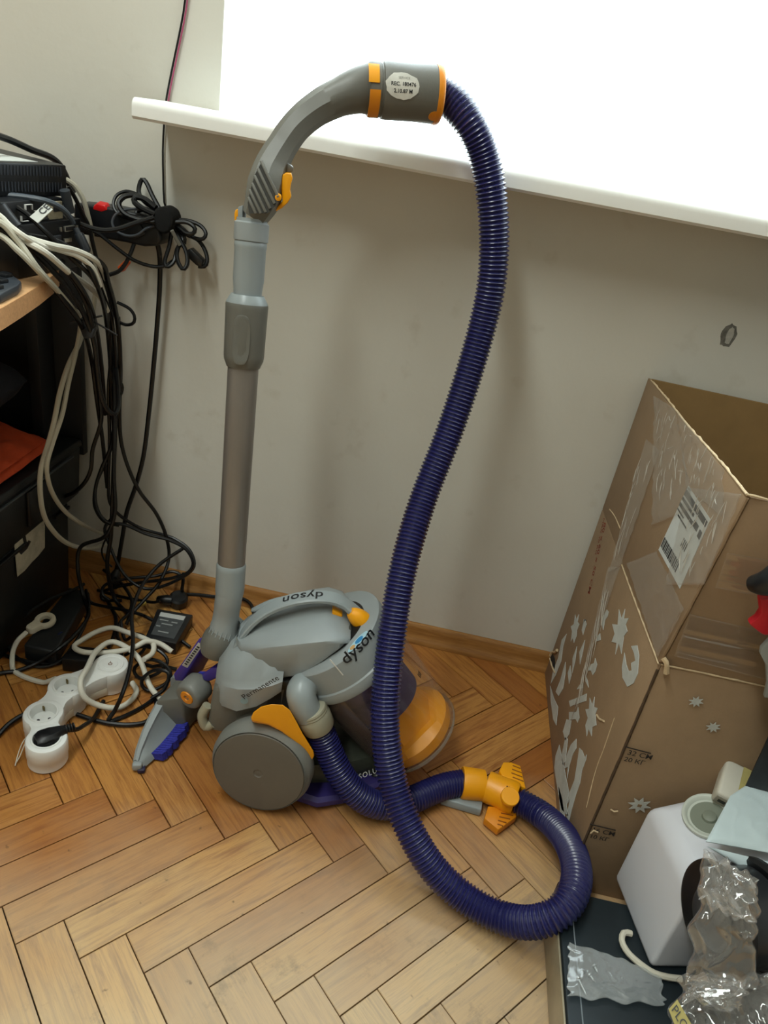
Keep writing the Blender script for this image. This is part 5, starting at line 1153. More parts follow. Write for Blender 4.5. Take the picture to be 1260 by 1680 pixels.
prism('grey_tag', [(0.4167,-0.5850,0.5514),(0.4133,-0.5850,0.5381),(0.4150,-0.5850,0.5305),(0.4275,-0.5850,0.5168),(0.4390,-0.5850,0.4923),(0.4438,-0.5850,0.4719),(0.4735,-0.5850,0.4797),(0.4522,-0.5850,0.5612)], (0, .006, 0), mat('grey_fabric_tag', '#8c8f8c', .7), jk, bevel=.001)

# ================================================================ desk and what is stored under it
wood_m = mat('beech_desk_top', '#d8a878', .42, var=.14, vscale=7, aniso=(2, 22, 22))
wood_e = mat('beech_edge_band', '#cf9a68', .45, var=.16, vscale=7, aniso=(3, 30, 30))
dk_m = mat('desk_dark_panel', '#17181a', .6, var=.2, vscale=8)
desk = thing('desk', 'beech desk with rounded front edge at the left, buried under electronics and cables', 'desk', (-1.0, -.35, 0))
top_o = [(-.646, -.177), (-.628, -.225), (-.608, -.300), (-.592, -.372), (-.580, -.432), (-.566, -.52), (-.556, -.62), (-.60, -.72), (-1.45, -.72), (-1.45, -.03), (-.735, -.03), (-.70, -.12)]
hexa('desk_top', [(x, y, .673) for x, y in top_o], [(x, y, .70) for x, y in top_o], wood_m, desk, bevel=.0015)
edge = [(x, y) for x, y in top_o[:7]]
ev = []; 
for x, y in edge: ev += [(x+.0012, y+.0004, .6728), (x+.0012, y+.0004, .7001), (x-.0005, y, .7001), (x-.0005, y, .6728)]
ef_ = []
for i in range(len(edge)-1):
    for k in range(4): ef_.append((i*4+k, i*4+(k+1) % 4, (i+1)*4+(k+1) % 4, (i+1)*4+k))
ef_ += [(0, 1, 2, 3), tuple(reversed(range((len(edge)-1)*4, len(edge)*4)))]
mesh('edge_band', ev, ef_, wood_e, desk)
box('back_panel', (-1.06, -.0245, .485), (.735, .017, .375), dk_m, desk, bevel=.001)
box('leg', (-.755, -.060, .505), (.022, .05, .335), dk_m, desk, bevel=.001)
box('leg', (-1.40, -.36, .335), (.025, .60, .67), dk_m, desk, bevel=.001)

# two-tier black tool case
tc_m = mat('black_toolcase_plastic', '#0f1316', .45, var=.3, vscale=12, bump=.1, bscale=400)
tcs = thing('tool_case', 'black two-tier plastic tool case with a torn white sticker, under the desk', 'tool case', (-1.0, -.30, 0))
hexa('case_body', [(-1.32, -.56, 0), (-.704, -.56, 0), (-.704, -.090, 0), (-1.32, -.090, 0)], [(-1.32, -.56, .212), (-.700, -.56, .212), (-.700, -.085, .212), (-1.32, -.085, .212)], tc_m, tcs, bevel=.005)
hexa('upper_tier', [(-1.33, -.565, .214), (-.698, -.565, .214), (-.698, -.045, .214), (-1.33, -.045, .214)], [(-1.33, -.565, .322), (-.693, -.565, .322), (-.693, -.043, .322), (-1.33, -.043, .322)], tc_m, tcs, bevel=.004)
hexa('lid', [(-1.335, -.57, .323), (-.690, -.57, .323), (-.690, -.040, .323), (-1.335, -.040, .323)], [(-1.335, -.57, .337), (-.692, -.57, .337), (-.692, -.041, .337), (-1.335, -.041, .337)], tc_m, tcs, bevel=.003)
hexa('latch', [(-.697, -.235, .235), (-.690, -.235, .235), (-.690, -.165, .235), (-.697, -.165, .235)], [(-.697, -.235, .31), (-.688, -.235, .31), (-.688, -.165, .31), (-.697, -.165, .31)], black_p, tcs, bevel=.003)
for y0, y1 in ((-.52, -.24), (-.14, -.09)):
    box('case_rib', (-.6965, (y0+y1)/2, .205), (.006, y1-y0, .008), tc_m, tcs, bevel=.002)
box('case_rib', (-.6885, -.30, .3165), (.004, .44, .004), mat('worn_edge_grey', '#3a4044', .5), tcs, bevel=.001)
torn = [(-0.6985,-0.2734,0.2401),(-0.6985,-0.2563,0.2433),(-0.6985,-0.2500,0.2629),(-0.6985,-0.2441,0.2649),(-0.6985,-0.2447,0.2448),(-0.6985,-0.2336,0.2413),(-0.6985,-0.2289,0.2646),(-0.6985,-0.2204,0.2368),(-0.6985,-0.2160,0.2238),(-0.6985,-0.2069,0.2506),(-0.6985,-0.1924,0.2536),(-0.6985,-0.1805,0.2501),(-0.6985,-0.1827,0.2299),(-0.6985,-0.1766,0.2077),(-0.6985,-0.1815,0.1606),(-0.6985,-0.2054,0.1551),(-0.6985,-0.2261,0.1538),(-0.6985,-0.2507,0.1497),(-0.6985,-0.2738,0.1507),(-0.6985,-0.2742,0.2057)]
decal('torn_sticker', torn, (1, 0, 0), mat('old_sticker_paper', '#b3ac98', .8, var=.25, vscale=40), tcs, .0006)
decal('sticker_print', [Vector(p)+Vector((.0007, 0, 0)) for p in [(-0.6985,-0.2655,0.2005),(-0.6985,-0.2570,0.2074),(-0.6985,-0.2476,0.2059),(-0.6985,-0.2487,0.1972),(-0.6985,-0.2320,0.2062),(-0.6985,-0.2248,0.1994),(-0.6985,-0.2378,0.1908),(-0.6985,-0.2574,0.1891)]], (1, 0, 0), ink, tcs, .0002)
decal('sticker_print', [Vector(p)+Vector((.0007, 0, 0)) for p in [(-0.6985,-0.2495,0.2214),(-0.6985,-0.2399,0.2213),(-0.6985,-0.2378,0.2068),(-0.6985,-0.2472,0.2096)]], (1, 0, 0), ink, tcs, .0002)

om = mat('orange_cloth', '#c4481c', .85, var=.25, vscale=16, bump=.2, bscale=500)
oc = thing('cloth_bag', 'orange cloth bag folded on top of the black tool case', 'cloth bag', (-.80, -.30, .3375))
pillow('cloth', [(-.95, -.47, .362), (-.700, -.33, .352), (-.700, -.125, .358), (-.93, -.075, .362)], .040, om, oc, nx=30, ny=30, amp=.008, scale=15, seed=6, power=.4, n=(0, 0, 1))
pillow('cloth_flap', [(-.88, -.40, .392), (-.698, -.30, .372), (-.706, -.150, .372), (-.86, -.12, .392)], .008, om, oc, nx=24, ny=24, amp=.007, scale=22, seed=16, power=.45, n=(.2, 0, 1))
nv = mat('navy_cloth', '#151a26', .85, var=.35, vscale=12, bump=.2, bscale=300)
nc = thing('cloth_bag', 'dark navy cloth bundle stuffed above the orange cloth bag', 'cloth bag', (-.83, -.35, .40))
pillow('cloth', [(-.98, -.45, .470), (-.738, -.40, .470), (-.748, -.12, .470), (-.98, -.08, .470)], .13, nv, nc, nx=26, ny=26, amp=.012, scale=14, seed=26, power=.4, n=(0, 0, 1))

# ---- electronics on the desk
el_m = mat('black_equipment', '#121418', .38, var=.2, vscale=14)
def skew_box(name, A, B, back, z0, z1, m, parent, bevel=.002):
    A = Vector((*A, 0)); B = Vector((*B, 0)); bk = Vector((*back, 0))
    q = [A, B, B+bk, A+bk]; return hexa(name, [p+ez*z0 for p in q], [p+ez*z1 for p in q], m, parent, bevel=bevel)
rt = thing('network_switch', 'black vented network switch on top of the stack of docks', 'network switch', (-.75, -.22, .806))
RA, RB = (-.640, -.150), (-.694, -.300); rbk = (-.215, .077)
rb_ = skew_box('housing', RA, RB, rbk, .8065, .851, el_m, rt)
rdir = (Vector((*RB, 0))-Vector((*RA, 0))); rl_ = rdir.length; rdir.normalize(); rnm = Vector((-rdir.y, rdir.x, 0))
if rnm.x < 0: rnm = -rnm
vm = mat('vent_slot', '#2c3038', .5)
for r_, (z0, z1) in enumerate(((.835, .848), (.813, .826))):
    for k in range(26):
        p = Vector((*RA, 0))+rdir*(.010+k*.0054); q = [p+rnm*.0002+ez*z0, p+rdir*.0022+rnm*.0002+ez*z0, p+rdir*.0022+rnm*.0002+ez*z1, p+rnm*.0002+ez*z1]
        prism('vent_slot', q, rnm*.0007, vm, rb_, bevel=0, smooth=False)
prism('paper_sheet', [(-.668, -.180, .8512), (-.698, -.296, .8512), (-.84, -.25, .8512), (-.78, -.165, .8512)], (0, 0, .0008), mat('paper', '#c9cbc6', .7), rt, bevel=0)
tube('antenna_cord', [(-.700, -.262, .853), (-.705, -.262, .872), (-.715, -.235, .882), (-.715, -.185, .876), (-.705, -.135, .862), (-.69, -.085, .845), (-.68, -.06, .80)], .0050, black_p, rt, floor=False)

d1 = thing('dock', 'black docking box with angled top and metal ports at the desk end', 'dock', (-.73, -.20, .7005))
DA, DB = Vector((-0.6271,-0.1350,0.7679)), Vector((-0.6450,-0.2850,0.7818))
z1 = (DA.z+DB.z)/2
skew_box('housing', DA.xy, DB.xy, (-.19, .055), .7008, z1, el_m, d1)
ddir = (DB-DA); ddir.z = 0; ddir.normalize(); dn = Vector((-ddir.y, ddir.x, 0)); dn = dn if dn.x > 0 else -dn
def port(s0, s1, a, b, m, nm, parent=d1, A=DA, d=ddir, n=dn, off=.0004):
    p = Vector((A.x, A.y, 0)); q = [p+d*s0+n*off+ez*a, p+d*s1+n*off+ez*a, p+d*s1+n*off+ez*b, p+d*s0+n*off+ez*b]
    return prism(nm, q, n*.0035, m, parent, bevel=.0006)
steel = mat('port_steel', '#b9b6ae', .3, metal=.9)
port(.020, .046, z1-.016, z1-.008, steel, 'vga_port'); port(.022, .044, z1-.015, z1-.009, ink, 'port_mouth', off=.0012)
port(.052, .056, z1-.015, z1-.009, steel, 'port_screw'); port(.012, .016, z1-.015, z1-.009, steel, 'port_screw')
port(.030, .048, z1-.032, z1-.026, steel, 'usb_port'); port(.055, .075, z1-.034, z1-.020, mat('port_grey', '#3b3e44', .4), 'lan_port')
port(.058, .080, z1-.040, z1-.038, white_ink, 'port_marks')
prism('sloped_top', [DA+Vector((-.002, 0, .0006)), Vector((-0.6305,-0.1380,0.7713)), Vector((-0.6542,-0.1700,0.7878)), Vector((-0.6547,-0.2100,0.7838)), Vector((-0.6442,-0.2350,0.7767))], (0, 0, .004), mat('dock_top_gloss', '#1d1f22', .22), d1, bevel=.001)
d2 = thing('dock', 'black docking box squeezed under the network switch, with white port marks', 'dock', (-.75, -.20, .772))
EA, EB = Vector((-0.6385,-0.1650,0.8008)), Vector((-0.6543,-0.3000,0.8133))
skew_box('housing', EA.xy, EB.xy, (-.19, .055), z1+.005, .8055, el_m, d2)
edir = (EB-EA); edir.z = 0; edir.normalize(); en = Vector((-edir.y, edir.x, 0)); en = en if en.x > 0 else -en
ze = (z1+.805)/2
for s0, s1, a, b in ((.075, .090, .010, .0108), (.075, .0762, .003, .0105), (.0888, .090, .003, .0105), (.062, .070, .0, .0012), (.085, .100, -.012, -.0112), (.099, .100, -.012, -.004)):
    port(s0, s1, ze+a, ze+b, white_ink, 'port_marks', parent=d2, A=EA, d=edir, n=en)
port(.008, .040, ze-.013, ze+.012, mat('crumpled_tape', '#a59a80', .5, var=.4, vscale=60), 'tape_patch', parent=d2, A=EA, d=edir, n=en)
port(.014, .030, ze-.002, ze+.006, ink, 'port_mouth', parent=d2, A=EA, d=edir, n=en, off=.003)
lath0 = Vector((-0.6330,-0.1700,0.8179)); lath1 = Vector((-0.6311,-0.1600,0.7858))
tube('ferrite_plug', [lath0, lath0.lerp(lath1, .5), lath1], .0075, mat('rubber_grey', '#33383e', .5), d2, seg=14, floor=False)

kb = thing('keyboard', 'corner of a dark grey keyboard at the desk edge', 'keyboard', (-.68, -.45, .7005))
kz = .704
kpx = [Vector((-0.6546,-0.3140,0.7120)), Vector((-0.6336,-0.3156,0.7120)), Vector((-0.6082,-0.3377,0.7120)), Vector((-0.5984,-0.3609,0.7120)), Vector((-0.5885,-0.4175,0.7120))]
kq = [kpx[0]+Vector((-.12, .02, 0))]+kpx+[kpx[4]+Vector((-.10, -.09, 0)), kpx[0]+Vector((-.22, -.06, 0))]
hexa('keyboard_body', [Vector((p.x, p.y, .7008)) for p in kq], [Vector((p.x, p.y, .714)) for p in kq], mat('keyboard_grey', '#33383e', .45), kb, bevel=.003)
ka, kb_, kc, kd = kq[0], kpx[1], kpx[4], kq[6]
kr = math.atan2((kb_-ka).y, (kb_-ka).x)
for r_ in range(3):
    for k in range(7):
        u, v = .06+.145*k, .16+.30*r_; p = ka*(1-u)*(1-v)+kb_*u*(1-v)+kc*u*v+kd*(1-u)*v
        box('key', (p.x, p.y, .7165), (.0155, .0145, .006), mat('key_black', '#15171b', .4), kb, rot=kr, bevel=.0018)

ps = thing('wall_power_strip', 'black power strip with a red switch fixed on the wall beside the desk', 'power strip', Vector((-0.6091,-0.0300,0.7524)))
sp_px = [(-0.6848,-0.0520,0.7823),(-0.6522,-0.0520,0.7852),(-0.6220,-0.0520,0.7866),(-0.5725,-0.0520,0.7857),(-0.5445,-0.0520,0.7790),(-0.5314,-0.0520,0.7657),(-0.5267,-0.0520,0.7486),(-0.5352,-0.0520,0.7390),(-0.5592,-0.0520,0.7336),(-0.5932,-0.0520,0.7344),(-0.6537,-0.0520,0.7335),(-0.6868,-0.0520,0.7335)]
prism('strip_body', sp_px, (0, .050, 0), el_m, ps, bevel=.005, seg=3)
prism('rocker_switch', [(-0.6485,-0.0530,0.7839),(-0.6430,-0.0530,0.7888),(-0.6279,-0.0530,0.7886),(-0.6237,-0.0530,0.7815),(-0.6346,-0.0530,0.7767),(-0.6498,-0.0530,0.7779)], (0, .014, .004), mat('red_switch', '#d01a1c', .3), ps, bevel=.002)
prism('strip_socket', [(-0.5928,-0.0525,0.7704),(-0.5636,-0.0525,0.7698),(-0.5548,-0.0525,0.7555),(-0.5743,-0.0525,0.7440),(-0.5940,-0.0525,0.7484)], (0, -.003, 0), black_p, ps, bevel=.002)

# ---- cables
blk = mat('black_cable', '#08090b', .36, var=.2, vscale=30, spec=.4)
gry = mat('grey_cable', '#4a525b', .4)
wht = mat('ivory_cable', '#bdb8a6', .42, var=.06, vscale=20)
lwt = mat('white_cable', '#d6d2c4', .42, var=.05, vscale=20)
GB = 'black cables hanging behind the desk'
def cable(label, pts, r, m=blk, name='cable', group=None, seg=8):
    o = tube(name, pts, r, m, seg=seg, step=.006); return tag(o, label, 'cable', group)

tw = thing('twin_wire', 'thin twin red and black wire running down the wall past the sill end', 'wire', Vector((-0.5460,-0.0040,0.8016)))
wp = [(-.470, -.006, 1.95), (-.485, -.006, 1.55), (-.500, -.006, 1.28)]+[(-0.5147,-0.0060,1.1172),(-0.5184,-0.0060,1.0853),(-0.5252,-0.0060,1.0506),(-0.5332,-0.0060,1.0137),(-0.5405,-0.0060,0.9785),(-0.5450,-0.0060,0.9516),(-0.5466,-0.0060,0.9245),(-0.5478,-0.0060,0.8831),(-0.5458,-0.0060,0.8360),(-0.5442,-0.0060,0.8070),(-0.5371,-0.0060,0.7863)]
tube('black_wire', wp, .0017, blk, tw, floor=False, step=.02)
tube('red_wire', [Vector(p)+Vector((.0030, .0012, 0)) for p in wp[:9]], .0014, mat('red_wire', '#a8486a', .45), tw, floor=False, step=.02)

# tied bundle of spare cable on the wall
bd = thing('cable_bundle', 'coiled black cable tied in a bundle with a black strap, hanging on the wall', 'cable', Vector((-0.5161,-0.0300,0.7026)))
def loop(px): return tubevf(px, .0036, floor=False)
mesh('cable_loop', *tubevf([(-0.5392,-0.0350,0.7971),(-0.5557,-0.0274,0.8151),(-0.5714,-0.0192,0.8340),(-0.5773,-0.0183,0.8368),(-0.5799,-0.0220,0.8308),(-0.5777,-0.0314,0.8144),(-0.5620,-0.0374,0.8030),(-0.5435,-0.0400,0.7977)], .0040, floor=False), blk, bd)
mesh('cable_loop', *tubevf([(-0.5370,-0.0450,0.7934),(-0.5612,-0.0393,0.8081),(-0.5824,-0.0375,0.8148),(-0.5980,-0.0386,0.8151),(-0.6114,-0.0444,0.8063),(-0.6128,-0.0530,0.7912),(-0.6028,-0.0584,0.7808),(-0.5804,-0.0603,0.7763),(-0.5525,-0.0580,0.7791),(-0.5304,-0.0550,0.7838)], .0028, floor=False), blk, bd)
mesh('cable_loop', *tubevf([(-0.5349,-0.0550,0.7975),(-0.5609,-0.0494,0.8107),(-0.5802,-0.0493,0.8130),(-0.5945,-0.0528,0.8079),(-0.6004,-0.0586,0.7977),(-0.5901,-0.0646,0.7855),(-0.5700,-0.0667,0.7796),(-0.5335,-0.0650,0.7793)], .0044, floor=False), blk, bd)
mesh('cable_loop', *tubevf([(-0.5305,-0.0600,0.7938),(-0.5677,-0.0601,0.7940),(-0.5897,-0.0632,0.7884),(-0.6023,-0.0682,0.7788),(-0.6050,-0.0738,0.7672),(-0.5954,-0.0786,0.7558),(-0.5751,-0.0787,0.7517),(-0.5598,-0.0748,0.7560),(-0.5482,-0.0674,0.7671),(-0.5281,-0.0600,0.7769)], .0022, floor=False), mat('grey_black_cable', '#3c4046', .3), bd)
mesh('cable_loop', *tubevf([(-0.5391,-0.0350,0.7903),(-0.5620,-0.0371,0.7923),(-0.5753,-0.0411,0.7883),(-0.5758,-0.0447,0.7826),(-0.5644,-0.0460,0.7808),(-0.5347,-0.0450,0.7841)], .0040, floor=False), blk, bd)
mesh('cable_loop', *tubevf([(-0.5349,-0.0600,0.8017),(-0.5580,-0.0559,0.8116),(-0.5724,-0.0569,0.8111),(-0.5731,-0.0599,0.8054),(-0.5588,-0.0633,0.7977),(-0.5336,-0.0650,0.7918)], .0050, floor=False), blk, bd)
mesh('cable_loop', *tubevf([(-0.5131,-0.0400,0.7856),(-0.4850,-0.0348,0.7872),(-0.4645,-0.0343,0.7820),(-0.4552,-0.0377,0.7721),(-0.4589,-0.0413,0.7638),(-0.4751,-0.0412,0.7629),(-0.5025,-0.0333,0.7750),(-0.5171,-0.0300,0.7800)], .0034, floor=False), blk, bd)
mesh('cable_loop', *tubevf([(-0.5069,-0.0550,0.7841),(-0.4839,-0.0487,0.7867),(-0.4705,-0.0495,0.7794),(-0.4722,-0.0525,0.7715),(-0.4839,-0.0525,0.7694),(-0.4964,-0.0485,0.7746),(-0.5109,-0.0450,0.7786)], .0038, floor=False), blk, bd)
mesh('cable_loop', *tubevf([(-0.5148,-0.0300,0.7764),(-0.4934,-0.0307,0.7644),(-0.4720,-0.0289,0.7580),(-0.4569,-0.0322,0.7429),(-0.4512,-0.0368,0.7282),(-0.4539,-0.0401,0.7189),(-0.4649,-0.0400,0.7168)], .0036, floor=False), blk, bd)
mesh('cable_loop', *tubevf([(-0.5139,-0.0400,0.7736),(-0.5133,-0.0528,0.7452),(-0.5158,-0.0660,0.7161),(-0.5116,-0.0679,0.7111),(-0.5022,-0.0621,0.7191),(-0.5007,-0.0486,0.7409),(-0.4955,-0.0385,0.7568),(-0.5103,-0.0300,0.7713)], .0036, floor=False), blk, bd)
mesh('cable_loop', *tubevf([(-0.4952,-0.0500,0.7542),(-0.4969,-0.0602,0.7350),(-0.4904,-0.0672,0.7211),(-0.4801,-0.0707,0.7134),(-0.4758,-0.0661,0.7216),(-0.4809,-0.0572,0.7386),(-0.4957,-0.0487,0.7559),(-0.5128,-0.0400,0.7738)], .0036, floor=False), blk, bd)
mesh('cable_loop', *tubevf([(-0.5169,-0.0250,0.7776),(-0.5011,-0.0250,0.7614),(-0.4973,-0.0250,0.7489),(-0.5029,-0.0250,0.7519),(-0.5123,-0.0250,0.7684)], .0040, floor=False), blk, bd)
stp = [(-0.5401,-0.0500,0.7894),(-0.5329,-0.0500,0.8023),(-0.5202,-0.0500,0.8074),(-0.5073,-0.0500,0.8020),(-0.5017,-0.0500,0.7914),(-0.5035,-0.0500,0.7804),(-0.5086,-0.0500,0.7696),(-0.5170,-0.0500,0.7631),(-0.5301,-0.0500,0.7667),(-0.5389,-0.0500,0.7760)]
prism('strap', [Vector(p)+Vector((0, -.018, 0)) for p in stp], (0, .040, 0), mat('velcro_black', '#0c0d0e', .95, bump=.3, bscale=900), bd, bevel=.005, seg=3)
prism('cable_end', [(-0.4858,-0.0450,0.7402),(-0.4795,-0.0450,0.7454),(-0.4558,-0.0450,0.7285),(-0.4586,-0.0450,0.7177),(-0.4674,-0.0450,0.7181),(-0.4866,-0.0450,0.7309)], (0, .016, 0), black_p, bd, bevel=.002)
tube('strap_tail', [(-0.5025,-0.0700,0.7727),(-0.4978,-0.0652,0.7614),(-0.4921,-0.0600,0.7499)], .0032, mat('grey_strap', '#76746b', .8), bd, floor=False)

# the thick cord from the wall strip to the floor, with its plug
tc_ = thing('mains_cable', 'thick black power cord dropping straight from the wall strip to the floor', 'cable', Vector((-0.6404,-0.0129,0.0000)))
tube('cord', [(-0.5426,-0.0350,0.7417),(-0.5390,-0.0322,0.7195),(-0.5397,-0.0284,0.6659),(-0.5443,-0.0258,0.5980),(-0.5495,-0.0250,0.5269),(-0.5583,-0.0269,0.4142),(-0.5670,-0.0311,0.3213),(-0.5802,-0.0356,0.2563),(-0.5976,-0.0410,0.1913),(-0.6048,-0.0464,0.1326),(-0.6109,-0.0517,0.0801),(-0.6151,-0.0550,0.0495)], .0046, blk, tc_, floor=False)
tube('cord_plug', [(-0.6136,-0.0550,0.0578),(-0.6183,-0.0602,0.0280),(-0.6215,-0.0660,-0.0048)], [.006]+[.010]*40, black_p, tc_, seg=12, floor=False) if False else lathe('cord_plug', [(.005, 0), (.007, .004), (.0115, .012), (.0125, .035), (.010, .042)], Vector((-0.6137,-0.0550,0.0515)), (Vector((-0.6155,-0.0750,0.0093))-Vector((-0.6137,-0.0550,0.0515))), black_p, tc_, seg=16)

cable('black cable with a grey ferrite end crossing the dock and dropping down the bundle', [(-0.6388,-0.2903,0.7736),(-0.6219,-0.2721,0.7539),(-0.5992,-0.2477,0.7431),(-0.5760,-0.2055,0.7348),(-0.5703,-0.1749,0.7177),(-0.5756,-0.1510,0.6880),(-0.5814,-0.1189,0.6449),(-0.5908,-0.0850,0.5910),(-0.5946,-0.0713,0.5303),(-0.6042,-0.0600,0.4656),(-0.6073,-0.0651,0.4045),(-0.6081,-0.0734,0.3166),(-0.6079,-0.0843,0.2184),(-0.6077,-0.0919,0.1576),(-0.6118,-0.1018,0.0874),(-0.5904,-0.1095,0.0120),(-0.5426,-0.1395,0.0060)], .0042, group=None)
fe = tube('ferrite_bead', [(-0.6557,-0.2996,0.8004),(-0.6488,-0.2980,0.7904),(-0.6367,-0.2950,0.7753)], .0090, mat('ferrite_black', '#1b1d21', .45), floor=False, seg=14); tag(fe, 'thick black ferrite bead on a cable in front of the dock', 'ferrite bead')
tgc = thing('tagged_cable', 'black cable with a white CE flag tag in front of the dock', 'cable', Vector((-0.6228,-0.2219,0.7514)))
tube('cable_run', [(-0.6512,-0.2671,0.7972),(-0.6353,-0.2671,0.7902),(-0.6202,-0.2690,0.7799),(-0.6068,-0.2495,0.7575),(-0.5921,-0.2303,0.7325),(-0.5751,-0.2089,0.7070),(-0.5856,-0.1509,0.6583),(-0.6013,-0.1000,0.6032),(-0.6078,-0.0828,0.5192),(-0.6126,-0.0684,0.4297),(-0.6152,-0.0600,0.3623),(-0.6343,-0.0591,0.3044),(-0.6535,-0.0591,0.2516),(-0.6574,-0.0592,0.1980),(-0.6396,-0.0539,0.1643),(-0.6158,-0.0400,0.1536)], .0036, blk, tgc, floor=False)
tq = [Vector(p) for p in [(-0.6274,-0.2758,0.7891),(-0.6132,-0.2591,0.8083),(-0.6004,-0.2615,0.8026),(-0.6146,-0.2781,0.7834)]]
pillow('flag_tag', tq, .0012, mat('tag_white', '#cfd1ca', .55), tgc, nx=6, ny=4, amp=.001, scale=40)
tgn = (tq[1]-tq[0]).cross(tq[3]-tq[0]).normalized(); tgn = tgn if tgn.dot(Vector(cam.location)-tq[0]) > 0 else -tgn
text('tag_print', 'CE', .0135, flat((tq[0]*.45+tq[1]*1.2+tq[2]*1.2+tq[3]*.45)/3.3+tgn*.0020, (tq[1]-tq[0]).normalized(), (tq[0]-tq[3]).normalized()), ink, tgc, bold=.02)
cable('blue-grey cable lying across the front of the network switch docks', [(-1.0, -.36, .73), (-.86, -.34, .775), (-.76, -.30, .800)]+[(-0.6940,-0.2534,0.8059),(-0.6573,-0.2377,0.8082),(-0.6264,-0.2269,0.8062),(-0.6172,-0.2040,0.7952),(-0.6131,-0.1913,0.7827),(-0.6124,-0.1859,0.7753)], .0042, gry)
cable('black cable from the dock end across to the coiled bundle', [(-0.6324,-0.1347,0.7670),(-0.6133,-0.1283,0.7623),(-0.5946,-0.1205,0.7612),(-0.5755,-0.1086,0.7663),(-0.5558,-0.0927,0.7768),(-0.5324,-0.0750,0.7881)], .0040)
cable('black cable sagging from the wall strip into the coiled bundle', [(-0.6441,-0.0900,0.7540),(-0.6252,-0.0815,0.7458),(-0.5997,-0.0727,0.7277),(-0.5717,-0.0629,0.7104),(-0.5444,-0.0500,0.7033),(-0.5219,-0.0459,0.7080),(-0.5113,-0.0400,0.7174)], .0032)
oc_ = thing('tagged_cable', 'short black cable with an orange tag below the wall power strip', 'cable', Vector((-0.6000,-0.0500,0.6898)))
tube('cable_run', [(-0.5800,-0.0450,0.7340),(-0.5834,-0.0519,0.7179),(-0.5889,-0.0591,0.7015),(-0.5973,-0.0648,0.6883),(-0.6112,-0.0684,0.6800),(-0.6238,-0.0700,0.6758)], .0036, blk, oc_, floor=False)
prism('orange_tag', [(-0.6060,-0.0560,0.6916),(-0.5926,-0.0560,0.7055),(-0.5860,-0.0560,0.7016),(-0.5972,-0.0560,0.6849),(-0.6016,-0.0560,0.6831)], (0, .014, 0), mat('orange_tag', '#e2632b', .5, var=.2, vscale=60), oc_, bevel=.0015)
pc_ = lathe('coax_plug', [(.003, 0), (.0048, .001), (.0048, .008), (.0075, .010), (.0075, .034), (.005, .038)], Vector((-0.6017,-0.1988,0.7713)), Vector((-0.5833,-0.2025,0.7412))-Vector((-0.6017,-0.1988,0.7713)), mat('plug_rubber', '#22252a', .4), seg=14)
tag(pc_, 'black barrel plug with a brass tip beside the dock ports', 'plug')
cable('black cable leaving the barrel plug down over the desk end', [(-0.5846,-0.2018,0.7427),(-0.5896,-0.1730,0.7100),(-0.5934,-0.1352,0.6640),(-0.5966,-0.1000,0.6148),(-0.5970,-0.0868,0.5680),(-0.6036,-0.0705,0.4930),(-0.6147,-0.0550,0.3992),(-0.6171,-0.0694,0.3460),(-0.6304,-0.0820,0.3018),(-0.6376,-0.0947,0.2571),(-0.6289,-0.1036,0.2219),(-0.6088,-0.1065,0.2000),(-0.5748,-0.0973,0.1962),(-0.5326,-0.0912,0.1816),(-0.4849,-0.0812,0.1716),(-0.4517,-0.0785,0.1560),(-0.4344,-0.0836,0.1305),(-0.4406,-0.0893,0.1112),(-0.4725,-0.0936,0.0903),(-0.5441,-0.0960,0.0609),(-0.6045,-0.0995,0.0333),(-0.6255,-0.1042,0.0151),(-0.6188,-0.1071,0.0028),(-0.5837,-0.0954,0.0040)], .0036)
cable('ivory cable hanging past the tool case and curving low to the skirting', [(-1.02, -.44, .712), (-.84, -.42, .735), (-.72, -.375, .765)]+[(-0.6433,-0.3293,0.7861),(-0.6227,-0.3177,0.7632),(-0.6024,-0.3108,0.7315),(-0.6102,-0.2533,0.6912),(-0.6096,-0.2151,0.6562),(-0.6680,-0.0599,0.5777),(-0.6680,-0.0793,0.5495),(-0.6650,-0.1252,0.5194),(-0.6650,-0.1573,0.4780),(-0.6650,-0.1819,0.4288),(-0.6680,-0.2024,0.3890),(-0.6680,-0.2252,0.3569),(-0.6680,-0.2321,0.3113),(-0.6680,-0.2253,0.2637),(-0.6680,-0.1973,0.2130),(-0.6680,-0.1533,0.1617),(-0.6600,-0.1088,0.1262),(-0.6538,-0.0500,0.0980),(-0.6390,-0.0300,0.1009)], .0046, wht)
cable('ivory cable beside it, swinging higher to meet the wall', [(-1.02, -.47, .708), (-.84, -.45, .715), (-.72, -.385, .742)]+[(-0.6460,-0.3277,0.7681),(-0.6179,-0.3243,0.7503),(-0.5993,-0.3048,0.7210),(-0.6079,-0.2461,0.6831),(-0.6029,-0.2165,0.6530),(-0.6600,-0.0877,0.5822),(-0.6600,-0.1078,0.5382),(-0.6600,-0.1367,0.4897),(-0.6580,-0.1650,0.4417),(-0.6600,-0.1978,0.3972),(-0.6600,-0.2187,0.3654),(-0.6620,-0.2133,0.3260),(-0.6640,-0.1897,0.2787),(-0.6640,-0.1548,0.2317),(-0.6600,-0.1144,0.1890),(-0.6651,-0.0500,0.1350),(-0.6494,-0.0200,0.1083)], .0042, wht)
cable('white cable on the desk curving steeply into the black bundle', [(-.95, -.46, .709), (-.80, -.42, .735), (-.70, -.345, .768)]+[(-0.6438,-0.3101,0.7795),(-0.6239,-0.3070,0.7642),(-0.5958,-0.2999,0.7513),(-0.5932,-0.2402,0.7140),(-0.5916,-0.1825,0.6825),(-0.5903,-0.1459,0.6565),(-0.5931,-0.1200,0.6303)], .0046, lwt)
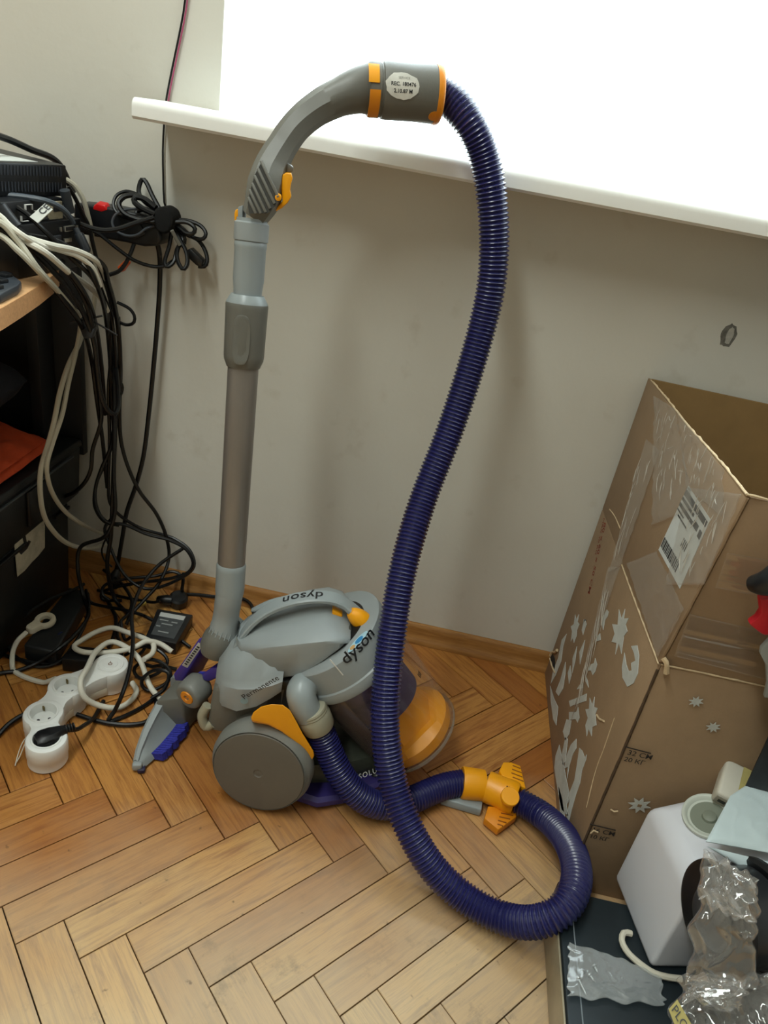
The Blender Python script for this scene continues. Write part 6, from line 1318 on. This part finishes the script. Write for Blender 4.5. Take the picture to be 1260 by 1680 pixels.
cable('white cable arching over the desk end above the bundle', [(-.95, -.49, .708), (-.80, -.44, .722), (-.70, -.345, .755)]+[(-0.6415,-0.3039,0.7696),(-0.6201,-0.2896,0.7621),(-0.5981,-0.2748,0.7561),(-0.5837,-0.2341,0.7460),(-0.5718,-0.2063,0.7330),(-0.5769,-0.1661,0.7095),(-0.5842,-0.1400,0.6885)], .0044, lwt)
cable('ivory cable coming out from behind the network switch', [(-0.6694,-0.1000,0.8242),(-0.6590,-0.0932,0.8166),(-0.6484,-0.0870,0.7977),(-0.6428,-0.0832,0.7738),(-0.6388,-0.0800,0.7471),(-0.6371,-0.0791,0.7075),(-0.6330,-0.0783,0.6712),(-0.6357,-0.0790,0.6393),(-0.6393,-0.0800,0.6109),(-0.6374,-0.0800,0.5982)], .0040, wht)
cable('black cable falling beside the ivory one behind the network switch', [(-0.6546,-0.1200,0.8168),(-0.6463,-0.1142,0.7998),(-0.6379,-0.1082,0.7767),(-0.6305,-0.1035,0.7587),(-0.6267,-0.1000,0.7339),(-0.6222,-0.0936,0.7022),(-0.6135,-0.0864,0.6701),(-0.6064,-0.0798,0.6302),(-0.6080,-0.0739,0.5626),(-0.6185,-0.0700,0.4657),(-0.6216,-0.0624,0.3618),(-0.6273,-0.0591,0.2647),(-0.6250,-0.0577,0.2137),(-0.6084,-0.0519,0.1871),(-0.5709,-0.0350,0.1558),(-0.4943,-0.0379,0.1490),(-0.4556,-0.0462,0.1330),(-0.4407,-0.0614,0.1059),(-0.4694,-0.0806,0.0765),(-0.5277,-0.0997,0.0520),(-0.5752,-0.0952,0.0695),(-0.6201,-0.0732,0.1214),(-0.6372,-0.0591,0.1528),(-0.6281,-0.0500,0.1709)], .0034)
cable('black cable making a tight U at the bottom of the hanging bundle', [(-0.6183,-0.3080,0.7596),(-0.6085,-0.2695,0.7243),(-0.6005,-0.2425,0.6967),(-0.5942,-0.2203,0.6679),(-0.5894,-0.2011,0.6379),(-0.5820,-0.1898,0.5965),(-0.5820,-0.1801,0.5413),(-0.5801,-0.1730,0.4955),(-0.5724,-0.1672,0.4703),(-0.5632,-0.1612,0.4609),(-0.5617,-0.1503,0.4667),(-0.5787,-0.1147,0.4884),(-0.6035,-0.0700,0.5165)], .0042)
cable('black cable slanting from the desk straight into the gathered strap', [(-0.6080,-0.2987,0.7547),(-0.5972,-0.2399,0.7150),(-0.5873,-0.2173,0.6819),(-0.5832,-0.2007,0.6468),(-0.5837,-0.1895,0.6165),(-0.6032,-0.1425,0.5480),(-0.6253,-0.0900,0.4587),(-0.6234,-0.0912,0.4106),(-0.6399,-0.0952,0.3475),(-0.6433,-0.0980,0.3060),(-0.6542,-0.1004,0.2777),(-0.6773,-0.1017,0.2484),(-0.7018,-0.1000,0.2320)], .0040)
cable('thin black loop sticking out to the right of the hanging bundle', [(-0.5999,-0.0700,0.6339),(-0.5891,-0.0667,0.6299),(-0.5779,-0.0640,0.6240),(-0.5699,-0.0642,0.6125),(-0.5714,-0.0660,0.6016),(-0.5843,-0.0653,0.5955),(-0.6028,-0.0600,0.5962)], .0030)
cable('black cable bowing right from the bundle and crossing the thick cord', [(-0.6028,-0.0600,0.6051),(-0.6012,-0.0554,0.5129),(-0.6048,-0.0547,0.4140),(-0.6016,-0.0549,0.3554),(-0.5874,-0.0535,0.3017),(-0.5657,-0.0503,0.2526),(-0.5330,-0.0436,0.2053),(-0.5114,-0.0422,0.1563),(-0.5023,-0.0450,0.1020),(-0.5038,-0.0875,0.0674),(-0.5214,-0.1253,0.0411),(-0.5360,-0.1565,0.0200),(-0.5386,-0.1705,0.0060)], .0038)
cable('black cable crossing the floor to the left edge below the tool case', [(-0.6126,-0.0600,0.5582),(-0.6004,-0.0836,0.4253),(-0.5919,-0.1066,0.3084),(-0.5838,-0.1227,0.2301),(-0.5993,-0.1336,0.1832),(-0.6488,-0.1382,0.1477),(-0.6498,-0.1493,0.0998),(-0.6343,-0.1601,0.0460),(-0.5972,-0.2112,0.0460),(-0.5897,-0.2651,0.0460),(-0.5991,-0.3101,0.0400),(-0.6340,-0.3347,0.0120),(-0.6568,-0.3564,0.0060),(-0.6887,-0.3797,0.0050)]+[(-.694, -.52, .005), (-.715, -.64, .005), (-.85, -.74, .005)], .0040)
cable('black cable running from under the tool case across to the vacuum head', [(-0.6540,-0.1295,0.0200),(-0.6268,-0.1385,0.0144),(-0.5980,-0.1428,0.0173),(-0.5515,-0.1485,0.0243),(-0.5088,-0.1560,0.0270),(-0.4568,-0.1710,0.0208),(-0.4111,-0.1877,0.0100),(-0.3930,-0.1943,0.0060)], .0036)
cable('black cable wrapped in a wide ring around the floor extension block', [(-0.6507,-0.1264,0.0500),(-0.6600,-0.1533,0.0500),(-0.6875,-0.1969,0.0480),(-0.7060,-0.2518,0.0400),(-0.7090,-0.2896,0.0200),(-0.7022,-0.3098,0.0080),(-0.6710,-0.3294,0.0060),(-0.6287,-0.3363,0.0060),(-0.6013,-0.3174,0.0100),(-0.5884,-0.2823,0.0300),(-0.5935,-0.2305,0.0400),(-0.6136,-0.1773,0.0450),(-0.6406,-0.1382,0.0450)], .0034)
cable('black cable trailing off the left edge in front of the tool case', [(-.78, -.70, .005), (-.705, -.60, .005), (-.692, -.45, .005)]+[(-0.7223,-0.3279,0.0050),(-0.6862,-0.3281,0.0050),(-0.6483,-0.3276,0.0050),(-0.6046,-0.3161,0.0050),(-0.5868,-0.2917,0.0050)], .0036)
cable('black cable coming in at the left edge and running under the white strip', [(-.85, -.85, .005), (-.74, -.70, .005)]+[(-0.6045,-0.5099,0.0050),(-0.5987,-0.4819,0.0083),(-0.5896,-0.4582,0.0093),(-0.5740,-0.4372,0.0040),(-0.5613,-0.4208,0.0040)], .0042)
cable('black cable draped over the white strip from the knot of plugs', [(-0.4741,-0.0400,0.1309),(-0.5017,-0.0945,0.1171),(-0.5136,-0.1436,0.1000),(-0.5071,-0.1966,0.0941),(-0.4952,-0.2383,0.0900),(-0.4728,-0.2812,0.0700),(-0.4470,-0.3515,0.0620),(-0.4376,-0.3998,0.0500),(-0.4462,-0.4103,0.0200),(-0.4520,-0.4237,0.0050),(-0.4314,-0.4019,-0.0009),(-0.4111,-0.3698,0.0014),(-0.4019,-0.3491,0.0060)], .0038)
cable('black cable looping on the floor to the right of the white strip', [(-0.5086,-0.4235,0.0050),(-0.4803,-0.4266,0.0050),(-0.4472,-0.4266,0.0050),(-0.4123,-0.4187,0.0050),(-0.3911,-0.4045,0.0050),(-0.3870,-0.3754,0.0050),(-0.3970,-0.3497,0.0050),(-0.4107,-0.3343,0.0050)], .0040)
cable('black cable passing behind the wand along the skirting board', [(-0.4665,-0.0497,0.0200),(-0.4356,-0.0401,0.0200),(-0.4005,-0.0338,0.0200),(-0.3498,-0.0190,0.0200),(-0.3251,-0.0265,0.0200),(-0.3054,-0.0543,0.0200),(-0.2971,-0.0941,0.0200)], .0040)
cable('thin black cable curling in front of the skirting near the floor plug', [(-0.6251,-0.0500,0.1923),(-0.6299,-0.0500,0.1436),(-0.6454,-0.0500,0.1062),(-0.6500,-0.0500,0.0849),(-0.6436,-0.0500,0.0630),(-0.6272,-0.0500,0.0513)], .0020)
cable('black cable looping between the cord plug and the round adaptor', [(-0.5968,-0.1236,0.0200),(-0.6153,-0.1185,0.0274),(-0.6169,-0.1094,0.0414),(-0.5779,-0.0926,0.0594),(-0.5183,-0.0759,0.0718),(-0.4834,-0.0634,0.0839),(-0.4623,-0.0648,0.0745),(-0.4601,-0.0750,0.0500)], .0034)
cable('black cable arching low in front of the skirting to the adaptor', [(-0.6427,-0.0867,0.0100),(-0.5912,-0.0938,0.0122),(-0.5412,-0.0990,0.0177),(-0.5064,-0.1015,0.0239),(-0.4977,-0.1001,0.0300)], .0034)
cs = [(198,1090),(232,1076),(262,1084),(250,1102),(222,1106)]
cable('tangle of black cable piled behind the right end of the white strip', [(-0.4930,-0.2719,0.0200),(-0.4603,-0.2638,0.0452),(-0.4261,-0.2676,0.0458),(-0.4061,-0.2773,0.0339),(-0.4189,-0.2941,0.0142),(-0.4491,-0.3067,0.0057),(-0.4604,-0.3029,0.0202),(-0.4357,-0.2948,0.0443),(-0.4005,-0.2996,0.0435),(-0.3863,-0.3103,0.0299),(-0.4005,-0.3257,0.0123),(-0.4225,-0.3342,0.0074),(-0.4336,-0.3305,0.0218),(-0.4143,-0.3220,0.0465),(-0.3859,-0.3236,0.0502),(-0.3849,-0.3412,0.0276),(-0.4035,-0.3562,0.0120)], .0034)
cable('black cable lying in an S on the floor beside the wand foot', [(-0.5394,-0.1928,0.0300),(-0.5176,-0.2175,0.0083),(-0.4985,-0.2151,0.0271),(-0.4758,-0.2210,0.0287),(-0.4704,-0.2383,0.0130),(-0.4805,-0.2541,0.0014),(-0.4553,-0.2661,-0.0046),(-0.4253,-0.2678,0.0100),(-0.3931,-0.2630,0.0060)], .0034)
cable('black cable along the floor between the adaptors', [(-0.6063,-0.1156,0.0120),(-0.5624,-0.1669,0.0126),(-0.5431,-0.2172,0.0088),(-0.5380,-0.2480,0.0080)], .0040)
cable('black cable coming down from the knot to the label adaptor', [(-0.6468,-0.0500,0.0382),(-0.5883,-0.0852,0.0392),(-0.5503,-0.1202,0.0300),(-0.5388,-0.1561,0.0269),(-0.5405,-0.1906,0.0281),(-0.5308,-0.2265,0.0269),(-0.5046,-0.2602,0.0300)], .0036)
hv = thing('cable_tie_clip', 'black plastic tie clip gathering cables beside the desk corner', 'cable tie', Vector((-0.5984,-0.1815,0.6117)))
prism('tie_block', [(-0.6047,-0.1880,0.6320),(-0.5877,-0.1847,0.6367),(-0.5773,-0.1937,0.6187),(-0.5798,-0.2017,0.6039),(-0.5934,-0.2036,0.6017),(-0.6025,-0.1973,0.6145)], (0, .012, 0), black_p, hv, bevel=.003)
tube('tie_tail', [(-0.6163,-0.2000,0.6214),(-0.6031,-0.1914,0.6291),(-0.5877,-0.1849,0.6327),(-0.5727,-0.1774,0.6381)], .0016, black_p, hv, floor=False)
tube('tie_tail', [(-0.5817,-0.1886,0.6287),(-0.5633,-0.1884,0.6223),(-0.5426,-0.1885,0.6143)], .0016, black_p, hv, floor=False)
tg = tube('tie_wire', [(-0.6153,-0.0750,0.5073),(-0.6085,-0.0697,0.5048),(-0.6012,-0.0628,0.5043),(-0.5975,-0.0609,0.4986),(-0.6040,-0.0600,0.4898)], .0012, mat('wire_grey', '#7c7a72', .4, metal=.5), floor=False); tag(tg, 'thin wire twist tied round the hanging cable bundle', 'wire tie')
cable('thin black loop low on the hanging bundle below the wire twist', [(-0.6076,-0.0550,0.4851),(-0.5997,-0.0517,0.4737),(-0.6012,-0.0513,0.4573),(-0.6088,-0.0510,0.4432),(-0.6057,-0.0500,0.4310)], .0022)

# pile of cable ends on the desk in front of the docks
for i, (p, lb) in enumerate((([(-0.7776,-0.1392,0.7050),(-0.7264,-0.1532,0.7085),(-0.6848,-0.1675,0.7066),(-0.6469,-0.1801,0.7060)], 'black cable lying flat on the desk nearest the docks'), ([(-0.7496,-0.1823,0.7060),(-0.7158,-0.1775,0.7060),(-0.6740,-0.1893,0.7060),(-0.6450,-0.1906,0.7060)], 'second black cable lying flat on the desk'), ([(-0.7792,-0.1356,0.7120),(-0.7147,-0.1543,0.7174),(-0.6706,-0.1697,0.7171),(-0.6312,-0.1858,0.7135)], 'black cable lying over the desk corner under the white ones'), ([(-0.7284,-0.2152,0.7050),(-0.6965,-0.2120,0.7050),(-0.6733,-0.2075,0.7050),(-0.6488,-0.2015,0.7050)], 'black cable lying flat on the desk nearest the keyboard'))):
    cable(lb, p, .0042)

for lb, p, r_, m_ in (('upper white cable fanning across the desk in front of the docks', [(-1.02, -.40, .715), (-.86, -.39, .745), (-.74, -.36, .775)]+[(-0.6503,-0.3200,0.7935),(-0.6307,-0.3170,0.7793),(-0.6139,-0.3140,0.7692),(-0.6062,-0.2892,0.7563),(-0.5956,-0.2603,0.7480),(-0.5816,-0.2280,0.7359),(-0.5704,-0.2097,0.7191),(-0.5667,-0.1951,0.6895)], .0040, lwt),
                   ('black cable between the two white cables on the desk', [(-1.0, -.43, .708), (-.83, -.43, .720), (-.72, -.38, .750)]+[(-0.6498,-0.3234,0.7765),(-0.6282,-0.3153,0.7587),(-0.6082,-0.3099,0.7336),(-0.6132,-0.2606,0.6991),(-0.6047,-0.2372,0.6690),(-0.5949,-0.2140,0.6356),(-0.6346,-0.1000,0.5299),(-0.6375,-0.0802,0.4529),(-0.6378,-0.0600,0.3572),(-0.6348,-0.0500,0.2447)], .0040, blk),
                   ('black cable sweeping over the desk end just above the wood corner', [(-1.0, -.38, .710), (-.83, -.38, .735), (-.73, -.36, .765)]+[(-0.6592,-0.3074,0.7861),(-0.6269,-0.2927,0.7679),(-0.6066,-0.2615,0.7392),(-0.5903,-0.2353,0.7083),(-0.5786,-0.2155,0.6738),(-0.5904,-0.1682,0.6205),(-0.6164,-0.1000,0.5223),(-0.6267,-0.0700,0.4147)], .0042, blk),
                   ('black cable bunched against the docks beneath the CE tag', [(-0.6500,-0.2853,0.7629),(-0.6271,-0.2625,0.7612),(-0.6020,-0.2416,0.7549),(-0.5774,-0.2182,0.7281),(-0.5654,-0.2053,0.6915),(-0.6037,-0.1000,0.5919),(-0.6113,-0.0700,0.4673)], .0036, blk)):
    cable(lb, p, r_, m_)
# ---- white jointed power strip with its plug and cord
wp_m = mat('white_strip_plastic', '#e4e5e2', .36, var=.02, vscale=6)
cream = mat('cream_strip_base', '#d8cfbd', .45, var=.04, vscale=8)
stp_ = thing('power_strip', 'white jointed power strip of four round modules on the parquet', 'power strip', Vector((-0.5137,-0.4468,-0.0000)))
mods = [Vector((-0.5039,-0.5229,0.0520)), Vector((-0.5370,-0.4749,0.0520)), Vector((-0.5342,-0.4054,0.0520)), Vector((-0.4911,-0.3340,0.0520))]
for p in mods: p.z = 0
MR = .0315; MH = .050
def module(c, kind):
    mb = lathe('socket_module', [(MR-.003, .001), (MR-.0012, .003), (MR-.0008, .020), (MR, .021), (MR, MH-.004), (MR-.0015, MH-.001), (MR-.004, MH), (.0238, MH), (.0230, MH+.0014), (.0205, MH+.0014)]+([(.0195, MH-.001), (.0188, MH-.016), (.010, MH-.0165), (0, MH-.0165)] if kind == 'socket' else [(.0195, MH+.0006), (.0135, MH+.0010), (.0128, MH+.0018), (.006, MH+.0012), (0, MH+.0010)]), c, ez, wp_m, stp_, seg=48, angle=.4)
    return mb
def bridge(a, b):
    d = (b-a).normalized(); n = Vector((-d.y, d.x, 0)); a = a+d*.0205; b = b-d*.0205; L_ = (b-a).length; P0 = []; P1 = []
    for k in range(13):
        t = k/12; w = .0235-.0030*math.sin(PI*t); P0.append(a+d*(L_*t)+n*w); P1.append(a+d*(L_*t)-n*w)
    loop = P0+list(reversed(P1))
    hexa('joint_bridge', [p+ez*.004 for p in loop], [p+ez*.021 for p in loop], cream, stp_, bevel=.001)
    hexa('joint_bridge', [p+ez*.0215 for p in loop], [p+ez*(MH-.001) for p in loop], wp_m, stp_, bevel=.0015)
mm = [module(mods[0], 'socket'), module(mods[1], 'socket'), module(mods[2], 'socket'), module(mods[3], 'switch')]
for i in range(3): bridge(mods[i], mods[i+1])
for i in (1, 2):
    c = mods[i]
    for s in (1, -1):
        box('earth_clip', c+Vector((.0178*s*.5, .0178*s*-.86, MH-.0085)), (.0045, .0022, .009), mat('brass', '#6f6238', .4, metal=.6), mm[i], rot=-.52, bevel=.0005)
    for s in (1, -1):
        lathe('pin_hole', [(.0026, 0), (.0026, .0006), (0, .0006)], c+Vector((.0086*.86*s, .0086*.5*s, MH-.0166)), ez, ink, mm[i], seg=14)
text('power_symbol', 'o', .016, flat(mods[3]+ez*(MH+.0016), (.9, .35, 0), (-.35, .9, 0)), mat('brown_print', '#8a6a5a', .6), mm[3])
box('power_symbol', mods[3]+Vector((-.001, .003, MH+.0019)), (.0010, .005, .0004), mat('brown_print', '#8a6a5a', .6), mm[3], rot=.37, bevel=0)
tube('strap_string', [mods[0]+Vector((-.030, .010, .045)), mods[0]+Vector((-.040, .0, .030)), mods[0]+Vector((-.043, -.012, .012)), mods[0]+Vector((-.040, -.026, .002))], .0009, lwt, stp_)
tube('strap_string', [mods[0]+Vector((-.030, .010, .045)), mods[0]+Vector((-.036, -.002, .028)), mods[0]+Vector((-.039, -.015, .010)), mods[0]+Vector((-.042, -.022, .002))], .0009, lwt, stp_)
# its own cord ends in a ring-handled plug in the black block
crd = tube('power_cord', [(-0.5769,-0.3680,0.0200),(-0.5951,-0.3698,0.0075),(-0.6189,-0.3700,-0.0036),(-0.6450,-0.3656,-0.0062),(-0.6647,-0.3578,-0.0009),(-0.6749,-0.3453,0.0120),(-0.6844,-0.3248,0.0220),(-0.6803,-0.3141,0.0380),(-0.6731,-0.2973,0.0460)], .0046, lwt, stp_)
rp = Vector((-0.6598,-0.2578,0.0480)); rp2 = Vector((-0.6730,-0.2934,0.0460)); rdv = (rp-rp2).normalized()
ringp = lathe('ring_plug', [(.0098, -.005), (.0125, -.0058), (.0180, -.0055), (.0195, -.002), (.0192, .003), (.0175, .0052), (.0122, .0052), (.0100, .003)], rp, (0, -.12, 1), mat('cream_plug', '#cfc6b0', .45), stp_, seg=36, closed=True)
loft('plug_neck', [[rp2.lerp(rp, t)+Vector((-rdv.y, rdv.x, 0)).normalized()*(w*a)+ez*(h*b) for a, b in ((-1, -1), (1, -1), (1, 1), (-1, 1))] for t, w, h in ((0, .0058, .0058), (.12, .0088, .0064), (.45, .0098, .0062), (.62, .0125, .0052))], mat('cream_plug', '#cfc6b0', .45), stp_, bevel=.0012)

wc = cable('white power cord coiled in loose loops over the switch end of the white strip', [(-0.4047,-0.2610,0.0450),(-0.4303,-0.2581,0.0550),(-0.4518,-0.2698,0.0640),(-0.4657,-0.2864,0.0600),(-0.4915,-0.2971,0.0510),(-0.5287,-0.3083,0.0451),(-0.5564,-0.3142,0.0450),(-0.5788,-0.2992,0.0400),(-0.5712,-0.2772,0.0426),(-0.5582,-0.2506,0.0437),(-0.5413,-0.2276,0.0400),(-0.5032,-0.2372,0.0456),(-0.4609,-0.2492,0.0500),(-0.4384,-0.2674,0.0571),(-0.4311,-0.2895,0.0560),(-0.4365,-0.3143,0.0600)], .0050, lwt, seg=10)
cable('white power cord crossing down the middle of the white strip to the vacuum head', [(-0.3875,-0.3505,0.0100),(-0.4098,-0.3366,0.0133),(-0.4256,-0.3224,0.0200),(-0.4483,-0.3036,0.0450),(-0.4800,-0.2889,0.0550),(-0.5142,-0.2823,0.0550),(-0.5243,-0.3162,0.0600),(-0.5145,-0.3725,0.0660),(-0.5087,-0.4066,0.0660),(-0.4980,-0.4196,0.0500),(-0.4791,-0.4108,0.0250),(-0.4482,-0.3925,0.0100),(-0.4360,-0.3657,0.0080),(-0.4363,-0.3450,0.0100),(-0.4529,-0.3268,0.0100)], .0050, lwt, seg=10)

bpl = thing('angled_plug', 'black angled plug pushed into the front module of the white strip', 'plug', mods[0]+ez*.034)
lathe('plug_disc', [(.0175, 0), (.0180, .002), (.0180, .014), (.016, .018), (0, .018)], mods[0]+ez*(MH-.0155), ez, black_p, bpl, seg=28)
hd = (Vector((-0.4778,-0.5053,0.0600))-Vector((-0.4996,-0.5296,0.0600))).normalized()
sideh = Vector((-hd.y, hd.x, 0)).normalized(); pb = mods[0]+ez*(MH+.003)
loft('plug_grip', [[pb+hd*t+sideh*(w*a)+ez*(h*b) for a, b in ((-1, -.6), (-.6, -1), (.6, -1), (1, -.6), (1, .4), (.6, 1), (-.6, 1), (-1, .4))] for t, w, h in ((-.016, .010, .005), (-.008, .0145, .0085), (.008, .0140, .0085), (.022, .0085, .0075), (.030, .0060, .006))], black_p, bpl, angle=.5)
for k in range(4):
    lathe('strain_ring', [(.0045, -.0012), (.0078-.0005*k, -.0008), (.0078-.0005*k, .0008), (.0045, .0012)], pb+hd*(.030+.0042*k), hd, black_p, bpl, seg=14)
tube('plug_cord', [pb+hd*.028]+[(-0.4733,-0.4901,0.0450),(-0.4726,-0.4647,0.0300),(-0.4745,-0.4290,0.0120),(-0.4795,-0.3998,0.0060),(-0.4810,-0.3813,0.0060)], .0038, blk, bpl)

# ---- adaptors and blocks on the floor
ab = thing('power_adaptor', 'flat black power adaptor with a grey rating label near the skirting', 'adaptor', Vector((-0.4625,-0.1345,0.0000)))
aq = [Vector(p) for p in [(-0.4759,-0.2207,0.0300),(-0.4126,-0.2199,0.0300),(-0.4159,-0.1211,0.0300),(-0.4914,-0.1272,0.0300)]]
abody = hexa('adaptor_body', [Vector((p.x, p.y, .0005)) for p in aq], aq, el_m, ab, bevel=.003)
def quad_on(q, u0, u1, v0, v1, lift): 
    f = lambda u, v: q[0]*(1-u)*(1-v)+q[1]*u*(1-v)+q[2]*u*v+q[3]*(1-u)*v
    return [f(u0, v0)+ez*lift, f(u1, v0)+ez*lift, f(u1, v1)+ez*lift, f(u0, v1)+ez*lift]
decal('rating_label', quad_on(aq, .14, .86, .12, .90, .0), ez, mat('label_dark_grey', '#45484a', .4, var=.2, vscale=60), abody, .0004)
decal('label_strip', quad_on(aq, .14, .84, .74, .88, .0004), ez, mat('label_pale', '#b9bbb8', .45), abody, .0004)
for v0, u0, u1 in ((.62, .2, .45), (.60, .55, .72), (.50, .3, .62), (.40, .18, .3), (.24, .3, .62)):
    decal('label_print', quad_on(aq, u0, u1, v0, v0+.035, .0004), ez, mat('print_grey', '#8d908f', .5), abody, .0003)
rpx = [Vector(p) for p in [(-0.5037,-0.0475,0.0300),(-0.4659,-0.0318,0.0360),(-0.4405,-0.0620,0.0400),(-0.4321,-0.0968,0.0340),(-0.4509,-0.1164,0.0300),(-0.4734,-0.1131,0.0280)]]
rpl = thing('round_plug', 'big black round mains plug lying on the adaptor by the skirting', 'plug', Vector((-0.4774,-0.0487,0.0000)))
lathe('plug_body', [(.012, 0), (.0195, .003), (.0205, .010), (.0195, .022), (.015, .026), (0, .026)], Vector((-0.4713,-0.0641,0.0040)), (.15, -.25, 1), black_p, rpl, seg=24)
lathe('plug_neck', [(.0110, 0), (.0115, .012), (.0075, .030), (.005, .032)], Vector((-0.4805,-0.0760,0.0180)), Vector((-0.5127,-0.0837,0.0180))-Vector((-0.4805,-0.0760,0.0180)), black_p, rpl, seg=16)
tube('plug_cord', [(-0.4725,-0.0350,0.0655),(-0.4712,-0.0402,0.0450),(-0.4646,-0.0591,0.0350)], .0036, blk, rpl)
ytg = box('cable_label', Vector((-0.5309,-0.1098,0.0200)), (.014, .010, .006), mat('yellow_label', '#b9a04a', .6), rot=.7, bevel=.001); tag(ytg, 'small yellow label wrapped on a black cable near the adaptor', 'label')
b2 = thing('power_adaptor', 'thick black power adaptor half under the white strip', 'adaptor', Vector((-0.5530,-0.2868,0.0000)))
bq = [Vector(p) for p in [(-0.5888,-0.3292,0.0320),(-0.4951,-0.3147,0.0320),(-0.4947,-0.2707,0.0320),(-0.5874,-0.2884,0.0320)]]
hexa('adaptor_body', [Vector((p.x, p.y, .0005)) for p in bq], bq, el_m, b2, bevel=.004)
ex = thing('extension_block', 'black extension block beside the tool case holding the ring-handled plug', 'power strip', Vector((-0.6656,-0.2398,0.0000)))
xq = [Vector(p) for p in [(-0.6664,-0.3215,0.0360),(-0.6027,-0.3210,0.0360),(-0.6369,-0.1280,0.0360),(-0.6849,-0.1281,0.0360)]]
xq[0].x = max(xq[0].x, -.690)
hexa('block_body', [Vector((p.x, p.y, .0005)) for p in xq], xq, mat('block_black', '#1b1e20', .42, var=.2, vscale=20), ex, bevel=.005, seg=3)
prism('front_lug', [(-0.6630,-0.3092,0.0200),(-0.6494,-0.3119,0.0200),(-0.6480,-0.3021,0.0200),(-0.6337,-0.3100,0.0200),(-0.6312,-0.3183,0.0200),(-0.6555,-0.3177,0.0200)], (0, .004, .006), mat('lug_grey', '#4a4d50', .4), ex, bevel=.001)
lathe('side_button', [(.0085, 0), (.0085, .002), (0, .0025)], Vector((-0.6233,-0.2699,0.0300)), (.9, -.4, .1), mat('dark_blue_button', '#1d2546', .4), ex, seg=20)
